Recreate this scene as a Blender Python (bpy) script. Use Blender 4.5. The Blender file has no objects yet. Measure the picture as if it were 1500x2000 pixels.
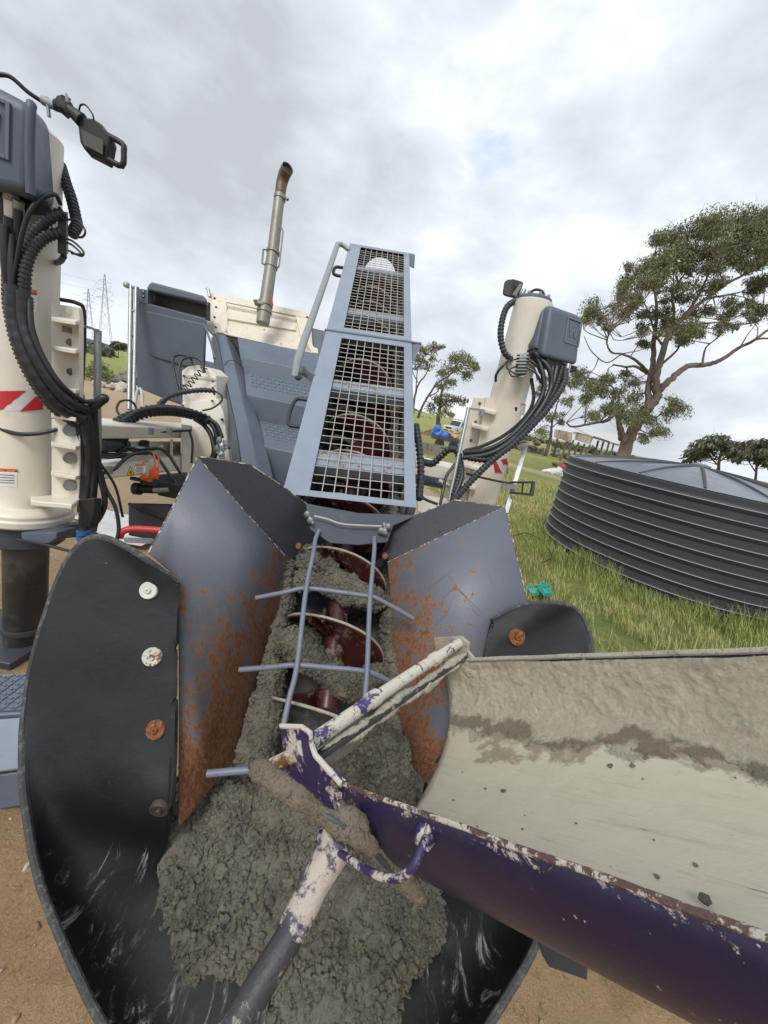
import bpy, bmesh, math, random
import numpy as np
from mathutils import Matrix, Vector
random.seed(7)
rng = np.random.default_rng(7)
S = bpy.context.scene
COL = S.collection

# ------------------------------------------------------------ camera
FP = 730.0                       # focal length in photo pixels (photo 1500 x 2000)
PITCH, ROLL, CAMH = math.radians(15.8), math.radians(11.5), 2.0
_F = np.array([0, math.cos(PITCH), -math.sin(PITCH)])
_U = np.array([0, math.sin(PITCH), math.cos(PITCH)])
_R = np.array([1.0, 0, 0])
CX = math.cos(ROLL) * _R + math.sin(ROLL) * _U
CY = -math.sin(ROLL) * _R + math.cos(ROLL) * _U
CC = np.array([0, 0, CAMH])
cam = bpy.data.cameras.new('camera')
cam.sensor_fit = 'VERTICAL'
cam.sensor_height = 36.0
cam.lens = 36.0 * FP / 2000.0
cam.clip_start = 0.05
cam.clip_end = 9000
co = bpy.data.objects.new('camera', cam)
COL.objects.link(co)
m = Matrix.Identity(4)
for i in range(3):
    m[i][0], m[i][1], m[i][2], m[i][3] = CX[i], CY[i], -_F[i], CC[i]
co.matrix_world = m
S.camera = co


def ray(u, v):
    return _F + CX * (u - 750) / FP - CY * (v - 1000) / FP


def at(u, v, d):
    return CC + ray(u, v) * d


def atZ(u, v, z=0.0):
    k = ray(u, v)
    return CC + k * ((z - CAMH) / k[2])


def atY(u, v, y):
    k = ray(u, v)
    return CC + k * (y / k[1])


def hit(u, v, P0, N):
    k = ray(u, v)
    return CC + k * (np.dot(np.array(P0) - CC, N) / np.dot(k, N))


def depth(P):
    return float(np.dot(np.array(P) - CC, _F))


# ------------------------------------------------------------ render / world / sun
S.view_settings.view_transform = 'Standard'
S.view_settings.look = 'None'
S.view_settings.exposure = 0.58
S.view_settings.gamma = 1.0
SUN_EL, SUN_AZ = math.radians(52), math.radians(200)    # azimuth from +Y clockwise
w = bpy.data.worlds.new('World')
S.world = w
w.use_nodes = True
nt = w.node_tree
nt.nodes.clear()
N_ = nt.nodes.new
L_ = nt.links.new
out = N_('ShaderNodeOutputWorld')
bg = N_('ShaderNodeBackground')
bg.inputs[1].default_value = 0.1
sky = N_('ShaderNodeTexSky')
sky.sky_type = 'NISHITA'
sky.sun_disc = False
sky.sun_elevation = SUN_EL
sky.sun_rotation = SUN_AZ
sky.air_density = 1.0
tc = N_('ShaderNodeTexCoord')


def wmath(op, a, b=None, c=None, clamp=False):
    n = N_('ShaderNodeMath')
    n.operation = op
    n.use_clamp = clamp
    for i, x in enumerate((a, b, c)):
        if x is None:
            continue
        if isinstance(x, (int, float)):
            n.inputs[i].default_value = x
        else:
            L_(x, n.inputs[i])
    return n.outputs[0]


# cloud deck: project the direction on a plane overhead so clouds shrink to the horizon
cmb = N_('ShaderNodeMapping')
cmb.inputs['Scale'].default_value = (1, 1, 1.9)
L_(tc.outputs['Generated'], cmb.inputs[0])


def wnoise(scale, detail, off, dist=0.0, rough=0.55):
    mp = N_('ShaderNodeMapping')
    mp.inputs['Location'].default_value = off
    L_(cmb.outputs[0], mp.inputs[0])
    n = N_('ShaderNodeTexNoise')
    n.inputs['Scale'].default_value = scale
    n.inputs['Detail'].default_value = detail
    n.inputs['Roughness'].default_value = rough
    n.inputs['Distortion'].default_value = dist
    L_(mp.outputs[0], n.inputs['Vector'])
    return n.outputs[0]


def blob(u, v, pw):
    """soft lobe of the cloud deck around the direction seen at a photo pixel"""
    d = ray(u, v)
    d = d / np.linalg.norm(d)
    vm = N_('ShaderNodeVectorMath')
    vm.operation = 'DOT_PRODUCT'
    L_(tc.outputs['Generated'], vm.inputs[0])
    vm.inputs[1].default_value = d
    return wmath('POWER', wmath('MAXIMUM', vm.outputs['Value'], 0.0), pw)


n1 = wnoise(2.3, 7, (3.1, 1.7, 0), 0.0, 0.5)
n2 = wnoise(6.0, 8, (8.1, 4.7, 0), 0.1, 0.56)
shade = wmath('ADD', wmath('MULTIPLY', n1, 1.15), wmath('MULTIPLY', n2, 0.75))
shade = wmath('SUBTRACT', shade, 0.33)
for u, v, pw, g in ((850, 300, 40, .22), (720, 130, 18, -.20), (420, 60, 14, -.04), (400, 330, 45, -.07), (1420, 480, 9, .14),
                    (1080, 500, 60, .07), (200, 640, 50, .16), (560, 420, 60, .06), (1300, 150, 30, .09), (100, 150, 20, .07), (1430, 30, 60, -.08)):
    shade = wmath('ADD', shade, wmath('MULTIPLY', blob(u, v, pw), g))
rmp = N_('ShaderNodeValToRGB')
L_(shade, rmp.inputs[0])
cr = rmp.color_ramp
cr.elements[0].position = .36
cr.elements[0].color = (.315, .335, .362, 1)
cr.elements[1].position = .98
cr.elements[1].color = (.60, .625, .665, 1)
e = cr.elements.new(.55)
e.color = (.38, .407, .44, 1)
e = cr.elements.new(.74)
e.color = (.45, .485, .53, 1)
mul = N_('ShaderNodeVectorMath')
mul.operation = 'SCALE'
L_(rmp.outputs[0], mul.inputs[0])
mul.inputs['Scale'].default_value = 12.4
# gaps of blue between the clouds
gapn = wmath('ADD', wnoise(5.5, 7, (1.2, 9.3, 0), 0.5), wmath('MULTIPLY', blob(945, 315, 420), .30))
gapn = wmath('ADD', gapn, wmath('MULTIPLY', blob(200, 700, 250), .18))
gapn = wmath('ADD', gapn, wmath('MULTIPLY', blob(900, 830, 200), .16))
mr = N_('ShaderNodeMapRange')
L_(gapn, mr.inputs[0])
mr.inputs[1].default_value = .68
mr.inputs[2].default_value = .92
mr.inputs[3].default_value = 0
mr.inputs[4].default_value = .55
mx = N_('ShaderNodeMix')
mx.data_type = 'RGBA'
L_(mr.outputs[0], mx.inputs[0])
L_(mul.outputs[0], mx.inputs[6])
sks = N_('ShaderNodeVectorMath')
sks.operation = 'SCALE'
L_(sky.outputs[0], sks.inputs[0])
sks.inputs['Scale'].default_value = 2.0
L_(sks.outputs[0], mx.inputs[7])
L_(mx.outputs[2], bg.inputs[0])
L_(bg.outputs[0], out.inputs[0])

sl = bpy.data.lights.new('sun', 'SUN')
sl.energy = 1.5
sl.angle = math.radians(22)
sl.color = (1, .965, .91)
so = bpy.data.objects.new('sun', sl)
COL.objects.link(so)
sd = Vector((math.sin(SUN_AZ) * math.cos(SUN_EL), math.cos(SUN_AZ) * math.cos(SUN_EL), math.sin(SUN_EL)))
so.rotation_euler = sd.to_track_quat('Z', 'Y').to_euler()


# ------------------------------------------------------------ materials
def lin(r, g=None, b=None, k=1.0):
    if g is None:
        r, g, b = r
    f = lambda c: ((c / 255 + .055) / 1.055) ** 2.4 if c > 10 else c / 255 / 12.92
    return (f(r) * k, f(g) * k, f(b) * k, 1)


class MatB:
    def __init__(s, name, base, rough=.6, metal=0.0, spec=.5, coord='Object'):
        s.m = bpy.data.materials.new(name)
        s.m.use_nodes = True
        s.nt = s.m.node_tree
        s.b = s.nt.nodes['Principled BSDF']
        s.co = s.n('ShaderNodeTexCoord').outputs[coord]
        s.col = s.rgb(base)
        s.rg = s.val(rough)
        s.b.inputs['Metallic'].default_value = metal
        s.b.inputs['Specular IOR Level'].default_value = spec
        s.hgt = None

    def n(s, t):
        return s.nt.nodes.new(t)

    def l(s, a, b):
        s.nt.links.new(a, b)

    def rgb(s, c):
        x = s.n('ShaderNodeRGB')
        x.outputs[0].default_value = (c[0], c[1], c[2], 1)
        return x.outputs[0]

    def val(s, c):
        x = s.n('ShaderNodeValue')
        x.outputs[0].default_value = c
        return x.outputs[0]

    def math(s, op, a, b=None, clamp=False):
        x = s.n('ShaderNodeMath')
        x.operation = op
        x.use_clamp = clamp
        for i, q in enumerate((a, b)):
            if q is None:
                continue
            if isinstance(q, (int, float)):
                x.inputs[i].default_value = q
            else:
                s.l(q, x.inputs[i])
        return x.outputs[0]

    def mp(s, stretch=(1, 1, 1), rot=(0, 0, 0), off=(0, 0, 0)):
        x = s.n('ShaderNodeMapping')
        x.inputs['Scale'].default_value = stretch
        x.inputs['Rotation'].default_value = rot
        x.inputs['Location'].default_value = off
        s.l(s.co, x.inputs[0])
        return x.outputs[0]

    def noise(s, scale, detail=5, rough=.6, dist=0.0, stretch=(1, 1, 1), rot=(0, 0, 0), off=(0, 0, 0)):
        x = s.n('ShaderNodeTexNoise')
        x.inputs['Scale'].default_value = scale
        x.inputs['Detail'].default_value = detail
        x.inputs['Roughness'].default_value = rough
        x.inputs['Distortion'].default_value = dist
        s.l(s.mp(stretch, rot, off), x.inputs['Vector'])
        return x.outputs[0]

    def vor(s, scale, stretch=(1, 1, 1), off=(0, 0, 0), feat='F1', rot=(0, 0, 0)):
        x = s.n('ShaderNodeTexVoronoi')
        x.feature = feat
        x.inputs['Scale'].default_value = scale
        s.l(s.mp(stretch, rot, off), x.inputs['Vector'])
        return x.outputs['Distance']

    def grad(s, vec, off):
        x = s.n('ShaderNodeVectorMath')
        x.operation = 'DOT_PRODUCT'
        s.l(s.co, x.inputs[0])
        x.inputs[1].default_value = vec
        return s.math('ADD', x.outputs['Value'], off)

    def rng(s, v, lo, hi, a=0.0, b=1.0):
        x = s.n('ShaderNodeMapRange')
        x.interpolation_type = 'SMOOTHSTEP'
        s.l(v, x.inputs[0])
        for i, q in enumerate((lo, hi, a, b)):
            x.inputs[i + 1].default_value = q
        return x.outputs[0]

    def lay(s, mask, col, rough=None, amt=1.0):
        if amt != 1.0:
            mask = s.math('MULTIPLY', mask, amt)
        x = s.n('ShaderNodeMix')
        x.data_type = 'RGBA'
        s.l(mask, x.inputs[0])
        s.l(s.col, x.inputs[6])
        if isinstance(col, tuple):
            col = s.rgb(col)
        s.l(col, x.inputs[7])
        s.col = x.outputs[2]
        if rough is not None:
            y = s.n('ShaderNodeMix')
            y.data_type = 'FLOAT'
            s.l(mask, y.inputs[0])
            s.l(s.rg, y.inputs[2])
            y.inputs[3].default_value = rough
            s.rg = y.outputs[0]
        return s

    def bump(s, h, dist=.002, strength=1.0):
        x = s.n('ShaderNodeBump')
        x.inputs['Distance'].default_value = dist
        x.inputs['Strength'].default_value = strength
        s.l(h, x.inputs['Height'])
        if s.hgt is not None:
            s.l(s.hgt, x.inputs['Normal'])
        s.hgt = x.outputs[0]
        return s

    def done(s):
        s.l(s.col, s.b.inputs['Base Color'])
        s.l(s.rg, s.b.inputs['Roughness'])
        if s.hgt is not None:
            s.l(s.hgt, s.b.inputs['Normal'])
        return s.m


RUST = (.215, .086, .034)
RUSTD = (.12, .035, .015)


def paint(name, base, rough=.42, dirt=.35, rust=None, bump=.0006, dirtc=(.16, .13, .10), metal=0.0, dscale=3.0):
    a = MatB(name, base, rough, metal)
    a.lay(a.rng(a.noise(dscale, 6, .65), .42, .72), (base[0] * .80, base[1] * .80, base[2] * .82), rough + .12, .7)
    a.lay(a.rng(a.noise(dscale * 6, 5, .7, stretch=(1, 1, .35), off=(4, 2, 1)), .56, .80), dirtc, .8, dirt)
    a.lay(a.rng(a.noise(90, 3, .6, off=(2, 9, 1)), .70, .76), dirtc, .8, dirt)
    if rust:
        lo, sc = rust
        a.lay(a.rng(a.noise(sc, 8, .72, .3), lo, lo + .05), RUST, .85, .9)
        a.lay(a.rng(a.noise(sc * 1.7, 8, .72, off=(3, 3, 1)), lo + .04, lo + .08), RUSTD, .85, .9)
    a.bump(a.noise(60, 4, .6), bump)
    return a.done()


M = {}
M['blue'] = paint('blue_grey_paint', (.24, .285, .345), .40, .25, (.70, 14), .0005)
M['bluedark'] = paint('blue_grey_plastic', (.085, .108, .142), .48, .12, None, .0004)
M['bluemid'] = paint('blue_grey_moulding', (.118, .146, .188), .45, .15, None, .0004)
M['white'] = paint('cream_white_paint', (.74, .70, .60), .38, .45, (.68, 16), .0004, (.36, .31, .24), dscale=1.6)
M['whiterust'] = paint('rust_spotted_cream_paint', (.72, .66, .54), .45, .35, (.60, 22), .0006, (.42, .32, .2))
M['galv'] = paint('galvanised_steel', (.36, .38, .38), .38, .3, (.78, 20), .0004, (.16, .16, .15), .6, 30)
M['wire'] = paint('galvanised_mesh_wire', (.43, .42, .375), .5, .5, (.68, 30), .0002, (.25, .22, .17), .15, 25)
M['hose'] = paint('black_rubber_hose', (.018, .019, .022), .38, .5, None, .0004, (.08, .075, .07), dscale=12)
M['hosecover'] = paint('ribbed_hose_sleeve', (.028, .031, .040), .42, .5, None, .0004, (.10, .10, .10), dscale=12)
M['black'] = paint('black_plastic', (.022, .023, .026), .5, .4, None, .0004, (.09, .09, .09))
M['darkmetal'] = paint('dark_steel', (.06, .065, .075), .45, .4, (.72, 16), .0005, (.12, .11, .10), .3)
M['gunmetal'] = paint('blue_black_painted_steel', (.055, .066, .085), .5, .45, (.73, 12), .0006, (.16, .16, .16))
M['red'] = paint('red_paint', (.52, .035, .03), .4, .2)
M['redtape'] = paint('red_reflective_tape', (.52, .02, .03), .35, .1)
M['whitetape'] = paint('silver_reflective_tape', (.62, .62, .62), .35, .1)
M['orange'] = paint('orange_print', (.75, .16, .03), .5, .05)
M['yellow'] = paint('yellow_print', (.80, .52, .02), .5, .05)
M['paper'] = paint('white_sticker', (.78, .78, .75), .5, .12)
M['ink'] = paint('black_ink', (.02, .02, .02), .5, 0)
M['lens'] = paint('work_lamp_lens', (.09, .09, .08), .15, .3, dscale=30)
M['lamp_white'] = paint('pale_lamp_face', (.55, .56, .56), .4, .1)
M['rubberblue'] = paint('blue_cable_tie', (.04, .12, .35), .5, .1)
M['teal'] = paint('teal_plastic', (.07, .42, .32), .4, .2)
M['bluetarp'] = paint('blue_tarpaulin', (.04, .20, .55), .5, .2)
M['tan'] = paint('tan_timber_scraps', (.48, .34, .18), .8, .4)
M['barkbits'] = paint('grey_timber', (.22, .19, .16), .85, .4)
M['stonew'] = paint('pale_rubble', (.50, .44, .38), .9, .4, None, .01)
M['orangecord'] = paint('orange_cord', (.70, .13, .03), .6, .2)
M['glass'] = paint('vehicle_glass', (.05, .06, .07), .12, .05)
M['vanwhite'] = paint('white_vehicle_paint', (.70, .71, .70), .35, .1)
M['zinc'] = paint('zinc_roof_sheet', (.62, .62, .60), .45, .3)
M['soot'] = paint('heat_stained_steel', (.16, .12, .085), .5, .6, None, .0005, (.05, .04, .03), .5, 8)
M['boltw'] = None

# exhaust tube: weathered galvanised / stainless
a = MatB('weathered_exhaust_steel', (.27, .26, .22), .48, .4)
a.lay(a.rng(a.noise(5, 6, .7, stretch=(1, 1, .4)), .45, .75), (.17, .15, .12), .6, .7)
a.lay(a.rng(a.noise(14, 5, .7, off=(4, 1, 1)), .68, .74), RUST, .8, .8)
M['exhaust'] = a.done()

# hopper steel, left and right: rust rising from the trough, in run-off streaks
def hopper_steel(name, vec, off, rot, big):
    a = MatB(name, (.138, .152, .186), .44, 0.0)
    a.lay(a.rng(a.noise(2.2, 5, .6), .45, .7), (.106, .118, .147), .5, .8)
    st = a.noise(24, 9, .72, .5, stretch=(1, 1, .26), rot=rot)
    st2 = a.noise(6, 5, .6, .3, stretch=(1, 1, .7), rot=rot, off=(5, 1, 2))
    g = a.grad(vec, off)
    st3 = a.noise(75, 8, .75, .6, stretch=(1, 1, .22), rot=rot, off=(7, 3, 1))
    g = a.math('ADD', g, a.math('MULTIPLY', a.math('SUBTRACT', st3, .5), 1.1))
    fld = a.math('ADD', a.math('ADD', a.math('MULTIPLY', a.math('SUBTRACT', st, .5), 1.5), a.math('MULTIPLY', a.math('SUBTRACT', st2, .5), 1.3)), a.math('ADD', g, .75))
    a.lay(a.rng(fld, .86, 1.02), (.24, .165, .11), .8, .60)
    a.lay(a.rng(fld, 1.00, 1.05), RUST, .88, .95)
    a.lay(a.rng(a.math('ADD', a.math('MULTIPLY', a.noise(45, 6, .75, off=(2, 2, 2)), .5), fld), 1.38, 1.56), (.15, .046, .020), .9, .9)
    a.lay(a.math('MULTIPLY', a.rng(fld, 1.02, 1.12), a.rng(a.noise(120, 7, .8, stretch=(1, 1, .25), rot=rot, off=(1, 8, 1)), .46, .60)), (.30, .17, .09), .9, .75)
    # scratches
    for rr, o in (((.2, .5, .6), 1), ((.9, .1, 1.9), 4)):
        sc = a.noise(34, 3, .5, 1.2, stretch=(1, .05, 1), rot=rr, off=(o, o, 0))
        a.lay(a.rng(sc, .735, .75), (.26, .15, .07), .7, .75)
    a.lay(a.rng(a.noise(130, 3, .6, stretch=(1, 1, .4), rot=rot), .71, .75), (.03, .025, .03), .7, .85)
    a.bump(a.noise(80, 5, .7), .0008)
    a.bump(fld, .0012, .5)
    return a.done()


M['wingL'] = hopper_steel('rusting_blue_hopper_steel', (.85, -.10, -.62), 1.40, (.0, .35, 0), 1)
M['wingR'] = hopper_steel('rusting_blue_hopper_steel_far', (-1.0, .1, -.75), 1.24, (.0, -.45, 0), 1)
a = MatB('splashed_shaded_hopper_steel', (.026, .028, .037), .5)  # back plates: hopper steel with its shade put into a near-black base
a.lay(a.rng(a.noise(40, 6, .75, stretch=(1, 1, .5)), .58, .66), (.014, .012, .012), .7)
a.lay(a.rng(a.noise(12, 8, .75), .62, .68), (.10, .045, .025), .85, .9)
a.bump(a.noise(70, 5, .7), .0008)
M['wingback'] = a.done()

a = MatB('black_rubber_sheet', (.026, .029, .033), .55, spec=.28)
a.lay(a.rng(a.noise(3, 6, .65), .4, .7), (.016, .019, .021), .55, .9)
wet = a.math('ADD', a.grad((0, -.25, -1.0), 1.22), a.math('MULTIPLY', a.math('SUBTRACT', a.noise(4, 6, .65, off=(3, 1, 5)), .5), .7))
a.lay(a.rng(wet, .12, .34), (.0065, .0085, .008), .6, .92)
a.lay(a.rng(a.noise(26, 6, .75, .5, stretch=(1, .3, 1)), .64, .74), (.07, .075, .08), .6, .55)
g = a.grad((0, -.55, -1.0), 1.12)         # cement milk low on the sheet
spl = a.noise(13, 9, .75, 1.2, stretch=(1.6, .5, .5), rot=(0, 0, .7))
fld = a.math('ADD', a.math('MULTIPLY', spl, 1.0), a.math('MINIMUM', g, .17))
a.lay(a.rng(fld, .755, .78), (.33, .36, .33), .8, .9)
a.lay(a.rng(fld, .68, .77), (.09, .10, .092), .7, .5)
a.lay(a.rng(a.noise(60, 4, .7, off=(7, 7, 7)), .745, .77), (.3, .31, .29), .8, .7)
a.bump(a.noise(28, 6, .7, .8), .0022)
M['rubber'] = a.done()
a = MatB('cut_rubber_edge', (.05, .053, .055), .7)
a.lay(a.rng(a.noise(45, 6, .75), .5, .62), (.17, .165, .14), .9, .7)
a.bump(a.noise(120, 5, .7), .003)
M['rubberedge'] = a.done()


def rusty_washer(name, base, lo):
    a = MatB(name, base, .6)
    a.lay(a.rng(a.noise(55, 8, .75), lo, lo + .05), RUST, .9)
    a.lay(a.rng(a.noise(90, 6, .75, off=(3, 1, 1)), lo + .06, lo + .12), RUSTD, .9, .8)
    a.bump(a.noise(200, 4, .7), .0006)
    return a.done()


M['boltA'] = rusty_washer('pitted_white_washer', (.62, .62, .58), .63)
M['boltB'] = rusty_washer('half_rusted_washer', (.60, .58, .52), .50)
M['boltC'] = rusty_washer('rusted_washer', (.34, .15, .08), .42)
M['boltD'] = rusty_washer('dark_brown_washer', (.048, .036, .030), .66)

a = MatB('wet_auger_steel', (.060, .016, .014), .26)
a.lay(a.rng(a.noise(6, 6, .7), .48, .7), (.028, .009, .010), .2, .8)
a.lay(a.rng(a.noise(40, 7, .75, stretch=(1, .3, 1)), .60, .68), (.18, .16, .13), .7, .7)
a.lay(a.rng(a.noise(11, 9, .78, off=(4, 4, 1)), .56, .60), (.17, .155, .12), .8, .85)
a.bump(a.noise(50, 5, .7), .0006)
M['auger'] = a.done()
a = MatB('worn_flight_edge', (.36, .34, .27), .6)
a.lay(a.rng(a.noise(40, 6, .75), .5, .6), (.25, .22, .17), .7, .8)
M['flightedge'] = a.done()


def concrete(name, hi, lo, wet, bump=1.0):
    a = MatB(name, hi, .78)
    a.lay(a.rng(a.noise(9, 7, .7), .42, .66), lo, wet)
    a.lay(a.rng(a.noise(150, 4, .7), .55, .7), (lo[0] * .55, lo[1] * .55, lo[2] * .55), .6, .6)
    a.lay(a.rng(a.noise(260, 3, .6, off=(1, 5, 2)), .64, .7), (hi[0] * 1.35, hi[1] * 1.33, hi[2] * 1.3), .8, .6)
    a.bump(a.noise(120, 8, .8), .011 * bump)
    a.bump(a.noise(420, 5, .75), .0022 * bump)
    a.lay(a.rng(a.noise(120, 8, .8), .47, .38), (lo[0] * .4, lo[1] * .4, lo[2] * .4), .8, .8)  # pits of the bump darkened, crevice shade put into the colour
    return a.done()


M['concrete'] = concrete('wet_concrete', (.190, .174, .132), (.108, .098, .074), .7, .6)
M['crust'] = concrete('dried_concrete_crust', (.50, .46, .37), (.36, .33, .26), .85, .5)
M['crustpink'] = concrete('pinkish_dried_concrete', (.52, .45, .38), (.36, .31, .26), .85, .5)
M['crustbrown'] = concrete('brownish_wet_concrete_coating', (.27, .225, .165), (.17, .14, .10), .8, .6)

# dirty chute rim / end fittings: purple showing through cement
def chipped(name, base, lo, cem=(.52, .48, .41), rl=None, sc=14):
    a = MatB(name, base, .38)
    a.lay(a.rng(a.noise(sc, 9, .75, .4), lo, lo + .05), cem, .85)
    a.lay(a.rng(a.noise(26, 9, .75, .4, off=(3, 7, 1)), max(.60, rl or lo + .14), max(.60, rl or lo + .14) + .04), RUST, .9, .9)
    a.bump(a.noise(sc, 9, .75, .4), .003)
    a.bump(a.noise(150, 4, .7), .001)
    return a.done()


PURPLE = (.0165, .0105, .044)
M['purplechip'] = chipped('chipped_purple_paint', (.034, .021, .095), .52)
M['cempipe'] = chipped('cement_covered_pipe', (.055, .04, .14), .42, (.56, .52, .45))
M['rimedge'] = chipped('scraped_rim_edge', (.10, .055, .05), .50, (.50, .46, .40), .60, 48)
M['rustpipe'] = chipped('rusty_pipe_stub', (.16, .072, .036), .47, (.55, .48, .38))
M['handle_dark'] = chipped('dark_worn_tool_shaft', (.040, .040, .046), .55, (.30, .27, .24))
M['handle_pink'] = chipped('cement_coated_tool_shaft', (.075, .07, .10), .455, (.46, .40, .345))


def tank_mat():
    a = MatB('charcoal_polyethylene', (.042, .048, .056), .50)
    a.lay(a.rng(a.noise(1.2, 6, .6), .42, .7), (.032, .036, .042), .55, .7)
    a.lay(a.rng(a.noise(220, 2, .5), .5, .8), (.075, .082, .09), .6, .6)
    a.bump(a.noise(180, 2, .6), .0015)
    return a.done()


M['tank'] = tank_mat()
a = MatB('sky_sheen_roof_polyethylene', (.165, .185, .215), .30)  # paler than the charcoal wall: sky reflection put into the roof colour
a.lay(a.rng(a.noise(2, 6, .7), .45, .7), (.13, .148, .175), .38, .7)
a.bump(a.noise(120, 2, .6), .0008)
M['tankroof'] = a.done()
M['tankrib'] = paint('skylit_rib_edge', (.38, .40, .44), .5, .3, None, .0004, (.07, .07, .08))  # sky light on the rib ledges, put into a paler bead colour


def bark(name, c1, c2):
    a = MatB(name, c1, .9)
    a.lay(a.rng(a.noise(1.6, 7, .7, .4, stretch=(1, 1, .25)), .42, .62), c2, .9)
    a.lay(a.rng(a.noise(5, 6, .7, off=(3, 3, 1), stretch=(1, 1, .4)), .55, .7), (c1[0] * .45, c1[1] * .42, c1[2] * .4), .9, .7)
    a.bump(a.noise(9, 6, .7, stretch=(1, 1, .3)), .04)
    return a.done()


M['bark'] = bark('gum_tree_bark', (.22, .175, .14), (.12, .095, .08))
M['barkdark'] = bark('dark_tree_bark', (.18, .14, .11), (.09, .07, .055))


def leafmat(name, cols):
    a = MatB(name, cols[0], .55)
    oi = a.n('ShaderNodeNewGeometry')
    r = oi.outputs['Random Per Island']
    a.lay(a.rng(r, .25, .45), cols[1], .5)
    a.lay(a.rng(r, .60, .95), cols[2], .5)
    a.lay(a.rng(a.noise(.55, 4, .6), .45, .65), cols[3], .55, .55)
    a.b.inputs['Transmission Weight'].default_value = 0
    return a.done()


M['leaf'] = leafmat('gum_leaves', [(.11, .135, .052), (.16, .175, .075), (.21, .21, .10), (.085, .105, .048)])
M['leaf2'] = leafmat('olive_gum_leaves', [(.14, .155, .065), (.19, .19, .085), (.24, .225, .11), (.115, .125, .058)])
M['leafdark'] = leafmat('dark_far_leaves', [(.075, .09, .048), (.095, .11, .058), (.12, .125, .07), (.062, .075, .045)])


# ------------------------------------------------------------ numpy noise for real relief
def _hash(i, j, k, s):
    h = (i * 374761393 + j * 668265263 + k * 2147483647 + s * 1274126177) & 0xFFFFFFFF
    h = ((h ^ (h >> 13)) * 1274126177) & 0xFFFFFFFF
    h = ((h ^ (h >> 16)) * 2246822519) & 0xFFFFFFFF
    return ((h ^ (h >> 15)) & 0xFFFFFF) / float(0xFFFFFF)


def vnoise(P, scale, seed=0):
    Q = np.asarray(P) * scale
    I = np.floor(Q).astype(np.int64)
    Fr = Q - I
    Fr = Fr * Fr * (3 - 2 * Fr)
    r = 0
    for dx in (0, 1):
        for dy in (0, 1):
            for dz in (0, 1):
                h = _hash(I[..., 0] + dx, I[..., 1] + dy, I[..., 2] + dz, seed)
                wgt = (Fr[..., 0] if dx else 1 - Fr[..., 0]) * (Fr[..., 1] if dy else 1 - Fr[..., 1]) * (Fr[..., 2] if dz else 1 - Fr[..., 2])
                r = r + h * wgt
    return r * 2 - 1


def fbm(P, scale, octv=4, seed=0, gain=.5):
    r, a_ = 0, 1.0
    for o in range(octv):
        r = r + a_ * vnoise(P, scale * 2 ** o, seed + o * 17)
        a_ *= gain
    return r


def worley(P, scale, seed=0):
    Q = np.asarray(P) * scale
    I = np.floor(Q).astype(np.int64)
    best = np.full(Q.shape[:-1], 9.0)
    for dx in (-1, 0, 1):
        for dy in (-1, 0, 1):
            for dz in (-1, 0, 1):
                c = (I[..., 0] + dx, I[..., 1] + dy, I[..., 2] + dz)
                d = 0
                for ax in range(3):
                    d = d + (c[ax] + _hash(*c, seed + ax * 31) - Q[..., ax]) ** 2
                best = np.minimum(best, d)
    return np.sqrt(best)


def lumps(P, big=.016, seed=0, s=1.0):
    """crumbly wet-concrete relief: rounded clods of three sizes"""
    W = P + .007 * np.stack([vnoise(P, 40 * s, seed + 5), vnoise(P, 40 * s, seed + 6), vnoise(P, 40 * s, seed + 7)], -1)
    d = big * 1.2 * fbm(P, 7 * s, 3, seed)
    dome = lambda x: np.sqrt(np.clip(1 - x * x, 0, 1)) - .7
    d = d + big * 1.1 * dome(worley(W, 26 * s, seed + 1))
    d = d + big * .7 * dome(worley(W, 60 * s, seed + 2))
    d = d + big * .40 * dome(worley(P, 130 * s, seed + 3))
    d = d + big * .12 * vnoise(P, 300 * s, seed + 4)
    return d


# ------------------------------------------------------------ mesh helpers
def nrm(v):
    v = np.asarray(v, float)
    return v / (np.linalg.norm(v) + 1e-12)


def catmull(pts, per=8):
    P = [np.asarray(p, float) for p in pts]
    if len(P) < 3:
        return P
    Q = [2 * P[0] - P[1]] + P + [2 * P[-1] - P[-2]]
    o = []
    for i in range(1, len(Q) - 2):
        for k in range(per):
            t = k / per
            o.append(.5 * ((2 * Q[i]) + (-Q[i - 1] + Q[i + 1]) * t + (2 * Q[i - 1] - 5 * Q[i] + 4 * Q[i + 1] - Q[i + 2]) * t * t + (-Q[i - 1] + 3 * Q[i] - 3 * Q[i + 1] + Q[i + 2]) * t ** 3))
    o.append(P[-1])
    return o


def ico(sub):
    bm = bmesh.new()
    bmesh.ops.create_icosphere(bm, subdivisions=sub, radius=1)
    V = np.array([v.co[:] for v in bm.verts])
    F_ = np.array([[v.index for v in f.verts] for f in bm.faces])
    bm.free()
    return V, F_


def clods(P, R, seed=0, sub=2, sink=.25, N=None):
    """real crumbs of concrete: one lumpy rounded body per point, as vertex and face arrays"""
    V, F_ = ico(sub)
    r_ = np.random.default_rng(seed)
    n = len(P)
    A = r_.normal(size=(n, 3, 3))
    Q, _ = np.linalg.qr(A)
    sc = 1 + .28 * r_.normal(size=(n, 1, 3)).clip(-1.2, 1.2)
    W = (V[None] * sc) @ Q
    off = r_.uniform(-50, 50, (n, 1, 3))
    k = 1 + .55 * fbm(V[None] * 1.0 + off, 1.7, 4, seed, .65)
    W = W * k[..., None] * np.asarray(R)[:, None, None] + np.asarray(P)[:, None]
    if N is not None:
        W = W - np.asarray(N)[:, None] * (np.asarray(R) * sink)[:, None, None]
    F2 = F_[None] + (np.arange(n) * len(V))[:, None, None]
    return W.reshape(-1, 3), F2.reshape(-1, 3)


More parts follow.
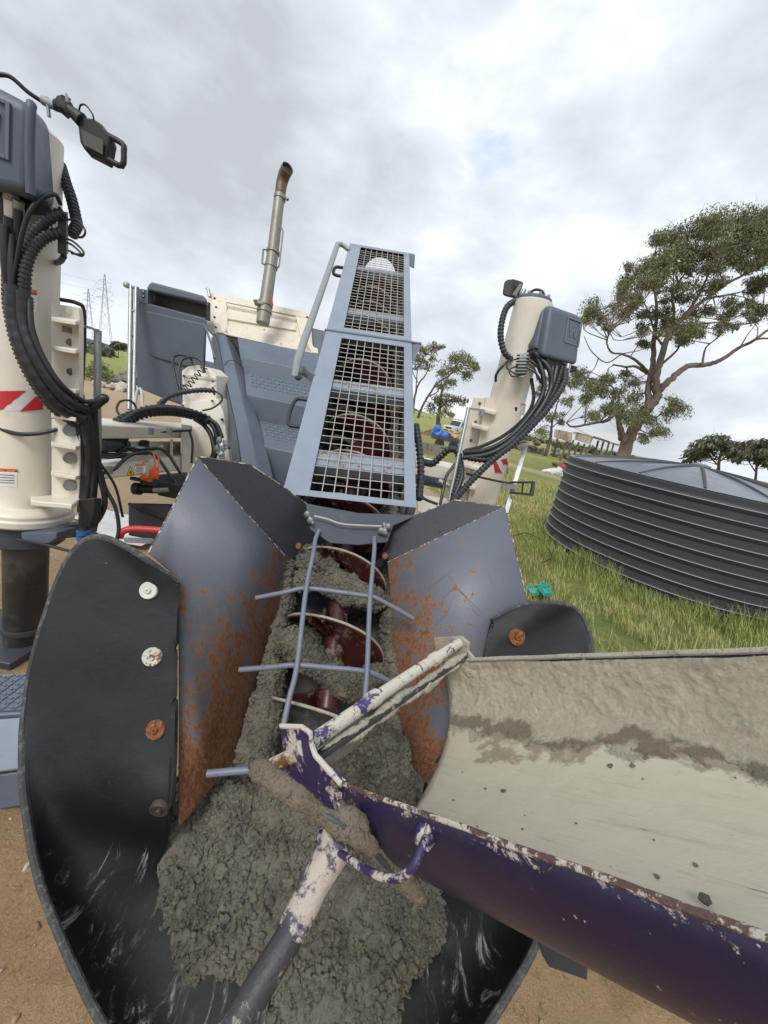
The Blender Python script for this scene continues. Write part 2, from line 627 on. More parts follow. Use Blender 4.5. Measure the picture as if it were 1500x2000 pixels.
class MB:
    def __init__(s):
        s.v = []
        s.f = []

    def add(s, vs, fs):
        o = len(s.v)
        s.v.extend([tuple(map(float, p)) for p in vs])
        s.f.extend([tuple(i + o for i in f) for f in fs])
        return s

    def hexa(s, a, b):
        """two quads (front, back) with matching corner order"""
        return s.add(list(a) + list(b), [(0, 1, 2, 3), (7, 6, 5, 4), (0, 4, 5, 1), (1, 5, 6, 2), (2, 6, 7, 3), (3, 7, 4, 0)])

    def box(s, c, size, X=(1, 0, 0), Y=(0, 1, 0), Z=(0, 0, 1)):
        c = np.array(c, float)
        X, Y, Z = [nrm(q) * h / 2 for q, h in zip((X, Y, Z), size)]
        a = [c - X - Y - Z, c + X - Y - Z, c + X + Y - Z, c - X + Y - Z]
        return s.hexa(a, [p + 2 * Z for p in a])

    def beam(s, p0, p1, w_, h_, up=(0, 0, 1)):
        p0, p1 = np.array(p0, float), np.array(p1, float)
        d = nrm(p1 - p0)
        X = nrm(np.cross(d, up))
        Z = np.cross(X, d)
        return s.box((p0 + p1) / 2, (w_, np.linalg.norm(p1 - p0), h_), X, d, Z)

    def prism(s, poly, off):
        n = len(poly)
        off = np.array(off, float)
        vs = [np.array(p, float) for p in poly] + [np.array(p, float) + off for p in poly]
        fs = [tuple(range(n)), tuple(range(2 * n - 1, n - 1, -1))] + [(i, (i + 1) % n, n + (i + 1) % n, n + i) for i in range(n)]
        return s.add(vs, fs)

    def tube(s, pts, r, seg=10, smooth=0, cap=True):
        P = catmull(pts, smooth) if smooth else [np.asarray(p, float) for p in pts]
        n = len(P)
        if callable(r):
            R_ = [r(i / (n - 1)) for i in range(n)]
        elif isinstance(r, (list, tuple)):
            x = np.linspace(0, 1, len(r))
            R_ = list(np.interp(np.linspace(0, 1, n), x, r))
        else:
            R_ = [r] * n
        T = [nrm(P[min(i + 1, n - 1)] - P[max(i - 1, 0)]) for i in range(n)]
        a = np.array([0, 0, 1.0]) if abs(T[0][2]) < .9 else np.array([1.0, 0, 0])
        X = nrm(np.cross(T[0], a))
        vs = []
        for i in range(n):
            X = nrm(X - T[i] * np.dot(X, T[i]))
            Y = np.cross(T[i], X)
            for k in range(seg):
                q = 2 * math.pi * k / seg
                vs.append(P[i] + R_[i] * (X * math.cos(q) + Y * math.sin(q)))
        fs = [(i * seg + k, i * seg + (k + 1) % seg, (i + 1) * seg + (k + 1) % seg, (i + 1) * seg + k) for i in range(n - 1) for k in range(seg)]
        if cap:
            fs += [tuple(range(seg)), tuple(range(n * seg - 1, (n - 1) * seg - 1, -1))]
        return s.add(vs, fs)

    def ribbed(s, pts, r, pitch, amp=.14, seg=12, duty=None):
        P = catmull(pts, 14)
        L = [0]
        for a_, b_ in zip(P, P[1:]):
            L.append(L[-1] + np.linalg.norm(b_ - a_))
        n = max(8, int(L[-1] / pitch * 6))
        x = np.linspace(0, L[-1], n)
        A = np.array(P)
        Q = [np.array([np.interp(t, L, A[:, k]) for k in range(3)]) for t in x]
        return s.tube(Q, [r * (1 + amp * (1 if (t / pitch) % 1 < .55 else -1)) for t in x], seg)

    def lathe(s, prof, c, axis=(0, 0, 1), seg=32, a0=0, a1=2 * math.pi):
        ax = nrm(axis)
        t = np.array([1.0, 0, 0]) if abs(ax[0]) < .9 else np.array([0, 1.0, 0])
        X = nrm(np.cross(ax, t))
        Y = np.cross(ax, X)
        c = np.array(c, float)
        full = abs(a1 - a0 - 2 * math.pi) < 1e-6
        ns = seg if full else seg + 1
        vs = []
        for r_, z_ in prof:
            for k in range(ns):
                q = a0 + (a1 - a0) * k / seg
                vs.append(c + ax * z_ + r_ * (X * math.cos(q) + Y * math.sin(q)))
        fs = []
        for i in range(len(prof) - 1):
            for k in range(seg):
                k2 = (k + 1) % ns
                fs.append((i * ns + k, i * ns + k2, (i + 1) * ns + k2, (i + 1) * ns + k))
        if full:
            if prof[0][0] > 1e-6:
                fs.append(tuple(range(ns)))
            if prof[-1][0] > 1e-6:
                fs.append(tuple(range(len(prof) * ns - 1, (len(prof) - 1) * ns - 1, -1)))
        return s.add(vs, fs)

    def disc(s, c, n_, r_, h, seg=20):
        return s.lathe([(r_ * .93, h), (r_, h * .6), (r_, 0)], c, n_, seg)

    def lump(s, c, rad, seed=0, amp=.3, sub=2, sc=(1, 1, 1)):
        P, F_ = ico(sub)
        F_ = F_.tolist()
        k = 1 + amp * fbm(P + seed * 3.1, 1.3, 3, seed)
        return s.add(np.array(c) + P * k[:, None] * rad * np.array(sc), F_)

    def build(s, name, mat, parent=None, bevel=0, angle=38, frame=None, seg=2, solid=0, sub=0, flat=False):
        me = bpy.data.meshes.new(name)
        V = s.v
        o = bpy.data.objects.new(name, me)
        Mx = Matrix.Identity(4)
        if frame is not None:
            Mx = frame
            inv = Mx.inverted()
            V = [tuple(inv @ Vector(p)) for p in V]
        me.from_pydata(V, [], s.f)
        if len(s.f) < 60000:
            bm = bmesh.new()
            bm.from_mesh(me)
            bmesh.ops.recalc_face_normals(bm, faces=bm.faces)
            bm.to_mesh(me)
            bm.free()
        if not flat:
            me.polygons.foreach_set('use_smooth', [True] * len(me.polygons))
            me.set_sharp_from_angle(angle=math.radians(angle))
        me.materials.append(mat)
        COL.objects.link(o)
        if parent is not None:
            o.parent = parent
            pm = WM[parent.name]
            o.matrix_parent_inverse = pm.inverted()
        o.matrix_basis = Mx
        WM[o.name] = Mx
        if solid:
            md = o.modifiers.new('solid', 'SOLIDIFY')
            md.thickness = solid
            md.offset = 0
        if sub:
            md = o.modifiers.new('sub', 'SUBSURF')
            md.levels = md.render_levels = sub
        if bevel:
            md = o.modifiers.new('bevel', 'BEVEL')
            md.width = bevel
            md.segments = seg
            md.limit_method = 'ANGLE'
            md.angle_limit = math.radians(30)
        return o


WM = {}


def grid(P):
    """P[nu, nv, 3] -> MB"""
    nu, nv = P.shape[:2]
    b = MB()
    b.v = [tuple(p) for p in P.reshape(-1, 3).tolist()]
    i, j = np.meshgrid(np.arange(nu - 1), np.arange(nv - 1), indexing='ij')
    a = (i * nv + j).ravel()
    b.f = np.stack([a, a + 1, a + nv + 1, a + nv], -1).tolist()
    return b


def gnormals(P):
    du = np.gradient(P, axis=0)
    dv = np.gradient(P, axis=1)
    n = np.cross(du, dv)
    return n / (np.linalg.norm(n, axis=-1, keepdims=True) + 1e-12)


def thing(name, label, cat, loc, group=None):
    o = bpy.data.objects.new(name, None)
    COL.objects.link(o)
    o.location = tuple(map(float, loc))
    o.empty_display_size = .1
    o['label'] = label
    o['category'] = cat
    if group:
        o['group'] = group
    WM[o.name] = Matrix.Translation(Vector(tuple(map(float, loc))))
    return o


def tag(o, label, cat, group=None, kind=None):
    o['label'] = label
    o['category'] = cat
    if group:
        o['group'] = group
    if kind:
        o['kind'] = kind
    return o


def struct(o, kind='structure'):
    o['kind'] = kind
    return o


def hose(pts, rpx, name, mat, parent, ribbed=False, seg=10, pitch=None, amp=.14, fn_=None):
    P = [(fn_ or at)(*p) for p in pts]
    r_ = rpx * np.mean([depth(p) for p in P]) / FP
    b = MB()
    if ribbed:
        b.ribbed(P, r_, pitch or r_ * 1.3, amp, seg)
    else:
        b.tube(P, r_, seg, smooth=8)
    return b.build(name, mat, parent, angle=50)


def text_mesh(txt, size, origin, X, Y, mat, name, parent, ext=.0006):
    """flat lettering lying in the plane X (reading direction), Y (up)"""
    cu = bpy.data.curves.new(name, 'FONT')
    cu.body = txt
    cu.size = size
    cu.extrude = ext
    tmp = bpy.data.objects.new(name + '_tmp', cu)
    COL.objects.link(tmp)
    dg = bpy.context.evaluated_depsgraph_get()
    dg.update()
    me = bpy.data.meshes.new_from_object(tmp.evaluated_get(dg))
    bpy.data.objects.remove(tmp)
    X, Y = nrm(X), nrm(Y)
    Z = np.cross(X, Y)
    b = MB()
    b.add([np.array(origin) + X * v.co.x + Y * v.co.y + Z * v.co.z for v in me.vertices], [tuple(p.vertices) for p in me.polygons])
    bpy.data.meshes.remove(me)
    return b


# ============================================================ SETTING
def ground_mat():
    a = MatB('ground', (.60, .41, .225), .92)
    # sandy yard
    a.lay(a.rng(a.noise(.5, 6, .65), .40, .66), (.52, .34, .18), .9)
    a.lay(a.rng(a.noise(3.1, 7, .7, off=(4, 1, 0)), .50, .68), (.42, .27, .145), .9, .75)
    a.lay(a.rng(a.noise(26, 6, .75, off=(4, 1, 0)), .60, .70), (.28, .18, .10), .95, .6)
    a.lay(a.rng(a.noise(70, 4, .7, off=(1, 6, 0)), .66, .72), (.50, .41, .29), .95, .6)
    hd = a.noise(5, 9, .74)
    a.bump(hd, .20)
    a.lay(a.rng(a.noise(11, 9, .78, off=(2, 8, 0)), .45, .32), (.27, .17, .09), .95, .8)
    a.bump(a.noise(45, 6, .75), .022)
    # distance-wise paler yard
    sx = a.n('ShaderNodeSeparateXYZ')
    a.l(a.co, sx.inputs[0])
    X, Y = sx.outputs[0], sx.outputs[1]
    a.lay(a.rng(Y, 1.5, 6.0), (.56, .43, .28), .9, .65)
    nz = a.math('MULTIPLY', a.math('SUBTRACT', a.noise(.9, 6, .7, off=(7, 7, 0)), .5), 3.2)
    xx = a.math('ADD', X, nz)
    yy = a.math('ADD', Y, nz)
    near = a.math('MULTIPLY', a.rng(xx, 1.05, 1.35), a.rng(yy, 1.5, 2.0))
    far = a.rng(a.math('ADD', yy, a.math('MULTIPLY', X, .25)), 20.5, 22.0)
    mask = a.math('MAXIMUM', near, far)
    # rutted track across the paddock
    tr = a.math('ABSOLUTE', a.math('SUBTRACT', a.math('ADD', Y, a.math('MULTIPLY', nz, .9)), a.math('ADD', a.math('MULTIPLY', X, -1.0), 30.0)))
    track = a.rng(tr, .5, 2.3, 1, 0)
    track = a.math('MULTIPLY', track, a.rng(X, 4.0, 7.0))
    # green
    g = MatB  # noqa
    c1 = a.rgb((.34, .32, .085))
    n1_ = a.rng(a.noise(.30, 6, .7, off=(3, 1, 0)), .40, .62)
    mixn = a.n('ShaderNodeMix')
    mixn.data_type = 'RGBA'
    a.l(n1_, mixn.inputs[0])
    a.l(c1, mixn.inputs[6])
    a.l(a.rgb((.22, .28, .065)), mixn.inputs[7])
    m2 = a.n('ShaderNodeMix')
    m2.data_type = 'RGBA'
    a.l(a.rng(a.noise(1.7, 7, .75, off=(9, 1, 0)), .50, .70), m2.inputs[0])
    a.l(mixn.outputs[2], m2.inputs[6])
    a.l(a.rgb((.50, .42, .18)), m2.inputs[7])
    m3 = a.n('ShaderNodeMix')
    m3.data_type = 'RGBA'
    a.l(a.rng(a.noise(9, 7, .8, off=(9, 4, 0)), .45, .75), m3.inputs[0])
    a.l(m2.outputs[2], m3.inputs[6])
    a.l(a.rgb((.12, .15, .04)), m3.inputs[7])
    mask = a.math('MULTIPLY', mask, a.math('SUBTRACT', 1.0, a.math('MULTIPLY', track, .8)))
    a.lay(mask, m3.outputs[2], .95)
    return a.done()


def axis_coords(n, near, far):
    t = np.linspace(-1, 1, n)
    k = math.asinh(far / near)
    return near * np.sinh(k * t)


gx = axis_coords(261, 1.2, 4500)
gy = axis_coords(261, 1.2, 4500)
GX, GY = np.meshgrid(gx, gy, indexing='ij')
Pg = np.stack([GX, GY, np.zeros_like(GX)], -1)
fade = np.clip(1 - np.hypot(GX, GY) / 25, 0, 1)
Pg[..., 2] = fade * (.035 * fbm(Pg, 1.1, 4, 3) + .02 * np.maximum(0, fbm(Pg, 3.2, 3, 9)))
# the sandy bank dips in ruts near the camera
ground = grid(Pg).build('ground', ground_mat(), flat=False)
struct(ground)

# distant hills (a real ridge 1.6 km to 3 km away)
def ridge(name, pts, dist, thick, col):
    """pts: (u, v_top) along the skyline; built as a rounded ridge with real depth"""
    top = []
    for u, v in pts:
        k = ray(u, v)
        k = k / math.hypot(k[0], k[1])
        top.append(CC + k * dist)
    top = catmull(top, 6)
    rows = []
    for p in top:
        d = nrm([p[0], p[1], 0])
        rows.append([np.array([p[0], p[1], 0]) - d * thick + np.array([0, 0, -2]), np.array([p[0], p[1], p[2] * .62]) - d * thick * .42,
                     np.array([p[0], p[1], p[2]]), np.array([p[0], p[1], p[2] * .5]) + d * thick * .6, np.array([p[0], p[1], -2]) + d * thick])
    P = np.array(rows)
    P[:, 1:4, 2] += dist * .0012 * fbm(P[:, 1:4], 8 / dist * 6, 4, 5)
    a = MatB(name + '_cover', col, .95)
    a.lay(a.rng(a.noise(18 / dist, 7, .75), .45, .62), (col[0] * .6, col[1] * .62, col[2] * .75), .95)
    struct(grid(P).build(name, a.done()))


ridge('hills', [(-300, 560), (-100, 600), (60, 640), (150, 655), (215, 674), (260, 684), (400, 705), (600, 742), (780, 788), (830, 806), (870, 818), (905, 826),
                (960, 838), (1020, 852), (1100, 868), (1300, 905), (1500, 945), (1800, 1010)], 2600, 700, (.065, .085, .105))  # blue of the distant haze is put into the hill cover colour

# sand-coloured far slope with grass left of the machine is the ground sheet itself


def leaf_cards(centres, radii, per, size, seed, elong=3.0, droop=.55, shell=.35, flat=.75):
    """many narrow leaf-sized faces spread through each clump"""
    r_ = np.random.default_rng(seed)
    V = []
    n_all = 0
    for c, R_, n in zip(centres, radii, per):
        d = r_.normal(size=(n, 3))
        d /= np.linalg.norm(d, axis=1, keepdims=True)
        rr = (shell + (1 - shell) * r_.random(n)) ** .6
        k = 1 + .35 * fbm(d * 1.0 + c, 1.4, 2, seed)
        p = c + d * (rr * R_ * k)[:, None] * np.array([1, 1, flat])
        ax = r_.normal(size=(n, 3))
        ax[:, 2] = -abs(ax[:, 2]) - droop
        ax /= np.linalg.norm(ax, axis=1, keepdims=True)
        sd_ = np.cross(ax, r_.normal(size=(n, 3)))
        sd_ /= np.linalg.norm(sd_, axis=1, keepdims=True)
        L = size * (.6 + .8 * r_.random(n))[:, None]
        W = L / elong
        V.append(np.stack([p - sd_ * W * .25, p + ax * L * .45 - sd_ * W * .5, p + ax * L, p + ax * L * .45 + sd_ * W * .5], 1))
        n_all += n
    V = np.concatenate(V).reshape(-1, 3)
    b = MB()
    b.v = V.tolist()
    b.f = np.arange(n_all * 4).reshape(-1, 4).tolist()
    return b


def twig_tree(b, limbs_pts, clumps, r0, seed, thick=1.0):
    """join every leaf clump to the nearest limb with a forked, crooked twig"""
    r_ = np.random.default_rng(seed)
    L = np.array(limbs_pts)
    for c, R_ in clumps:
        d = np.linalg.norm(L - c, axis=1) + .35 * np.maximum(0, L[:, 2] - c[2])
        a0 = L[np.argmin(d)]
        mid = (a0 + c) / 2 + r_.normal(size=3) * np.linalg.norm(c - a0) * .13
        b.tube([a0, mid, c], [r0 * thick, r0 * .6 * thick, r0 * .35 * thick], 5, smooth=3)
        for _ in range(9):
            e_ = c + r_.normal(size=3) * R_ * .62
            m_ = (mid + e_) / 2 + r_.normal(size=3) * R_ * .2
            st = mid if r_.random() < .5 else c
            b.tube([st, m_, e_], [r0 * .38 * thick, r0 * .22 * thick, r0 * .1], 4, smooth=2)


def px_tree(name, label, Y, limbs, clumps, dens, leaf, barkm, leafm, seed, r_tw, group=None, jit=.18, zoom=None, shell=.12, base=None, flat=.7, rscale=1.0):
    """limbs: lists of (u, v, r_px); clumps: (u, v, r_px). Everything is pushed to its own depth around Y."""
    r_ = np.random.default_rng(seed)
    zf = (lambda u, v: (u, v)) if zoom is None else (lambda u, v: (zoom[0] + u / zoom[2], zoom[1] + v / zoom[2]))
    zs = 1.0 if zoom is None else zoom[2]
    allp = []
    T = MB()
    spread = max(c[2] for c in clumps) / zs * Y / FP * 3
    for li, lm in enumerate(limbs):
        P, R_ = [], []
        off = 0 if li == 0 else r_.normal() * spread * .5
        n = len(lm)
        for i, (u, v, q) in enumerate(lm):
            uu, vv = zf(u, v)
            P.append(atY(uu, vv, Y + off * i / max(1, n - 1)))
            R_.append(q / zs * Y / FP * rscale)
        if li == 0 and base:
            g0 = P[0].copy()
            g0[2] = -.1
            P.insert(0, g0)
            R_.insert(0, R_[0] * 1.25)
        C_ = catmull(P, 6)
        rr = np.interp(np.linspace(0, 1, len(C_)), np.linspace(0, 1, len(R_)), R_)
        # bark swelling / crookedness
        C_ = [p + r_.normal(size=3) * rr[i] * .12 for i, p in enumerate(C_)]
        T.tube(C_, list(rr), 9 if li < 4 else 6)
        allp += C_[2:]
    cs, rs, ns, pairs = [], [], [], []
    A = np.array(allp)
    for (u, v, q) in clumps:
        uu, vv = zf(u, v)
        R0 = q / zs * Y / FP
        near = A[np.argmin(np.linalg.norm(A - atY(uu, vv, Y), axis=1))]
        for rep in range(3):
            yy = near[1] * .4 + Y * .6 + r_.normal() * spread * jit * 3
            p = atY(uu + r_.normal() * q / zs * .38, vv + r_.normal() * q / zs * .38, yy)
            cs.append(p)
            rs.append(R0 * (.60 + .50 * r_.random()))
            ns.append(int(dens * (q / 60) ** 2 / 3 * (.6 + .8 * r_.random())) + 6)
            pairs.append((p, rs[-1]))
    twig_tree(T, allp, pairs, r_tw, seed)
    b0 = thing(name, label, 'tree', (allp[0][0], allp[0][1], 0), group)
    T.build('trunk', barkm, b0, angle=60)
    leaf_cards(cs, rs, ns, leaf, seed, shell=shell, flat=flat).build('crown', leafm, b0, flat=True)
    return b0


Z5 = (950, 400, 2.727)
bigL = [
    [(745, 1290, 46), (775, 1215, 40), (830, 1120, 36), (880, 1060, 36), (920, 985, 30)],
    [(920, 985, 26), (990, 925, 22), (1070, 862, 19), (1180, 850, 16), (1260, 820, 14), (1340, 765, 12), (1420, 725, 10), (1520, 655, 8), (1640, 600, 4)],
    [(1380, 745, 8), (1450, 715, 7), (1530, 715, 5), (1640, 740, 3)],
    [(905, 1010, 26), (900, 930, 24), (925, 840, 22), (960, 720, 19), (1050, 600, 16), (1170, 500, 12), (1290, 415, 9), (1400, 360, 6), (1510, 300, 4)],
    [(860, 1080, 24), (865, 960, 20), (888, 840, 18), (892, 720, 15), (905, 600, 11), (900, 480, 8), (870, 370, 5), (900, 260, 3)],
    [(735, 1270, 34), (715, 1200, 24), (690, 1115, 16), (640, 1150, 12), (560, 1165, 9), (460, 1182, 8), (425, 1160, 4)],
    [(690, 1120, 12), (670, 1060, 10), (690, 1000, 7), (640, 940, 4)],
    [(862, 900, 13), (800, 862, 10), (740, 862, 8), (672, 852, 6)],
    [(870, 900, 12), (790, 825, 9), (720, 795, 7), (665, 785, 6), (640, 730, 5), (655, 670, 4), (590, 620, 3)],
    [(960, 700, 12), (1000, 590, 9), (990, 470, 7), (1060, 360, 5), (1120, 250, 3)],
    [(1050, 600, 11), (1120, 500, 8), (1180, 380, 6), (1240, 260, 4), (1300, 140, 3)],
    [(950, 760, 10), (900, 690, 7), (860, 560, 5), (800, 470, 4), (740, 410, 3)],
    [(1170, 500, 8), (1280, 480, 6), (1370, 460, 4), (1450, 420, 3)],
    [(930, 850, 10), (1010, 780, 7), (1060, 700, 5), (1110, 640, 3)],
    [(1150, 850, 8), (1170, 760, 5), (1240, 700, 4), (1300, 600, 2)],
    [(720, 795, 5), (640, 840, 4), (560, 780, 3), (520, 700, 2)],
    [(1350, 760, 5), (1400, 680, 3), (1470, 600, 2)],
    [(850, 1110, 8), (900, 1130, 5), (960, 1100, 3), (1010, 1080, 2)],
]
bigC = [(1330, 90, 80), (1230, 120, 80), (1120, 135, 75), (1000, 160, 60), (940, 200, 55), (1430, 130, 80), (1500, 200, 80), (1380, 210, 80), (1270, 230, 75), (1150, 230, 70), (1040, 250, 70),
        (930, 280, 65), (870, 320, 50), (960, 350, 65), (1080, 350, 60), (1200, 330, 50), (1320, 300, 55), (1450, 320, 55), (840, 400, 50), (770, 400, 50), (730, 425, 38), (725, 480, 40),
        (1250, 390, 40), (1010, 430, 45), (800, 495, 45), (560, 555, 55), (610, 590, 40), (690, 565, 50), (535, 600, 30), (1090, 620, 60), (1130, 660, 50), (1030, 680, 55), (930, 640, 35),
        (1300, 570, 50), (1190, 570, 36), (1420, 440, 55), (1470, 540, 55), (1410, 610, 36), (1060, 720, 36), (830, 660, 36), (900, 590, 36), (500, 910, 50), (560, 960, 50), (640, 915, 45),
        (600, 1010, 55), (700, 985, 36), (680, 1075, 60), (750, 1080, 55), (790, 935, 36), (790, 1020, 42), (570, 1110, 40), (860, 1150, 50), (905, 1190, 45), (840, 1235, 36), (985, 1090, 42),
        (1045, 1085, 42), (1005, 1050, 32), (1560, 120, 80), (1590, 250, 80), (1650, 180, 80), (1560, 420, 60), (1600, 560, 60), (1650, 640, 50), (1400, 540, 30), (1500, 60, 60), (1330, 640, 28), (760, 330, 30), (770, 560, 40), (830, 580, 40), (850, 740, 36), (960, 560, 40), (1000, 600, 44), (900, 420, 44), (830, 330, 44), (1130, 440, 50), (1200, 440, 44), (1060, 500, 44), (960, 480, 40), (640, 640, 30), (1350, 520, 36), (1240, 650, 34), (1480, 400, 55), (1120, 560, 40), (740, 900, 34), (820, 1090, 44), (640, 1080, 40), (530, 1020, 40), (470, 960, 36), (1380, 350, 50)]
px_tree('gum_tree', 'tall spreading gum tree with pale crooked limbs standing behind the charcoal tank', 22, bigL, bigC, 1350, .125, M['bark'], M['leaf'], 11, .030, zoom=Z5, base=True, rscale=.66)
Z4 = (800, 500, 3.6375)
midR = [
    [(205, 1235, 26), (205, 1150, 20), (215, 1070, 15), (225, 980, 10), (260, 880, 7), (330, 800, 4)],
    [(60, 1150, 14), (85, 1080, 12), (130, 1000, 10), (200, 900, 9), (280, 850, 6), (380, 760, 3)],
    [(215, 1080, 8), (300, 1020, 5), (380, 1030, 3)],
    [(130, 1000, 7), (200, 960, 5), (240, 860, 3)],
]
midRC = [(220, 835, 50), (300, 800, 60), (375, 720, 60), (435, 735, 55), (475, 790, 42), (405, 830, 46), (330, 700, 40), (275, 895, 50), (185, 1000, 50), (250, 1030, 60), (330, 1020, 45), (385, 1035, 36), (150, 1080, 42), (250, 1100, 45), (300, 1130, 26), (220, 930, 40)]
px_tree('gum_tree', 'leaning gum tree with dense olive crown standing in the paddock by the white vehicle', 38, midR, midRC, 460, .24, M['barkdark'], M['leaf2'], 5, .035, zoom=Z4, base=True, rscale=.7, group='gum trees beyond the machine')
midL = [
    [(10, 1240, 16), (25, 1100, 13), (40, 980, 10), (70, 900, 8), (110, 850, 6), (150, 760, 3)],
    [(40, 1000, 7), (50, 880, 5), (60, 800, 4), (110, 700, 3)],
    [(60, 900, 5), (20, 820, 4), (0, 740, 2)],
]
midLC = [(60, 700, 42), (110, 680, 46), (175, 650, 34), (225, 640, 30), (60, 780, 34), (125, 780, 34), (20, 720, 36), (-20, 700, 40), (100, 740, 26), (0, 790, 30), (170, 720, 26)]
px_tree('gum_tree', 'thin open gum tree right beside the screw conveyor, partly hidden by it', 34, midL, midLC, 330, .24, M['barkdark'], M['leaf2'], 8, .03, zoom=Z4, base=True, rscale=.7, group='gum trees beyond the machine')
m3L = [[(1000, 1300, 14), (1010, 1200, 10), (1040, 1080, 7), (1070, 980, 4)], [(1020, 1150, 6), (960, 1060, 4), (930, 960, 2)], [(1010, 1220, 6), (1090, 1150, 4), (1150, 1080, 2)]]
m3C = [(950, 880, 40), (1010, 870, 36), (930, 930, 36), (1080, 950, 42), (1120, 1040, 42), (1060, 1120, 42), (1000, 1150, 46), (1090, 1180, 40), (960, 1250, 45), (920, 1230, 36), (1150, 1000, 32), (980, 1060, 36), (900, 980, 30)]
px_tree('gum_tree', 'smaller gum tree showing behind the hoses of the far lifting column', 42, m3L, m3C, 380, .26, M['barkdark'], M['leaf2'], 21, .03, zoom=Z4, base=True, rscale=.7, group='gum trees beyond the machine')


def far_tree(label, Y, u, vb, w_, h_, seed, flatn=.45, low=0, group='far trees on the skyline'):
    r_ = np.random.default_rng(seed)
    L = [[(u, vb, w_ * .022), (u + w_ * .03, vb - h_ * .4, w_ * .016), (u + w_ * .08, vb - h_ * .7, w_ * .008)],
         [(u, vb - h_ * .2, w_ * .012), (u - w_ * .22, vb - h_ * .55, w_ * .006)], [(u, vb - h_ * .25, w_ * .012), (u + w_ * .27, vb - h_ * .55, w_ * .006)]]
    Cs = []
    for i in range(15 + low * 16):
        t = r_.random() * 2 - 1
        Cs.append((u + t * w_ * .42, vb - h_ * (.62 + .30 * (1 - t * t) - low * .34 * r_.random()) + r_.normal() * h_ * .09, w_ * .105))
    px_tree('gum_tree', label, Y, L, Cs, 90 * (60 / (w_ * .105)) ** 2 * .75, .012 * Y, M['barkdark'], M['leafdark'], seed, .0009 * Y, group=group, base=True, flat=flatn)


far_tree('left one of two flat-topped trees behind the tank roof', 60, 1402, 925, 122, 82, 31, low=1)
far_tree('right one of two flat-topped trees behind the tank roof', 56, 1475, 938, 96, 88, 32, low=1)
far_tree('small lone tree on the skyline between the galvanised pole and the guard rails', 150, 231, 687, 26, 19, 33)

# dark scrub and far woods along the horizon: nobody could count it
woods_c, woods_r, woods_n = [], [], []
rr_ = np.random.default_rng(3)
def wood_row(u0, u1, v0, v1, Y, hpx, step):
    for u in np.arange(u0, u1, step):
        t = (u - u0) / (u1 - u0)
        v = v0 + (v1 - v0) * t
        for k in range(2):
            p = atY(u + rr_.normal() * step * .5, v - hpx * rr_.random() * .8, Y * (1 + .08 * rr_.normal()))
            woods_c.append(p)
            woods_r.append(hpx * Y / FP * (.35 + .3 * rr_.random()))
            woods_n.append(34)


wood_row(820, 925, 822, 850, 170, 11, 3)
wood_row(985, 1115, 852, 880, 120, 11, 3)
wood_row(1100, 1240, 872, 900, 120, 10, 4)
wood_row(155, 215, 694, 700, 110, 24, 4)
wood_row(205, 262, 690, 703, 320, 7, 3)
wood_row(1240, 1520, 905, 968, 120, 12, 6)
wb = leaf_cards(woods_c, woods_r, woods_n, 1.5, 4, elong=1.6, flat=.8, shell=.1)
tag(wb.build('woodland', M['leafdark'], flat=True), 'dark band of scrub and far woods along the skyline', 'woodland', kind='stuff')

# grass blades
def blades(n, xr, yr, h0, h1, wmul, seed, keep, lean=.5):
    r_ = np.random.default_rng(seed)
    x = r_.uniform(*xr, n)
    y = r_.uniform(*yr, n)
    # gather into tufts
    k = fbm(np.stack([x, y, x * 0], -1), 3.5, 2, 3)
    ok = keep(x, y) & (r_.random(n) < .45 + .6 * k)
    x, y = x[ok], y[ok]
    n = len(x)
    dt = np.hypot(x - TC[0], y - TC[1]) - TR
    tall = np.clip(1 - dt / .42, 0, 1) * np.clip(.75 + .9 * fbm(np.stack([x, y, x * 0], -1), 1.7, 2, 8), .15, 1.3)
    h = (h0 + (h1 - h0) * r_.random(n)) * (1 + 1.5 * tall)
    az = r_.uniform(0, 2 * math.pi, n)
    ln = lean * (.4 + r_.random(n)) * h
    dx, dy = np.cos(az) * ln - .25 * h, np.sin(az) * ln
    wd = (.0016 + .0022 * r_.random(n)) * wmul
    sx_, sy_ = -np.sin(az) * wd, np.cos(az) * wd
    z = np.zeros(n)
    P = np.stack([np.stack([x - sx_, y - sy_, z], -1), np.stack([x + sx_, y + sy_, z], -1),
                  np.stack([x + dx * .35 + sx_ * .8, y + dy * .35 + sy_ * .8, h * .55], -1), np.stack([x + dx * .35 - sx_ * .8, y + dy * .35 - sy_ * .8, h * .55], -1),
                  np.stack([x + dx, y + dy, h * .92], -1)], 1)
    i = np.arange(n)[:, None] * 5
    return P.reshape(-1, 3), np.concatenate([i + np.array([[0, 1, 2, 3]])], 1), i + np.array([[3, 2, 4]])


TC, TR = (5.38, 6.95), 2.11
keepf = lambda x, y: (np.hypot(x - TC[0], y - TC[1]) > TR - .03)
bb = MB()
for args in ((70000, (1.15, 5.9), (1.9, 7.6), .07, .17, 1.0, 1, keepf), (34000, (2.3, 5.9), (3.9, 7.6), .14, .26, 1.0, 2, lambda x, y: keepf(x, y) & (np.hypot(x - TC[0], y - TC[1]) < TR + .55)),
             (52000, (1.3, 13), (7.0, 17), .08, .16, 2.6, 3, keepf)):
    P, q4, q3 = blades(*args)
    bb.v, off = bb.v + P.tolist(), len(bb.v)
    bb.f += (q4 + off).tolist() + (q3 + off).tolist()
a = MatB('grass_blades', (.22, .31, .065), .6)
gn = a.n('ShaderNodeNewGeometry').outputs['Random Per Island']
a.lay(a.rng(gn, .3, .6), (.33, .38, .10), .6)
patch = a.rng(a.math('ADD', a.noise(.9, 5, .7, off=(9, 1, 0)), a.math('MULTIPLY', gn, .30)), .50, .66)
dv = a.n('ShaderNodeVectorMath')
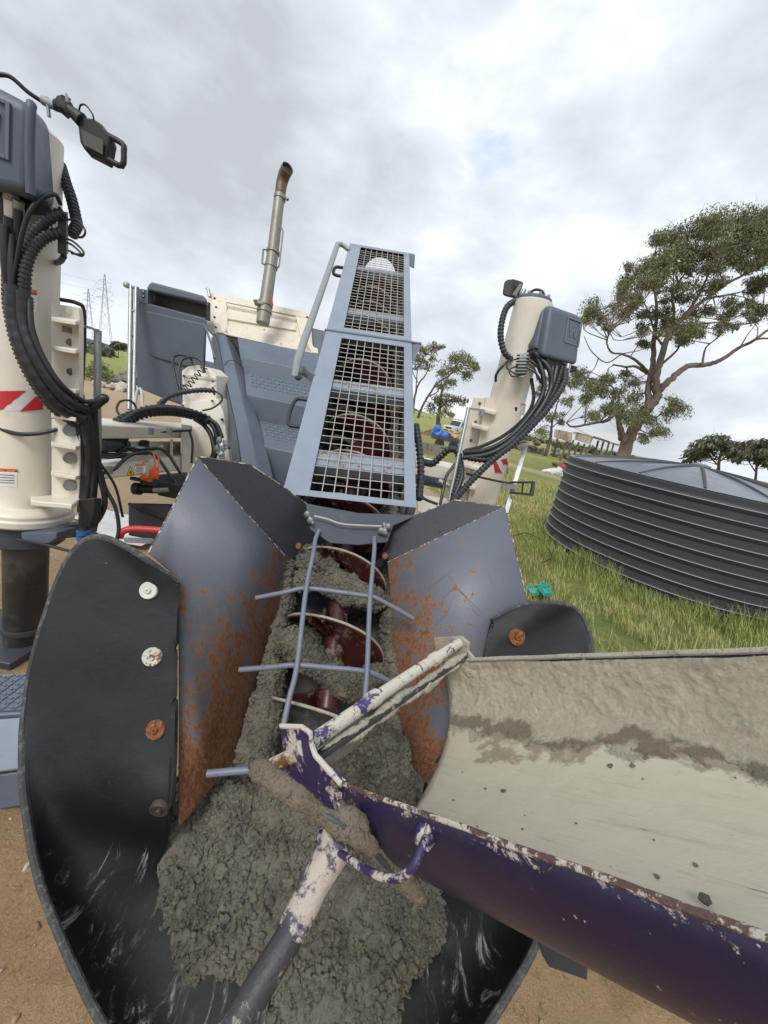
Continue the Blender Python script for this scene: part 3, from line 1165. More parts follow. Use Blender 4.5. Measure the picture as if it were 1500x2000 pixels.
dv.operation = 'DISTANCE'
sxy = a.n('ShaderNodeVectorMath')
sxy.operation = 'MULTIPLY'
a.l(a.co, sxy.inputs[0])
sxy.inputs[1].default_value = (1, 1, 0)
a.l(sxy.outputs[0], dv.inputs[0])
dv.inputs[1].default_value = (TC[0], TC[1], 0)
patch = a.math('MULTIPLY', patch, a.rng(dv.outputs['Value'], TR + .30, TR + .7, .12, 1))
a.lay(patch, (.52, .46, .20), .7, .75)
a.lay(a.rng(gn, .82, .97), (.50, .43, .24), .7, .7)
grass = bb.build('grass', a.done(), flat=True)
tag(grass, 'green and straw coloured grass growing round the tank and over the paddock', 'grass', kind='stuff')

# ============================================================ TANK
tk = thing('water_tank', 'round charcoal plastic water tank with ribbed wall standing in long grass', 'water tank', (TC[0], TC[1], 0))
TH = 1.735
prof, zs_ = [], []
nr = 9
prof.append((TR, -.05))
for i in range(nr):
    z0 = .06 + i * (TH - .17) / nr
    dz = (TH - .17) / nr
    prof += [(TR - .004, z0), (TR - .004, z0 + dz * .50), (TR - .020, z0 + dz * .53), (TR - .020, z0 + dz * .60), (TR - .004, z0 + dz * .64), (TR - .002, z0 + dz * .86), (TR + .026, z0 + dz * .885), (TR + .028, z0 + dz * .93), (TR + .004, z0 + dz * .97)]
prof += [(TR - .004, TH - .10), (TR + .004, TH - .06), (TR + .006, TH - .01), (TR - .01, TH)]
MB().lathe(prof, (TC[0], TC[1], 0), seg=128).build('wall', M['tank'], tk, angle=50)
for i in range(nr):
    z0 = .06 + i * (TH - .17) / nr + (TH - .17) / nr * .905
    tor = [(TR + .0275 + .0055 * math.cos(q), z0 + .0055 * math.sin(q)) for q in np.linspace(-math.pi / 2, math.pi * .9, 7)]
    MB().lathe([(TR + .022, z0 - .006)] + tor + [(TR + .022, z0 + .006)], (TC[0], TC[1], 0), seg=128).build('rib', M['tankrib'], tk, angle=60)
# domed roof with radial ribs
TA = .31


def roofz(r_):
    return TH + TA * (1 - (r_ / TR) ** 1.7) * .93 + .008


nu_, nv_ = 40, 192
Pr = np.zeros((nu_, nv_ + 1, 3))
for i in range(nu_):
    r_ = (TR - .01) * i / (nu_ - 1)
    for j in range(nv_ + 1):
        q = 2 * math.pi * j / nv_
        ph = (q * 16 / (2 * math.pi)) % 1
        ribh = .0 * max(0, 1 - abs(ph - .5) / .07) * (r_ > .16) * (1 if r_ < TR * .93 else .2)
        sink = -.020 * math.sin(math.pi * min(1, r_ / TR)) * (1 if abs(ph - .5) > .06 else 0) * (abs(((ph + .5) % 1) - .5) > .0)
        Pr[i, j] = (TC[0] + r_ * math.cos(q), TC[1] + r_ * math.sin(q), roofz(r_) + ribh + sink)
grid(Pr).build('roof', M['tankroof'], tk, angle=35)
for k in range(16):
    q = (k + .5) / 16 * 2 * math.pi
    MB().tube([(TC[0] + r_ * math.cos(q), TC[1] + r_ * math.sin(q), roofz(r_) - .006) for r_ in np.linspace(.10, TR - .06, 14)], [.016, .024, .026, .022], 8).build('roof_rib', M['tank'], tk)
MB().lathe([(.15, roofz(.15) - .01), (.15, roofz(0) + .03), (.09, roofz(0) + .05), (0, roofz(0) + .055)], (TC[0], TC[1], 0), seg=32).build('peak_cap', M['tankroof'], tk)
hc = atZ(1500, 945, TH + .17)
hcx = (TC[0] + 1.02, TC[1] - 1.08)
rh = math.hypot(hcx[0] - TC[0], hcx[1] - TC[1])
hz = roofz(rh)
hat = MB().lathe([(.38, -.03), (.37, .035), (.33, .05), (.27, .045), (.26, .0)], (hcx[0], hcx[1], hz), seg=40).build('inlet_collar', M['tankroof'], tk)
st_ = MB()
st_.lathe([(.26, .0), (.25, -.06), (0, -.07)], (hcx[0], hcx[1], hz + .045), seg=30)
for k in range(-6, 7):
    hw = math.sqrt(max(0, .25 ** 2 - (k * .04) ** 2))
    st_.beam((hcx[0] - hw, hcx[1] + k * .04, hz + .046), (hcx[0] + hw, hcx[1] + k * .04, hz + .046), .006, .006)
    st_.beam((hcx[0] + k * .04, hcx[1] - hw, hz + .050), (hcx[0] + k * .04, hcx[1] + hw, hz + .050), .006, .006)
st_.build('strainer', M['galv'], tk)

# ============================================================ SHED, VEHICLE, JUNK
Z7 = (780, 780, 3.26)
z7 = lambda u, v: (Z7[0] + u / Z7[2], Z7[1] + v / Z7[2])


def corr_mat(name, base):
    a = MatB(name, base, .55, .2)
    a.lay(a.rng(a.noise(.9, 7, .7, stretch=(1, 1, .4)), .46, .58), (.36, .19, .10), .85, .8)
    a.lay(a.rng(a.noise(3.2, 7, .75, stretch=(2, 2, .12), off=(3, 1, 1)), .53, .58), (.26, .12, .06), .85, .8)
    return a.done()


M['corr'] = corr_mat('rusty_corrugated_iron', (.50, .48, .43))
shed = thing('open_shed', 'open farm shed with rusty corrugated fascia and pale sloping roof under the gum tree', 'shed', atY(*z7(1110, 350), 40)[:2].tolist() + [0])


def corr_sheet(poly4, n, amp):
    A, B_, C_, D_ = [np.array(p) for p in poly4]       # top-left, top-right, bottom-right, bottom-left
    nn = nrm(np.cross(B_ - A, D_ - A))
    P = np.zeros((n * 6 + 1, 2, 3))
    for i in range(n * 6 + 1):
        t = i / (n * 6)
        o_ = nn * amp * math.sin(t * n * 2 * math.pi)
        P[i, 0] = A + (B_ - A) * t + o_
        P[i, 1] = D_ + (C_ - D_) * t + o_
    return grid(P)


def zY(u, v, Y):
    return atY(*z7(u, v), Y)


corr_sheet([zY(990, 188, 38), zY(1105, 212, 39), zY(1095, 277, 39), zY(983, 240, 38)], 10, .05).build('fascia_sheet', M['corr'], shed, flat=True)
corr_sheet([zY(1125, 206, 39.2), zY(1237, 236, 40), zY(1217, 290, 40), zY(1113, 256, 39.2)], 10, .05).build('fascia_sheet', M['corr'], shed, flat=True)
corr_sheet([zY(1105, 206, 39.0), zY(1128, 208, 39.2), zY(1124, 222, 39.2), zY(1106, 218, 39.0)], 2, .05).build('fascia_sheet', M['corr'], shed, flat=True)
rf = MB().hexa([zY(1115, 178, 38.8), zY(1235, 236, 40.0), zY(1405, 285, 52), zY(1395, 222, 52)], [p + np.array([0, 0, -.12]) for p in (zY(1115, 178, 38.8), zY(1235, 236, 40.0), zY(1405, 285, 52), zY(1395, 222, 52))])
rf.build('roof', M['zinc'], shed)
for (u0, v0, u1, Y) in ((1072, 262, 1034, 39), (1110, 258, 1070, 45), (1144, 272, 1108, 39.3), (1180, 282, 1148, 46), (1215, 290, 1175, 40), (1268, 262, 1240, 43), (1300, 268, 1275, 45), (1335, 275, 1312, 47), (1365, 280, 1345, 49), (1008, 245, 985, 44)):
    t_ = zY(u0, v0, Y)
    b_ = zY(u1, 355 + (u1 - 1034) * .08, Y)
    b_ = np.array([b_[0], b_[1], 0])
    MB().tube([t_, np.array([t_[0] * .5 + b_[0] * .5, t_[1], t_[2] * .5]), b_], .11, 7).build('post', M['barkdark'], shed)
MB().beam(zY(1235, 240, 40.1), zY(1395, 290, 52), .15, .2).build('roof_beam', M['barkdark'], shed)

# white off-road vehicle
vp = atZ(890, 851)
vd = nrm([vp[0], vp[1], 0])
vr = np.array([vd[1], -vd[0], 0])
fwd = -vd * .86 - vr * .5
fwd = nrm(fwd)
rt = np.array([-fwd[1], fwd[0], 0])
van = thing('off_road_vehicle', 'white boxy off-road vehicle parked in the far paddock beside the leaning gum tree', 'vehicle', vp)
K = 1.0


def vpt(x, y, z):
    return np.array([vp[0], vp[1], 0]) + rt * x * K + fwd * y * K + np.array([0, 0, z * K])


body = MB()
body.hexa([vpt(-.85, 2.1, .45), vpt(.85, 2.1, .45), vpt(.85, 2.0, 1.05), vpt(-.85, 2.0, 1.05)], [vpt(-.85, -2.1, .5), vpt(.85, -2.1, .5), vpt(.85, -2.1, 1.1), vpt(-.85, -2.1, 1.1)])
body.build('body', M['vanwhite'], van, bevel=.06)
MB().hexa([vpt(-.80, .95, 1.08), vpt(.80, .95, 1.08), vpt(.70, .45, 1.85), vpt(-.70, .45, 1.85)], [vpt(-.80, -2.05, 1.08), vpt(.80, -2.05, 1.08), vpt(.72, -1.9, 1.85), vpt(-.72, -1.9, 1.85)]).build('cabin', M['vanwhite'], van, bevel=.05)
MB().hexa([vpt(-.70, .93, 1.18), vpt(.70, .93, 1.18), vpt(.64, .56, 1.74), vpt(-.64, .56, 1.74)], [vpt(-.70, .86, 1.14), vpt(.70, .86, 1.14), vpt(.64, .48, 1.70), vpt(-.64, .48, 1.70)]).build('windscreen', M['glass'], van)
for sx_ in (-1, 1):
    for y0, y1 in ((.55, -.25), (-.40, -1.1), (-1.2, -1.8)):
        MB().hexa([vpt(sx_ * .81, y0, 1.2), vpt(sx_ * .81, y1, 1.2), vpt(sx_ * .745, y1, 1.7), vpt(sx_ * .745, y0 - .12, 1.7)], [vpt(sx_ * .75, y0, 1.2), vpt(sx_ * .75, y1, 1.2), vpt(sx_ * .69, y1, 1.7), vpt(sx_ * .69, y0 - .12, 1.7)]).build('side_window', M['glass'], van)
    for y0 in (1.35, -1.35):
        wb_ = MB().lathe([(.36, -.12), (.38, -.08), (.38, .08), (.36, .12)], vpt(sx_ * .78, y0, .38), rt, 20)
        wh = wb_.build('wheel', M['black'], van)
        MB().lathe([(.2, -.13), (.2, .13)], vpt(sx_ * .78, y0, .38), rt, 14).build('rim', M['galv'], wh)
    MB().disc(vpt(sx_ * .62, 2.06, .82), fwd, .12, .03).build('headlight', M['lamp_white'], van)
MB().box(vpt(0, 2.1, .5), (1.7, .14, .16), rt, fwd).build('bumper', M['black'], van)
MB().box(vpt(0, 2.05, .82), (.8, .08, .2), rt, fwd).build('grille', M['black'], van)

# trailer load with tarp, beyond the conveyor
tp = atZ(870, 876)
td = nrm([tp[0], tp[1], 0])
trr = np.array([td[1], -td[0], 0])
tl = thing('loaded_trailer', 'low trailer heaped with blue tarpaulin and scrap timber out in the paddock', 'trailer', tp)


def tpt(x, y, z):
    return np.array([tp[0], tp[1], 0]) + trr * x + td * y + np.array([0, 0, z])


MB().box(tpt(0, 0, .55), (2.1, 1.3, .12), trr, td).build('deck', M['barkbits'], tl)
for sx_ in (-1, 1):
    MB().box(tpt(sx_ * 1.04, 0, .7), (.05, 1.3, .25), trr, td).build('side_board', M['gunmetal'], tl)
    MB().lathe([(.3, -.09), (.31, 0), (.3, .09)], tpt(sx_ * .45, -.7, .3), td, 18).build('wheel', M['black'], tl)
MB().box(tpt(0, -.66, .68), (2.1, .05, .22), trr, td).build('side_board', M['gunmetal'], tl)
b = MB()
b.lump(tpt(-.75, 0, .98), .40, 3, .5, 3, (1, .8, .8))
b.lump(tpt(-.15, -.3, .84), .34, 4, .5, 3, (1.4, .8, .5))
b.build('tarpaulin', M['bluetarp'], tl, angle=25)
b = MB()
for i in range(16):
    c0 = tpt(.2 + rr_.normal() * .4, rr_.normal() * .3, .78 + .28 * rr_.random())
    b.beam(c0, c0 + trr * (.6 + .3 * rr_.random()) * (1 if i % 2 else -1) + np.array([0, .1, .35 * rr_.random()]), .12, .04)
b.lump(tpt(.45, 0, .9), .38, 8, .5, 3, (1.2, 1, .7))
b.build('timber_scraps', M['tan'], tl)
mound = MB()
mp_ = atZ(868, 856)
mound.lump([mp_[0], mp_[1], 0], 1.0, 12, .3, 4, (2.4, 1.5, .75))
tag(mound.build('soil_mound', paint('brown_soil', (.22, .12, .07), .95, .5, None, .02)), 'low brown soil mound in front of the leaning gum tree', 'soil mound')

jb = MB()
jb.tube([atZ(816, 873) + np.array([0, 0, .4]), atZ(838, 884) + np.array([0, 0, .5])], .05, 6)
hp = atZ(826, 884)
hw_ = thing('tow_implement', 'small rusty drawn implement in the grass left of the trailer', 'farm implement', hp)
for dx in (-.5, .1, .6):
    MB().lathe([(.28, -.03), (.28, .03)], hp + np.array([dx, 0, .28]), (.2, 1, 0), 14).build('wheel', M['barkbits'], hw_)
MB().beam(hp + np.array([-.9, 0, .45]), hp + np.array([1.1, .1, .5]), .1, .1).build('drawbar', M['barkbits'], hw_)
MB().beam(hp + np.array([.1, -.3, .5]), hp + np.array([.1, .5, .8]), .08, .08).build('mast', M['barkbits'], hw_)


def heap(name, label, cat, uv, n, mat, size, seed, spread, group=None, amp=.5, hz=.5):
    r_ = np.random.default_rng(seed)
    c = atZ(*uv)
    b_ = MB()
    for i in range(n):
        b_.lump(c + np.array([r_.normal() * spread, r_.normal() * spread * .6, abs(r_.normal()) * hz * size]), size * (.5 + r_.random()), seed + i, amp, 2, (1, .8, .7))
    return tag(b_.build(name, mat, angle=20), label, cat, group, 'stuff')


heap('scrap_row', 'row of rusty scrap and old machinery along the far paddock edge left of the shed', 'scrap', (1045, 884), 70, M['barkbits'], .33, 41, 2.6, hz=1.4)
heap('white_rubbish', 'white plastic rubbish heap lying in the grass in front of the shed', 'rubbish', (1083, 926), 14, M['paper'], .22, 42, .32)
heap('dry_brush', 'brown heap of dry brush beside the tank in front of the shed posts', 'brush heap', (1117, 918), 26, paint('dry_brush', (.30, .18, .10), .95, .5, None, .02), .30, 43, .5)
rb = thing('red_drum', 'small red drum lying beside the white rubbish heap', 'drum', atZ(1098, 926))
MB().lathe([(.0, -.3), (.24, -.3), (.26, -.26), (.26, .26), (.24, .3), (0, .3)], atZ(1098, 926) + np.array([0, 0, .26]), (1, .2, 0), 20).build('shell', M['red'], rb)
MB().lathe([(.268, -.02), (.275, 0), (.268, .02)], atZ(1098, 926) + np.array([0, 0, .26]), (1, .2, 0), 20).build('hoop', M['red'], rb)
heap('timber_heap', 'grey heap of broken timber on the grass across the dirt road', 'timber heap', (228, 748), 40, M['barkbits'], .30, 44, .8, hz=1.0)
heap('rubble_heap', 'pale orange rubble lying below the grey timber heap', 'rubble', (240, 764), 16, M['stonew'], .26, 45, .6)
c = atZ(185, 745)
bush_c = [c + np.array([rr_.normal() * .35, rr_.normal() * .3, .25 + .75 * rr_.random()]) for _ in range(9)]
bb_ = thing('shrub', 'bright green shrub at the road edge behind the black stay', 'shrub', (c[0], c[1], 0))
leaf_cards(bush_c, [.40] * 9, [330] * 9, .16, 61, elong=4, droop=-1.2).build('foliage', leafmat('shrub_leaves', [(.15, .20, .06), (.19, .25, .08), (.23, .28, .11), (.12, .16, .05)]), bb_, flat=True)
ct = MB()
for q in bush_c:
    ct.tube([(c[0], c[1], 0), (q + c) / 2 * np.array([1, 1, 1]), q], [.03, .02, .01], 5)
ct.build('stem', M['barkdark'], bb_)


# ============================================================ PYLONS
def pylon(label, base_uv, top_uv, Y, bw):
    B_ = atY(*base_uv, Y)
    B_ = np.array([B_[0], B_[1], 0])
    h = atY(*top_uv, Y)[2]
    t = thing('power_pylon', label, 'pylon', B_, 'steel lattice pylons')
    b_ = MB()
    lv = [0, .22, .40, .54, .66, .76, .84, .90, .95, 1.0]

    def half(s_):
        return bw * ((1 - s_) ** 1.15 * .92 + .07)
    ca, sa = math.cos(.5), math.sin(.5)

    def cor(k, s_):
        q = half(s_)
        x, y = [(-q, -q), (q, -q), (q, q), (-q, q)][k]
        return B_ + np.array([x * ca - y * sa, x * sa + y * ca, s_ * h])
    rl = .00038 * Y
    for k in range(4):
        b_.tube([cor(k, s_) for s_ in lv], rl, 4)
        for s0, s1 in zip(lv, lv[1:]):
            b_.tube([cor(k, s0), cor((k + 1) % 4, s1)], rl * .55, 3)
            b_.tube([cor((k + 1) % 4, s0), cor(k, s1)], rl * .55, 3)
    b_.build('lattice', M['pyl'], t, angle=60)
    ends = []
    for s_, w_ in ((.68, 1.3), (.79, 1.15), (.90, .95)):
        a_ = MB()
        for sg in (-1, 1):
            tip = B_ + np.array([sg * w_ * bw * ca, sg * w_ * bw * sa, s_ * h])
            ends.append(tip - np.array([0, 0, .02 * h]))
            for k in ((0, 3) if sg < 0 else (1, 2)):
                a_.tube([cor(k, s_ - .0), tip], rl * .6, 3)
                a_.tube([cor(k, s_ + .035), tip], rl * .6, 3)
        a_.build('cross_arm', M['pyl'], t)
    return ends


M['pyl'] = paint('far_galvanised_lattice', (.26, .28, .31), .6, .1)
e1 = pylon('taller nearer steel lattice pylon left of the guard rails', (206, 690), (194, 533), 260, 3.9)
e2 = pylon('shorter farther steel lattice pylon left of the taller one', (175, 683), (173, 564), 340, 3.9)
pl = MB()
for p, q in zip(e1, e2):
    pl.tube([p, (p + q) / 2 - np.array([0, 0, 2.5]), q], .05, 3, smooth=5)
    d_ = nrm(np.array([260, -40, 0]))
    far = p + np.array([-260, -170, 4.0])
    pl.tube([p, (p + far) / 2 - np.array([0, 0, 9]), far], .03, 3, smooth=6)
tag(pl.build('power_lines', M['pyl']), 'thin overhead power lines strung from the lattice pylons', 'power lines')

# things lying in the grass
tc0 = atZ(1055, 1168)
tq = thing('teal_plastic_crate', 'broken teal plastic crate lying in the grass behind the far rubber flap', 'crate', tc0)
for k, (dx, dy, sz, an) in enumerate(((-.10, .02, .16, .3), (.06, .10, .15, 1.1), (.0, -.06, .14, 2.0))):
    b = MB()
    X_, Y_ = np.array([math.cos(an), math.sin(an), .25]), np.array([-math.sin(an), math.cos(an), .1])
    c_ = tc0 + np.array([dx, dy, .06 + .03 * k])
    b.box(c_, (sz, sz * .9, .008), X_, Y_, np.cross(X_, Y_))
    for sg in (-1, 1):
        b.box(c_ + nrm(X_) * sg * sz / 2 + np.array([0, 0, .02]), (.008, sz * .9, .06), X_, Y_, np.cross(X_, Y_))
        b.box(c_ + nrm(Y_) * sg * sz * .45 + np.array([0, 0, .02]), (sz, .008, .05), X_, Y_, np.cross(X_, Y_))
    b.build('crate_side', M['teal'], tq)
cb = MB()
cb.tube([atZ(1000, 1058) + np.array([0, 0, .12]), atZ(1022, 1056) + np.array([0, 0, .16]), atZ(1050, 1068) + np.array([0, 0, .16]), atZ(1068, 1088) + np.array([0, 0, .14]), atZ(1072, 1102) + np.array([0, 0, .12]), atZ(1055, 1110) + np.array([0, 0, .1])], .008, 7, 6)
tag(cb.build('black_cable', M['hose']), 'thin black cable looping through the grass at the left foot of the tank', 'cable')
# stones and clods on the bare dirt
r5 = np.random.default_rng(5)
n5 = 2600
px5 = np.stack([r5.uniform(-2.6, 2.2, n5), r5.uniform(.2, 6.0, n5), np.full(n5, .012)], -1)
k5 = fbm(px5, 1.6, 2, 71)
px5 = px5[(px5[:, 0] < .95) & (r5.random(n5) < .45 + .8 * k5) | ((px5[:, 1] < 1.4) & (r5.random(n5) < .6))]
gz = .035 * fbm(px5 * np.array([1, 1, 0]), 1.1, 4, 3)
px5[:, 2] = gz * np.clip(1 - np.hypot(px5[:, 0], px5[:, 1]) / 25, 0, 1) + .006
Vc, Fc = clods(px5, .004 + .016 * r5.random(len(px5)) ** 4, 3, 2, 0)
b = MB()
b.v, b.f = Vc.tolist(), Fc.tolist()
a = MatB('dirt_clod', (.36, .25, .15), .95)
gi = a.n('ShaderNodeNewGeometry').outputs['Random Per Island']
a.lay(a.rng(gi, .3, .7), (.25, .16, .09), .95)
a.lay(a.rng(gi, .9, .95), (.5, .43, .34), .9)
a.bump(a.noise(90, 5, .7), .004)
struct(b.build('gravel', a.done(), angle=180), 'stuff')
bpy.data.objects['gravel']['label'] = 'loose stones and clods scattered over the bare brown dirt'
bpy.data.objects['gravel']['category'] = 'gravel'


# ============================================================ THE PAVING MACHINE
def cyl_hit(u, v, A, r_):
    """first hit of a pixel's ray on the leaning cylinder of radius r_ round A"""
    ax = AXES[round(float(A[0]), 4)]
    k = ray(u, v)
    o_ = CC - A
    kp, op = k - ax * np.dot(k, ax), o_ - ax * np.dot(o_, ax)
    a_, b_, c_ = kp @ kp, op @ kp, op @ op - r_ * r_
    t = (-b_ - math.sqrt(max(0, b_ * b_ - a_ * c_))) / a_
    return CC + k * t


AXES = {}


def decal(A, r_, quads, name, mat, parent, nu=8, nv=3, off=.0015):
    b = MB()
    for q in quads:
        q = [np.array(p, float) for p in q]
        P = np.zeros((nu + 1, nv + 1, 3))
        for i in range(nu + 1):
            for j in range(nv + 1):
                s_, t_ = i / nu, j / nv
                uv = (q[0] * (1 - s_) + q[1] * s_) * (1 - t_) + (q[3] * (1 - s_) + q[2] * s_) * t_
                P[i, j] = cyl_hit(uv[0], uv[1], A, r_ + off)
        g = grid(P)
        b.add(g.v, g.f)
    return b.build(name, mat, parent)


pv = thing('slipform_paver', 'large cream and blue-grey slipform paving machine with two tall lifting columns and an exhaust pipe', 'paving machine', (-1.6, 3.6, 0))
# ---- near lifting column (left)
AL = atZ(50, 1262, 0)
AT = atY(57, 300, AL[1] + .10)
AXL = nrm(AT - AL)
AXES[round(float(AL[0]), 4)] = AXL
at_true = at
at = lambda u, v, d: atY(u, v, d)          # round the near column the third number is the distance ahead


def zL(v):
    return atY(50 + 7 * (1262 - v) / 962, v, AL[1] + .10 * (1262 - v) / 962)[2]


RC = .129
top = 2.93
col = MB().lathe([(RC, zL(1000)), (RC, top), (RC - .02, top + .02), (0, top + .02)], AL, AXL, seg=48).build('lifting_column', M['white'], pv)
z0 = zL(1012)
MB().lathe([(.215, z0), (.23, z0 + .012), (.23, z0 + .045), (.22, z0 + .055), (.22, z0 + .075), (.205, z0 + .09), (RC + .004, z0 + .10)], AL, AXL, seg=48).build('flange', M['white'], col, bevel=.003)
MB().lathe([(.17, z0 - .15), (.19, z0 - .13), (.19, z0 - .01), (.16, z0)], AL, AXL, seg=40).build('collar', M['gunmetal'], col)
for lug in ([(78, 1032, 1.98), (150, 1024, 2.08), (156, 1034, 2.08), (154, 1050, 2.08), (82, 1054, 1.98)], [(40, 1040, 1.90), (110, 1040, 1.93), (112, 1052, 1.93), (95, 1062, 1.91), (42, 1060, 1.88)]):
    MB().prism([at(*p) for p in lug], np.array([.02, .12, 0])).build('collar_lug', M['bluedark'], col, bevel=.006)
a = MatB('oily_black_leg_tube', (.030, .030, .030), .35, .2)
a.lay(a.rng(a.noise(2.6, 6, .7), .46, .62), (.085, .078, .062), .6, .8)
a.lay(a.rng(a.noise(30, 5, .7), .6, .7), (.10, .09, .07), .7, .5)
leg = MB().lathe([(.110, .03), (.110, zL(1055))], AL, AXL, seg=40).build('leg_tube', a.done(), pv)
MB().lathe([(.12, .14), (.123, .15), (.123, .17), (.12, .18)], AL, AXL, seg=40).build('leg_ring', M['darkmetal'], leg)
MB().box((AL[0] - .15, AL[1], .03), (.56, .45, .07)).build('foot_plate', M['darkmetal'], pv, bevel=.006)
MB().box((AL[0] - .3, AL[1] - .05, -.02), (.9, .65, .05)).build('timber_pad', M['tan'], pv, bevel=.004)
# bracket web with ribs and gauges
wn = nrm(_F * np.array([1, 1, 0]))                    # horizontal view direction
PW = AL + np.array([0, 0, 0]) + nrm(np.array([1, .1, 0])) * .1


def wp(u, v, dy=0.0):
    return hit(u, v, AL + np.array([0, .02 + dy, 0]), np.array([.10, 1.0, 0]))


for vs in (((100, 592), (152, 600), (155, 625), (155, 800), (100, 800)), ((100, 818), (152, 822), (156, 860), (154, 985), (100, 990))):
    MB().prism([wp(*p) for p in vs], np.array([0, .03, 0])).build('bracket_web', M['white'], col, bevel=.004)
for v in (628, 684, 762, 816, 872, 930):
    MB().prism([wp(100, v, -.09), wp(148, v + 8, -.09), wp(156, v + 6, .01), wp(100, v - 4, .01)], np.array([0, 0, .022])).build('bracket_rib', M['white'], col, bevel=.004)
MB().prism([wp(60, 978, -.20), wp(140, 985, -.20), wp(158, 975, 0), wp(155, 968, .05), wp(60, 965, .05)], np.array([0, 0, -.03])).build('bracket_foot', M['white'], col, bevel=.006)
for (u, v) in ((137, 840), (137, 894), (137, 947)):
    c = wp(u, v, -.012)
    nn = -nrm(c * np.array([1, 1, 0]))
    gg = MB().lathe([(.0, .0), (.030, .0), (.034, .006), (.034, .014), (.029, .018), (.027, .012), (0, .012)], c + nn * .0, nn, 24)
    gg.build('gauge', M['galv'], col)
for (u, v) in ((137, 607), (137, 669), (138, 726)):
    c = wp(u, v, -.003)
    MB().disc(c, -nrm(c * np.array([1, 1, 0])), .018, .002, 18).build('bracket_hole', M['soot'] if v > 610 else M['lamp_white'], col)
MB().lathe([(.0, .0), (.02, .0), (.02, .03), (0, .03)], wp(131, 650, -.05), (0, 0, 1), 12).build('bolt', M['soot'], col)
# tape and stickers
decal(AL, RC, [((-30, 765), (84, 765), (84, 807), (-30, 800))], 'reflective_tape', M['whitetape'], col)
decal(AL, RC, [((-8, 764), (52, 763), (4, 800), (-30, 800)), ((68, 776), (84, 768), (84, 800), (38, 804))], 'tape_stripe', M['redtape'], col, off=.003)
decal(AL, RC, [((-20, 914), (34, 916), (34, 952), (-20, 948))], 'warning_sticker', M['paper'], col)
decal(AL, RC, [((-20, 914), (34, 916), (34, 922), (-20, 920))], 'sticker_band', M['orange'], col, off=.0025)
decal(AL, RC, [((50, 564), (72, 567), (72, 610), (50, 607))], 'warning_sticker', M['paper'], col)
decal(AL, RC, [((50, 564), (72, 567), (72, 577), (50, 574))], 'sticker_band', M['orange'], col, off=.0025)
decal(AL, RC, [((-18, 926 + 5 * k), (28, 928 + 5 * k), (28, 929.2 + 5 * k), (-18, 927.2 + 5 * k)) for k in range(4)], 'sticker_print', M['ink'], col, off=.003)
decal(AL, RC, [((52, 583 + 6 * k), (68, 584 + 6 * k), (68, 585.2 + 6 * k), (52, 584.2 + 6 * k)) for k in range(4)], 'sticker_print', M['ink'], col, off=.003)


def cyl_text(txt, A, r_, u0, v0, u1, v1, hpx, mat, parent, name='sticker_word'):
    p0, p1 = cyl_hit(u0, v0, A, r_ + .004), cyl_hit(u1, v1, A, r_ + .004)
    d_ = depth(p0)
    up = np.array([0, 0, 1.0])
    b = text_mesh(txt, np.linalg.norm(p1 - p0) / 4.6, p0, p1 - p0, up, mat, name, parent)
    return b.build(name, mat, parent, flat=True)


cyl_text('WARNING', AL, RC, 8, 920.5, 34, 922, 4.5, M['ink'], col)
cyl_text('WARNING', AL, RC, 51, 573, 72, 576, 5, M['ink'], col)
hose([(-10, 828, 2.0), (8, 840, 1.98), (40, 848, 1.97), (80, 846, 2.0), (115, 838, 2.05)], 4, 'strap_hose', M['hose'], col, fn_=at)
# control box
bx = MB().hexa([at(-110, 118, 1.78), at(64, 203, 1.86), at(62, 384, 1.86), at(-104, 352, 1.78)], [at(-80, 130, 2.28), at(97, 240, 2.16), at(112, 412, 2.16), at(-70, 372, 2.28)])
cbox = bx.build('control_box', M['bluedark'], col, bevel=.045, seg=5)
fb = [at(-110, 118, 1.78), at(64, 203, 1.86), at(62, 384, 1.86), at(-104, 352, 1.78)]
fx, fz = nrm(fb[1] - fb[0]), nrm(fb[0] - fb[3])
fn = nrm(np.cross(fx, fz))
if fn[1] > 0:
    fn = -fn


def emblem(cen, X, Z, N, w_, h_, parent, mat, t=.006, scl=1.0):
    """raised square frame with a W of slanting bars"""
    b = MB()
    for sx_ in (-1, 1):
        b.box(cen + X * sx_ * w_ / 2, (t * 2.4, h_ + t * 2.4, t * 2), X, Z, N)
        b.box(cen + Z * sx_ * h_ / 2, (w_ - t * 2.4, t * 2.4, t * 2), X, Z, N)
    pts = [(-.28, .26), (-.17, -.24), (0, .10), (.17, -.24), (.28, .26)]
    for (x0, y0), (x1, y1) in zip(pts, pts[1:]):
        b.beam(cen + X * x0 * w_ + Z * y0 * h_, cen + X * x1 * w_ + Z * y1 * h_, t * 2.2, t * 2, N)
    return b.build('emblem', mat, parent, bevel=.002)


ec = hit(-27, 238, fb[0], fn)
e_ = emblem(ec + fn * .004, fx, fz, fn, .15, .19, col, M['bluemid'])
MB().tube([at(62, 205, 1.87), at(60, 215, 1.855), at(58, 300, 1.855), at(60, 380, 1.86)], .018, 10, 4).build('box_ridge', M['bluedark'], col)
MB().hexa([at(-60, 362, 1.9), at(100, 400, 2.0), at(104, 425, 2.0), at(-60, 400, 1.9)], [at(-60, 362, 2.2), at(108, 405, 2.2), at(108, 425, 2.2), at(-60, 400, 2.2)]).build('box_underside', M['black'], col, bevel=.01)
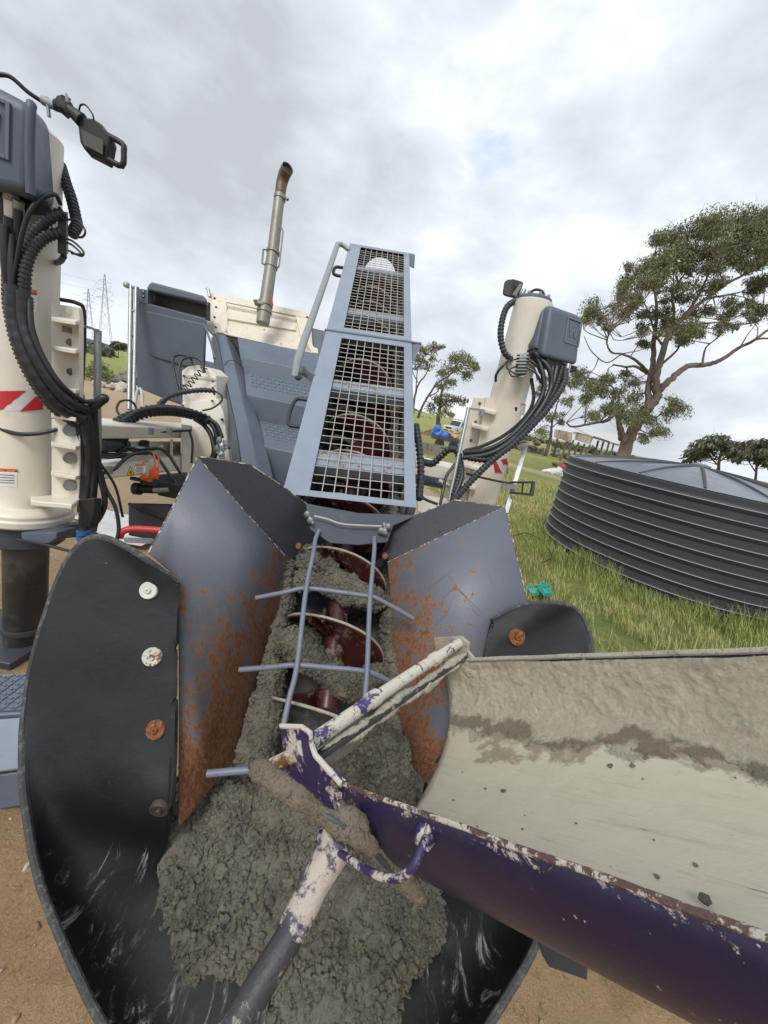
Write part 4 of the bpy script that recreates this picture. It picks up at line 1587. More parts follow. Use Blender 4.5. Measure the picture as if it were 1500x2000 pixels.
# fittings under the box
for (u0, v0, u1, v1, rp, mt) in ((22, 375, 20, 392, 11, 'galv'), (20, 392, 21, 425, 9, 'paper'), (21, 425, 21, 470, 10, 'hose'), (37, 392, 36, 410, 8, 'galv'), (36, 410, 34, 480, 7, 'hose'), (6, 370, 8, 500, 6, 'hose')):
    MB().tube([at(u0, v0, 1.92), at(u1, v1, 1.93)], rp * 1.88 / FP, 14).build('hose_fitting', M[mt], col)
# junction block
MB().hexa([at(113, 412, 1.98), at(130, 416, 2.0), at(130, 500, 2.02), at(112, 494, 2.0)], [at(116, 412, 2.06), at(133, 414, 2.08), at(134, 496, 2.08), at(116, 494, 2.06)]).build('junction_block', M['darkmetal'], col, bevel=.004)
LH = [
    ([(118, 322, 2.25), (128, 355, 2.22), (140, 390, 2.2), (148, 425, 2.18), (150, 440, 2.16), (140, 458, 2.12)], 9, True, 'hosecover'),
    ([(125, 415, 1.98), (100, 425, 1.95), (70, 450, 1.92), (48, 490, 1.9), (38, 540, 1.9), (40, 600, 1.9)], 9, True, 'hosecover'),
    ([(120, 455, 1.98), (90, 462, 1.94), (62, 490, 1.9), (50, 530, 1.88), (48, 590, 1.88)], 9.5, True, 'hosecover'),
    ([(118, 398, 1.97), (108, 380, 1.93), (85, 385, 1.9), (60, 410, 1.87), (45, 450, 1.86), (35, 500, 1.86), (25, 560, 1.87)], 4, False, 'hose'),
    ([(8, 440, 1.88), (10, 500, 1.87), (16, 560, 1.88)], 8, False, 'hose'),
    ([(22, 460, 1.9), (24, 520, 1.88), (30, 580, 1.88)], 9, False, 'hose'),
    ([(36, 470, 1.92), (30, 530, 1.9), (32, 580, 1.89)], 6, False, 'hose'),
    ([(122, 430, 1.97), (150, 430, 1.95), (166, 450, 1.93), (160, 463, 1.93), (140, 462, 1.96)], 2, False, 'hose'),
    ([(118, 465, 1.97), (140, 470, 1.95), (162, 490, 1.93), (158, 500, 1.93), (135, 490, 1.96)], 2, False, 'hose'),
    ([(118, 470, 1.97), (140, 478, 1.95), (158, 496, 1.94), (140, 495, 1.95)], 2, False, 'hose'),
    ([(125, 500, 2.05), (118, 510, 2.1), (105, 515, 2.2)], 5, False, 'hose'),
    ([(-10, 145, 1.9), (20, 150, 1.92), (55, 180, 1.95), (85, 200, 1.98)], 4, False, 'hose'),
    # the great bundle sweeping down the column
    ([(30, 560, 1.88), (30, 620, 1.87), (45, 680, 1.86), (75, 740, 1.87), (115, 790, 1.92), (160, 818, 2.0)], 14.5, True, 'hose'),
    ([(45, 570, 1.87), (48, 630, 1.86), (68, 690, 1.85), (100, 745, 1.87), (135, 785, 1.92), (168, 800, 2.0)], 10.5, True, 'hose'),
    ([(16, 540, 1.9), (18, 600, 1.88), (32, 670, 1.87), (60, 735, 1.88), (100, 792, 1.93), (150, 830, 2.0)], 9, True, 'hosecover'),
    ([(58, 580, 1.88), (62, 640, 1.85), (85, 700, 1.85), (120, 752, 1.88), (160, 782, 1.97), (185, 784, 2.02)], 5, False, 'hose'),
    # falling behind the galvanised post
    ([(158, 810, 2.02), (172, 850, 2.04), (176, 900, 2.05), (172, 960, 2.05), (165, 1000, 2.02), (163, 1060, 1.98)], 9, False, 'hose'),
    ([(168, 800, 2.03), (180, 850, 2.05), (184, 920, 2.06), (180, 980, 2.05), (170, 1030, 2.0)], 7, False, 'hose'),
    ([(150, 815, 2.04), (160, 860, 2.05), (164, 920, 2.06), (160, 1000, 2.04)], 8, False, 'hose'),
    ([(185, 790, 2.06), (188, 860, 2.07), (196, 930, 2.08), (205, 980, 2.08), (195, 1010, 2.05), (178, 1030, 2.0)], 5, False, 'hose'),
    ([(192, 900, 2.1), (205, 950, 2.1), (225, 990, 2.1), (232, 1030, 2.08), (228, 1056, 2.05)], 3.5, False, 'hose'),
    ([(175, 800, 2.03), (200, 780, 2.05), (205, 778, 2.06)], 9, False, 'hose'),
    ([(196, 905, 2.12), (225, 950, 2.15), (240, 1010, 2.15)], 2.5, False, 'hose'),
    ([(118, 585, 2.1), (150, 592, 2.12), (164, 610, 2.15), (163, 700, 2.15), (158, 775, 2.12)], 3.6, False, 'hose'),
    ([(33, 1054, 1.85), (80, 1062, 1.84), (120, 1072, 1.8), (150, 1080, 1.75)], 3, False, 'hose'),
]
for pts, rp, rib, mt in LH:
    hose(pts, rp, 'hose', M[mt], col, rib, fn_=at, pitch=.020 if rp > 8 and mt == 'hosecover' else .055, amp=.10 if mt == 'hosecover' else .018, seg=14 if rp > 8 else 8)
MB().tube([at(161, 770, 2.1), at(157, 792, 2.1)], [.010, .022], 10).build('hose_boot', M['black'], col)
b = MB()
for k, (u, v, w_) in enumerate(((22, 560, 26), (38, 640, 26), (70, 706, 27), (118, 768, 26))):
    p = at(u, v, 1.84)
b.prism([at(152, 975, 1.98), at(184, 972, 1.98), at(184, 1004, 1.98), at(176, 1032, 1.97), (at(158, 1032, 1.97))], _F * .06)
b.build('hose_gland', M['black'], col, bevel=.006)
for v in (1036, 1046):
    MB().tube([at(163, v, 1.95), at(163, v + 7, 1.95)], .033, 16).build('cable_clamp', M['rubberblue'], col)
MB().tube([at(162, 1030, 1.96), at(166, 1110, 1.9)], .022, 12).build('hose_tail', M['black'], col)
# galvanised stay post
MB().tube([at(191, 645, 2.12), at(190, 780, 2.12), at(192, 850, 2.12), at(188, 930, 2.12)], .0175, 14).build('stay_post', M['galv'], col)
MB().tube([at(189, 930, 2.12), at(180, 1015, 2.1)], .008, 8).build('stay_post', M['galv'], col)
for (p, q) in (((120, 624, 2.1), (192, 645, 2.1)), ((125, 917, 2.08), (190, 922, 2.1))):
    MB().beam(at(*p), at(*q), .02, .012).build('stay_arm', M['galv'], col, bevel=.002)
    MB().box(at(p[0] + 12, p[1], p[2]), (.06, .03, .03)).build('stay_clamp', M['galv'], col, bevel=.003)
# work lamp of the near column
lm = [(154, 226), (182, 230), (197, 240), (210, 257), (214, 268), (206, 312), (163, 290), (155, 276), (151, 243)]
MB().prism([at(u, v, 1.95) for u, v in lm], _F * .05).build('work_lamp', M['black'], col, bevel=.008)
MB().tube([at(206, 262, 1.965), at(239, 281, 1.965), at(242, 296, 1.965), at(238, 324, 1.965), at(207, 309, 1.965)], .012, 10, 3).build('lamp_handle', M['black'], col)
MB().prism([at(u, v, 1.94) for u, v in ((159, 254), (202, 275), (201, 303), (165, 284))], _F * -.004).build('lamp_glass', M['lens'], col)
lb = MB()
lb.tube([at(84, 198, 1.98), at(100, 205, 1.97), at(118, 212, 1.96)], .014, 10)
lb.tube([at(112, 206, 1.96), at(135, 214, 1.95)], .022, 12)
lb.lump(at(128, 210, 1.95), .032, 5, .35, 2)
lb.tube([at(135, 214, 1.95), at(160, 236, 1.96)], [.02, .03], 10)
lb.build('lamp_bracket', M['black'], col)
MB().tube([at(92, 190, 1.96), at(96, 228, 1.96)], .007, 8).build('lamp_bolt', M['galv'], col)
MB().tube([at(85, 196, 1.97), at(110, 209, 1.96)], .016, 12).build('lamp_stud', M['galv'], col)
MB().tube([at(130, 205, 1.94), at(130, 183, 1.94)], .005, 8).build('lamp_bolt', M['galv'], col)
MB().tube([at(131, 200, 1.94), at(135, 190, 1.94)], .008, 8).build('lamp_bolt', M['galv'], col)
hose([(154, 216, 1.96), (158, 205, 1.95), (168, 206, 1.95), (180, 222, 1.95), (183, 232, 1.95)], 1.6, 'lamp_wire', M['hose'], col, fn_=at)

at = at_true
# ---- far lifting column (right)
AR = at(1002, 740, 3.72)
ARz = AR[2]
RR = 34.5 * 3.72 / FP


def zR(v):
    return atY(1002 - (v - 740) * .23, v, AR[1])[2]


AR = np.array([AR[0], AR[1], 0])
AXES[round(float(AR[0]), 4)] = np.array([0, 0, 1.0])
colR = MB().lathe([(RR, zR(1010)), (RR, zR(592)), (RR - .01, zR(590)), (0, zR(590))], AR, seg=44).build('lifting_column', M['white'], pv)
zt = zR(590)
MB().lathe([(RR - .02, zt), (RR - .02, zt + .03), (RR - .05, zt + .045), (0, zt + .045)], AR, seg=36).build('top_cap', M['bluemid'], colR)
for k in range(8):
    q = k * math.pi / 4
    MB().lathe([(.014, 0), (.014, .02), (0, .02)], AR + np.array([math.cos(q) * .13, math.sin(q) * .13, zt + .04]), seg=6).build('cap_bolt', M['galv'], colR)
MB().lathe([(.13, .0), (.13, zR(1005))], AR, seg=36).build('leg_tube', M['darkmetal'], pv)
rbx = MB().hexa([at(1073, 594, 3.30), at(1139, 620, 3.42), at(1129, 716, 3.42), at(1058, 696, 3.30)], [at(1040, 597, 3.66), at(1095, 606, 3.85), at(1085, 700, 3.85), at(1006, 690, 3.66)])
rbx.build('control_box', M['bluedark'], colR, bevel=.05, seg=5)
fA, fB, fD = at(1073, 594, 3.30), at(1139, 620, 3.42), at(1058, 696, 3.30)
fx, fz = nrm(fB - fA), nrm(fA - fD)
fn = nrm(np.cross(fx, fz))
if fn[1] > 0:
    fn = -fn
ec = hit(1119, 649, fA, fn)
emblem(ec + fn * .004, fx, fz, fn, .155, .22, colR, M['bluemid'], .005)
# side bulge
sA, sB, sC, sD = at(1046, 604, 3.60), at(1066, 602, 3.38), at(1050, 686, 3.38), at(1016, 684, 3.60)
sn = nrm(np.cross(sB - sA, sD - sA))
if np.dot(sn, sA - AR - np.array([0, 0, sA[2]])) > 0:
    pass
sgn = -1 if np.dot(sn, _F) > 0 else 1
cen_ = (sA + sB + sC + sD) / 4
MB().hexa([p + (cen_ - p) * .12 + sn * sgn * .028 for p in (sA, sB, sC, sD)], [p - sn * sgn * .02 for p in (sA, sB, sC, sD)]).build('box_bulge', M['bluedark'], colR, bevel=.02, seg=4)
MB().prism([at(1056, 697, 3.36), at(1128, 716, 3.46), at(1100, 720, 3.8), at(1020, 700, 3.64)], np.array([0, 0, -.05])).build('box_underside', M['black'], colR)
# lamp
MB().hexa([at(984, 548, 3.5), at(1004, 543, 3.5), at(999, 582, 3.5), at(980, 576, 3.5)], [at(1006, 545, 3.68), at(1025, 552, 3.68), at(1012, 584, 3.68), at(990, 580, 3.68)]).build('work_lamp', M['black'], colR, bevel=.02, seg=3)
MB().prism([at(1014, 556, 3.52), at(1020, 556, 3.6), at(1007, 580, 3.6), at(1000, 576, 3.52)], _F * -.01).build('lamp_glass', M['lamp_white'], colR)
b = MB()
b.tube([at(1012, 586, 3.68), at(1020, 574, 3.66), at(1024, 566, 3.66)], .022, 10)
b.tube([at(1022, 584, 3.68), at(1030, 578, 3.68)], .02, 10)
b.build('lamp_bracket', M['galv'], colR)
RH = [
    ([(1010, 585, 3.56), (990, 600, 3.52), (980, 630, 3.5), (978, 660, 3.5), (985, 688, 3.5), (998, 702, 3.52)], 5.5, True, 'hosecover'),
    ([(1030, 576, 3.66), (1045, 566, 3.62), (1060, 570, 3.6), (1064, 588, 3.6)], 2.4, False, 'hose'),
    ([(1000, 700, 3.5), (985, 712, 3.46), (970, 730, 3.5), (968, 745, 3.55)], 2.6, False, 'hose'),
    ([(1050, 700, 3.4), (1060, 730, 3.38), (1062, 760, 3.38), (1050, 790, 3.38), (1020, 830, 3.38), (985, 862, 3.36), (945, 880, 3.34), (905, 884, 3.32)], 5, False, 'hose'),
    ([(1045, 690, 3.4), (1072, 720, 3.36), (1076, 755, 3.36), (1058, 795, 3.34), (1030, 830, 3.34), (990, 868, 3.3), (950, 888, 3.3), (905, 894, 3.3)], 5, False, 'hose'),
    ([(1105, 722, 3.42), (1100, 750, 3.38), (1075, 790, 3.34), (1045, 825, 3.32), (1005, 865, 3.3), (960, 900, 3.28), (915, 945, 3.25), (880, 985, 3.2)], 6, True, 'hosecover'),
    ([(1098, 718, 3.44), (1082, 765, 3.38), (1050, 810, 3.34), (1010, 850, 3.32), (960, 895, 3.3), (915, 895, 3.3)], 5.5, True, 'hose'),
    ([(1088, 716, 3.42), (1082, 745, 3.4), (1075, 775, 3.38)], 4, False, 'hose'),
    ([(1080, 714, 3.42), (1077, 740, 3.4), (1070, 775, 3.38)], 3, False, 'hose'),
    ([(1030, 686, 3.42), (1050, 680, 3.36), (1066, 695, 3.36), (1073, 725, 3.38)], 2.4, False, 'hose'),
    ([(1038, 740, 3.5), (1042, 780, 3.46), (1025, 815, 3.44), (985, 850, 3.42), (940, 872, 3.4), (908, 880, 3.4)], 3.5, False, 'hose'),
    ([(826, 902, 3.6), (845, 905, 3.5), (862, 890, 3.45), (878, 878, 3.42), (894, 884, 3.4), (898, 920, 3.38), (885, 970, 3.34)], 6.5, True, 'hosecover'),
    ([(895, 880, 3.4), (902, 930, 3.36), (880, 985, 3.3)], 5, False, 'hose'),
    ([(890, 905, 3.4), (872, 930, 3.38), (865, 960, 3.36), (860, 985, 3.3)], 3, False, 'hose'),
    ([(815, 960, 3.3), (830, 975, 3.3), (855, 985, 3.3)], 3, False, 'hose'),
    ([(910, 925, 3.5), (950, 935, 3.48), (985, 942, 3.5), (1002, 943, 3.5)], 2.2, False, 'hose'),
    ([(1016, 700, 3.45), (998, 705, 3.4), (990, 718, 3.4), (1005, 730, 3.42)], 1.4, False, 'hose'),
    ([(1016, 712, 3.45), (996, 722, 3.4), (1000, 735, 3.4), (1020, 732, 3.42)], 1.4, False, 'hose'),
    ([(1030, 700, 3.42), (1046, 712, 3.4), (1055, 730, 3.4)], 1.8, False, 'hose'),
    ([(1030, 706, 3.42), (1044, 720, 3.4), (1050, 742, 3.4)], 1.8, False, 'hose'),
    ([(1030, 718, 3.42), (1046, 728, 3.4), (1058, 748, 3.4)], 2.2, False, 'hose'),
]
for pts, rp, rib, mt in RH:
    hose(pts, rp, 'hose', M[mt], colR, rib, pitch=.034, amp=.12, seg=12 if rp > 4 else 7)
MB().tube([at(1110, 712, 3.42), at(1104, 738, 3.42)], .026, 12).build('hose_fitting', M['galv'], colR)
jb_ = MB().hexa([at(1016, 690, 3.40), at(1030, 688, 3.40), at(1024, 738, 3.42), at(1008, 736, 3.42)], [at(1016, 690, 3.5), at(1030, 688, 3.5), at(1024, 738, 3.5), at(1008, 736, 3.5)])
jb_.build('junction_block', M['galv'], colR, bevel=.004)
for k in range(7):
    v = 694 + k * 6
    MB().tube([at(1010 - k * .8, v, 3.41), at(1034 - k * .8, v, 3.41)], .008, 6).build('cable_gland', M['hose'], colR)
# bracket of the far column
def wr(u, v, dy=0.0):
    return hit(u, v, AR + np.array([0, -.05 + dy, 0]), np.array([-.15, 1.0, 0]))


MB().prism([wr(*p) for p in ((926, 776), (962, 778), (965, 860), (935, 1000), (862, 1000), (890, 900))], np.array([0, .04, 0])).build('bracket_web', M['white'], colR, bevel=.004)
MB().prism([wr(*p) for p in ((948, 776), (964, 778), (964, 800), (944, 900), (930, 980), (912, 980))], np.array([0, -.05, 0])).build('bracket_web', M['white'], colR, bevel=.004)
for (u, v) in ((936, 803), (921, 835), (905, 912), (896, 950)):
    MB().prism([wr(u, v, -.12), wr(u + 31, v + 8, -.12), wr(u + 34, v + 2, 0), wr(u, v - 4, 0)], np.array([0, 0, .03])).build('bracket_rib', M['white'], colR, bevel=.004)
for (u, v) in ((905, 932), (899, 967)):
    c = wr(u, v, -.06)
    MB().lathe([(.028, 0), (.03, .012), (.02, .02), (0, .02)], c, -nrm(c * np.array([1, 1, 0])), 16).build('gauge', M['galv'], colR)
for (u, v) in ((937, 788), (929, 824), (920, 860)):
    c = wr(u, v, -.004)
    MB().disc(c, -nrm(c * np.array([1, 1, 0])), .016, .002, 16).build('bracket_hole', M['soot'], colR)
MB().lathe([(.0, .0), (.025, .0), (.025, .05), (0, .05)], at(940, 812, 3.5), (0, 0, 1), 10).build('bolt', M['galv'], colR)
MB().tube([at(915, 797, 3.42), at(877, 978, 3.34)], .018, 12).build('stay_post', M['galv'], colR)
MB().beam(at(912, 797, 3.42), at(946, 802, 3.5), .02, .02).build('stay_arm', M['galv'], colR)
MB().beam(at(1026, 873, 3.62), at(988, 1002, 3.55), .045, .03).build('outer_post', M['galv'], colR, bevel=.003)
br = MB()
br.beam(at(998, 942, 3.5), at(1042, 942, 3.4), .03, .02)
br.beam(at(998, 962, 3.5), at(1038, 966, 3.4), .03, .02)
br.beam(at(1042, 940, 3.4), at(1038, 968, 3.4), .03, .02)
br.beam(at(1022, 940, 3.45), at(1019, 966, 3.45), .012, .012)
br.build('outer_bracket', M['darkmetal'], colR)
MB().beam(at(980, 950, 3.5), at(1008, 950, 3.5), .05, .04).build('outer_clamp', M['galv'], colR)
decal(AR, RR, [((963, 903), (992, 894), (995, 925), (968, 925))], 'reflective_tape', M['whitetape'], colR, off=.002)
decal(AR, RR, [((963, 903), (969, 900), (981, 925), (967, 923)), ((978, 898), (990, 895), (995, 920), (993, 926))], 'tape_stripe', M['redtape'], colR, off=.004)
decal(AR, RR, [((1002, 791), (1014, 791), (1014, 807), (1002, 807)), ((1018, 788), (1027, 789), (1024, 812), (1016, 810))], 'warning_sticker', M['paper'], colR, off=.002)
decal(AR, RR, [((1018, 788), (1027, 789), (1026.5, 792), (1018, 791))], 'sticker_band', M['orange'], colR, off=.004)
decal(AR, RR, [((1005, 795), (1011, 795), (1010, 803), (1006, 803))], 'hand_symbol', M['ink'], colR, off=.004)
MB().lathe([(RR + .002, -.012), (RR + .004, 0), (RR + .002, .012)], (AR[0], AR[1], zR(872)), seg=40).build('column_seam', M['white'], colR)
# beam behind
MB().hexa([at(815, 898, 3.9), at(880, 912, 3.7), at(878, 940, 3.7), at(815, 926, 3.9)], [at(815, 890, 4.2), at(885, 905, 4.0), at(885, 935, 4.0), at(815, 920, 4.2)]).build('swing_arm', M['white'], pv, bevel=.01)
MB().hexa([at(815, 965, 3.7), at(880, 975, 3.55), at(870, 1010, 3.5), at(815, 1000, 3.7)], [at(815, 965, 3.9), at(885, 975, 3.75), at(875, 1010, 3.75), at(815, 1000, 3.9)]).build('swing_arm', M['white'], pv, bevel=.01)
MB().tube([at(812, 935, 3.8), at(866, 945, 3.6)], .05, 14).build('arm_cylinder', M['darkmetal'], pv)
MB().tube([at(858, 940, 3.6), at(880, 950, 3.55)], .03, 12).build('arm_rod', M['galv'], pv)
MB().prism([at(810, 862, 4.3), at(838, 905, 4.1), at(812, 912, 4.1)], _F * .1).build('white_guard', M['lamp_white'], pv)

# ---- engine hood, exhaust
def hp_(u, v, o_=0.0):
    P0 = at(437, 652, 4.75)
    A_ = at(412, 572, 5.02)
    B_ = at(612, 692, 4.85)
    n_ = nrm(np.cross(B_ - P0, A_ - P0))
    if np.dot(n_, _F) > 0:
        n_ = -n_
    return hit(u, v, P0 + n_ * o_, n_), n_


hn = hp_(500, 600)[1]
hq = lambda pts, o_=0.0: [hp_(u, v, o_)[0] for u, v in pts]
hood = MB().prism(hq([(405, 569), (607, 611), (640, 690), (612, 700), (437, 655), (420, 650)], -.03), -hn * .5).build('hood', M['whiterust'], pv, bevel=.012)
for pts in ([(405, 569), (607, 611), (612, 623), (406, 583)], [(408, 583), (442, 590), (446, 652), (418, 648)], [(577, 617), (611, 623), (622, 690), (596, 686)], [(442, 634), (600, 668), (612, 692), (437, 652)]):
    MB().prism(hq(pts, .004), -hn * .034).build('hood_frame', M['whiterust'], hood, bevel=.004)
MB().prism(hq([(443, 606), (578, 634), (578, 645), (443, 622)], -.004), -hn * .026).build('hood_louvre', M['whiterust'], hood, bevel=.004)
MB().hexa(hq([(443, 592), (578, 620), (578, 624), (443, 596)], -.0), hq([(443, 596), (578, 624), (578, 630), (443, 602)], -.028)).build('hood_louvre', M['whiterust'], hood)
MB().prism([at(405, 569, 4.98), at(400, 640, 4.8), at(422, 655, 4.7), at(413, 575, 5.0)], _F * .4).build('hood_side', M['whiterust'], hood)
MB().tube([p + hn * .006 for p in hq([(437, 655), (520, 673), (592, 692), (606, 706)])], .012, 8).build('hood_seal', M['black'], hood)
for (u, v) in ((419, 583), (422, 600), (421, 640), (600, 620), (602, 632), (596, 668), (419, 620)):
    p = hp_(u, v, .006)[0]
    MB().lathe([(.016, 0), (.014, .012), (0, .014)], p, hn, 8).build('hood_bolt', M['darkmetal'], hood)
MB().tube([at(403, 562, 4.95), at(407, 566, 4.95), at(410, 580, 4.95)], .02, 8).build('hood_latch', M['galv'], hood)
MB().hexa([at(608, 640, 4.9), at(640, 648, 4.9), at(650, 720, 4.9), at(612, 700, 4.9)], [at(608, 640, 5.3), at(640, 648, 5.3), at(650, 720, 5.3), at(612, 700, 5.3)]).build('rear_cowl', M['bluedark'], pv, bevel=.02)
ex = MB().tube([at(513, 632, 4.62), at(516, 612, 4.62), at(524, 555, 4.62), at(534, 485, 4.62), at(544, 400, 4.62), at(547, 380, 4.62)], [.078, .080, .074, .068, .064, .062], 22, smooth=4).build('exhaust_pipe', M['exhaust'], pv)
tipb = MB()
tipb.tube([at(547, 382, 4.62), at(550, 360, 4.62), at(555, 342, 4.58), at(562, 328, 4.5)], [.060, .063, .067, .068], 22, smooth=5, cap=False)
tipb.build('exhaust_tip', M['soot'], ex, solid=.006)
MB().tube([at(554, 345, 4.6), at(561, 330, 4.52)], .058, 18).build('exhaust_bore', M['ink'], ex)
for (u, v, r_) in ((546, 386, .072), (518, 594, .09), (516, 607, .09)):
    MB().tube([at(u, v + 4, 4.62), at(u + 1, v - 4, 4.62)], r_, 22).build('exhaust_clamp', M['exhaust'], ex)
for pp, rr0 in (([(559, 386, 4.6), (562, 390, 4.6)], .02), ([(549, 443, 4.58), (553, 452, 4.56), (545, 520, 4.56), (540, 525, 4.58)], .010), ([(523, 488, 4.6), (514, 487, 4.6), (512, 515, 4.6), (520, 518, 4.6)], .012), ([(514, 594, 4.55), (500, 592, 4.52), (499, 585, 4.5)], .03)):
    MB().tube([at(*p) for p in pp], rr0, 8).build('exhaust_bracket', M['exhaust'], ex)
MB().tube([at(530, 580, 4.55), at(532, 596, 4.55)], .012, 8).build('exhaust_toggle', M['red'], ex)
for (v0, v1) in ((492, 520),):
    for v in (v0, v1):
        MB().tube([at(533 - (v - 492) * .14, v + 3, 4.62), at(534 - (v - 492) * .14, v - 2, 4.62)], .080, 22).build('exhaust_clamp', M['exhaust'], ex)

# ---- stepped bonnet and fender
bc = []
p = atY(540, 676, 4.95)
bc.append(p)
bc.append(atY(540, 712, 4.62))
p = atY(540, 743, 4.58)
bc.append(p)
p = atY(540, 783, 4.18)
bc.append(p)
p = atY(540, 790, p[1])
bc.append(p)
p = atY(540, 831, p[1] - .01)
bc.append(p)
p = atY(540, 878, 3.72)
bc.append(p)
p = atY(540, 886, p[1])
bc.append(p)
p = atY(540, 985, p[1] - .05)
bc.append(p)
LATX = nrm(np.array([1, -.03, 0]))
LW = [.50, .44, .39, .34, .33, .24, .13, .12, .06]
P = np.array([[q + LATX * x for x in np.linspace(-l_, .75, 7)] for q, l_ in zip(bc, LW)])
bon = grid(P).build('stepped_bonnet', M['bluemid'], pv, angle=18, solid=.02, bevel=.008)
# raised lozenge treads
def tread(pa, pb, pc, pd, nu, nv):
    b = MB()
    n0_ = nrm(np.cross(pb - pa, pd - pa))
    n0_ = n0_ if n0_[2] > 0 else -n0_
    b.prism([p_ + n0_ * .0105 for p_ in (pa, pb, pc, pd)], -n0_ * .006)
    for i in range(nu):
        for j in range(nv):
            s_, t_ = (i + .5) / nu, (j + .5) / nv
            c = (pa * (1 - s_) + pb * s_) * (1 - t_) + (pd * (1 - s_) + pc * s_) * t_
            c = c + nrm(np.cross(pb - pa, pd - pa)) * (.012 if np.cross(pb - pa, pd - pa)[2] > 0 else -.012)
            X = nrm(pb - pa)
            Y = nrm(pd - pa)
            n_ = nrm(np.cross(X, Y))
            if n_[2] < 0:
                n_ = -n_
            dd = nrm(X + Y) if (i + j) % 2 else nrm(X - Y)
            b.beam(c - dd * .016, c + dd * .016, .009, .008, n_)
    return b


tread(bc[2] - LATX * .30 - np.array([0, .03, -.004]), bc[2] + LATX * .5 - np.array([0, .03, -.004]), bc[3] + LATX * .5 + np.array([0, .04, .004]), bc[3] - LATX * .30 + np.array([0, .04, .004]), 18, 6).build('anti_slip_tread', M['bluemid'], bon)
tread(bc[5] - LATX * .14 - np.array([0, .02, -.004]), bc[5] + LATX * .5 - np.array([0, .02, -.004]), bc[6] + LATX * .5 + np.array([0, .04, .004]), bc[6] - LATX * .12 + np.array([0, .04, .004]), 15, 8).build('anti_slip_tread', M['bluemid'], bon)
frows = [((415, 660), (420, 652), (438, 655), (450, 664), 4.66), ((416, 685), (428, 672), (446, 676), (462, 690), 4.56), ((421, 715), (434, 704), (456, 708), (475, 722), 4.40),
         ((428, 755), (442, 745), (466, 752), (487, 764), 4.15), ((438, 800), (452, 790), (477, 800), (500, 812), 3.90), ((447, 845), (462, 838), (489, 850), (514, 862), 3.66),
         ((456, 900), (470, 892), (500, 905), (528, 918), 3.45), ((462, 960), (476, 950), (508, 960), (536, 975), 3.3)]
P = []
for a_, b_, c_, d_, dd in frows:
    P.append([at(a_[0] - 1, a_[1], dd + .30), at(b_[0], b_[1], dd), at((b_[0] * .8 + c_[0] * .2), (b_[1] * .8 + c_[1] * .2), dd - .012), at((b_[0] + c_[0]) / 2, (b_[1] + c_[1]) / 2, dd - .014), at(c_[0], c_[1], dd - .005), at(d_[0], d_[1], dd + .15), at(d_[0] + 4, d_[1] + 2, dd + .6)])
P = np.array(P)
P = np.stack([np.array(catmull(list(P[:, j]), 6)) for j in range(P.shape[1])], 1)
fen = grid(P).build('fender', M['bluemid'], pv, solid=.015, angle=22, bevel=.006)
for t in (.25,):
    MB().tube([at(437, 716, 4.33), at(444, 706, 4.33), at(460, 705, 4.34), at(476, 720, 4.4)], .004, 6, 3).build('fender_seam', M['black'], fen)
for nm_, kk in (('fender_seam', 1), ('fender_seam', 5)):
    MB().tube([P[i_, kk] + _F * .0 + np.array([0, -.004, .0]) for i_ in range(len(P))], .0065, 6).build(nm_, M['black'], fen)
for (u, v, d_) in ((424, 745, 4.2), (430, 790, 4.0), (434, 820, 3.86), (447, 875, 3.6)):
    MB().lathe([(.016, 0), (.014, .014), (0, .014)], at(u, v, d_), -_F, 8).build('fender_bolt', M['darkmetal'], fen)

# ---- tall side locker
lk = lambda u, v, o_=0.0: hit(u, v, at(330, 660, 4.55) - np.array([0, o_, 0]), nrm(np.array([.18, 1, 0])))
lq = lambda pts, o_=0.0: [lk(u, v, o_) for u, v in pts]
lock = MB().prism(lq([(268, 590), (290, 592), (402, 621), (398, 712), (396, 800), (350, 790), (325, 781), (268, 757), (266, 700)]), (-.09, .20, 0)).build('side_locker', M['bluedark'], pv, bevel=.02, seg=3)
MB().prism(lq([(289, 556), (296, 550), (398, 577), (404, 584), (404, 593), (289, 566)], .02), (-.09, .20, 0)).build('locker_lid', M['bluemid'], lock, bevel=.02, seg=3)
MB().prism(lq([(268, 563), (289, 566), (289, 594), (268, 590)], .005), (0, .1, 0)).build('locker_hinge_plate', M['bluemid'], lock, bevel=.006)
for v in (569, 578):
    MB().disc(lk(280, v, .008), (0, -1, 0), .022, .006).build('hinge_bolt', M['darkmetal'], lock)
    MB().disc(lk(280, v, .016), (0, -1, 0), .010, .006).build('hinge_bolt', M['lamp_white'], lock)
MB().prism(lq([(288, 560), (403, 588), (403, 624), (288, 596)], -.16), (0, .1, 0)).build('vent_cavity', M['ink'], lock)
MB().prism(lq([(284, 606), (401, 632), (398, 716), (360, 716), (300, 698), (290, 690), (285, 680)], .024), (0, .05, 0)).build('locker_panel', M['bluedark'], lock, bevel=.022, seg=4)
MB().tube([at(400, 635, 4.4), at(412, 670, 4.35), at(420, 700, 4.3)], .012, 8).build('stay_rod', M['bluemid'], pv)
# guard rails
b = MB()
b.tube([at(256, 560, 4.4), at(252, 800, 4.2)], .024, 12)
b.tube([at(266, 562, 4.4), at(261, 800, 4.2)], .020, 12)
for v in (607, 657, 690, 740):
    b.tube([at(255, v, 4.35), at(265, v, 4.35)], .014, 8)
b.tube([at(244, 557, 4.4), at(270, 563, 4.4)], .018, 10)
b.lump(at(247, 557, 4.38), .035, 2, .2)
b.build('guard_rail', M['galv'], pv)
b = MB()
b.tube([at(262, 800, 4.1), at(268, 765, 4.1), at(276, 762, 4.1), at(279, 800, 4.1)], .016, 8, 3)
b.build('grab_loop', M['lamp_white'], pv)
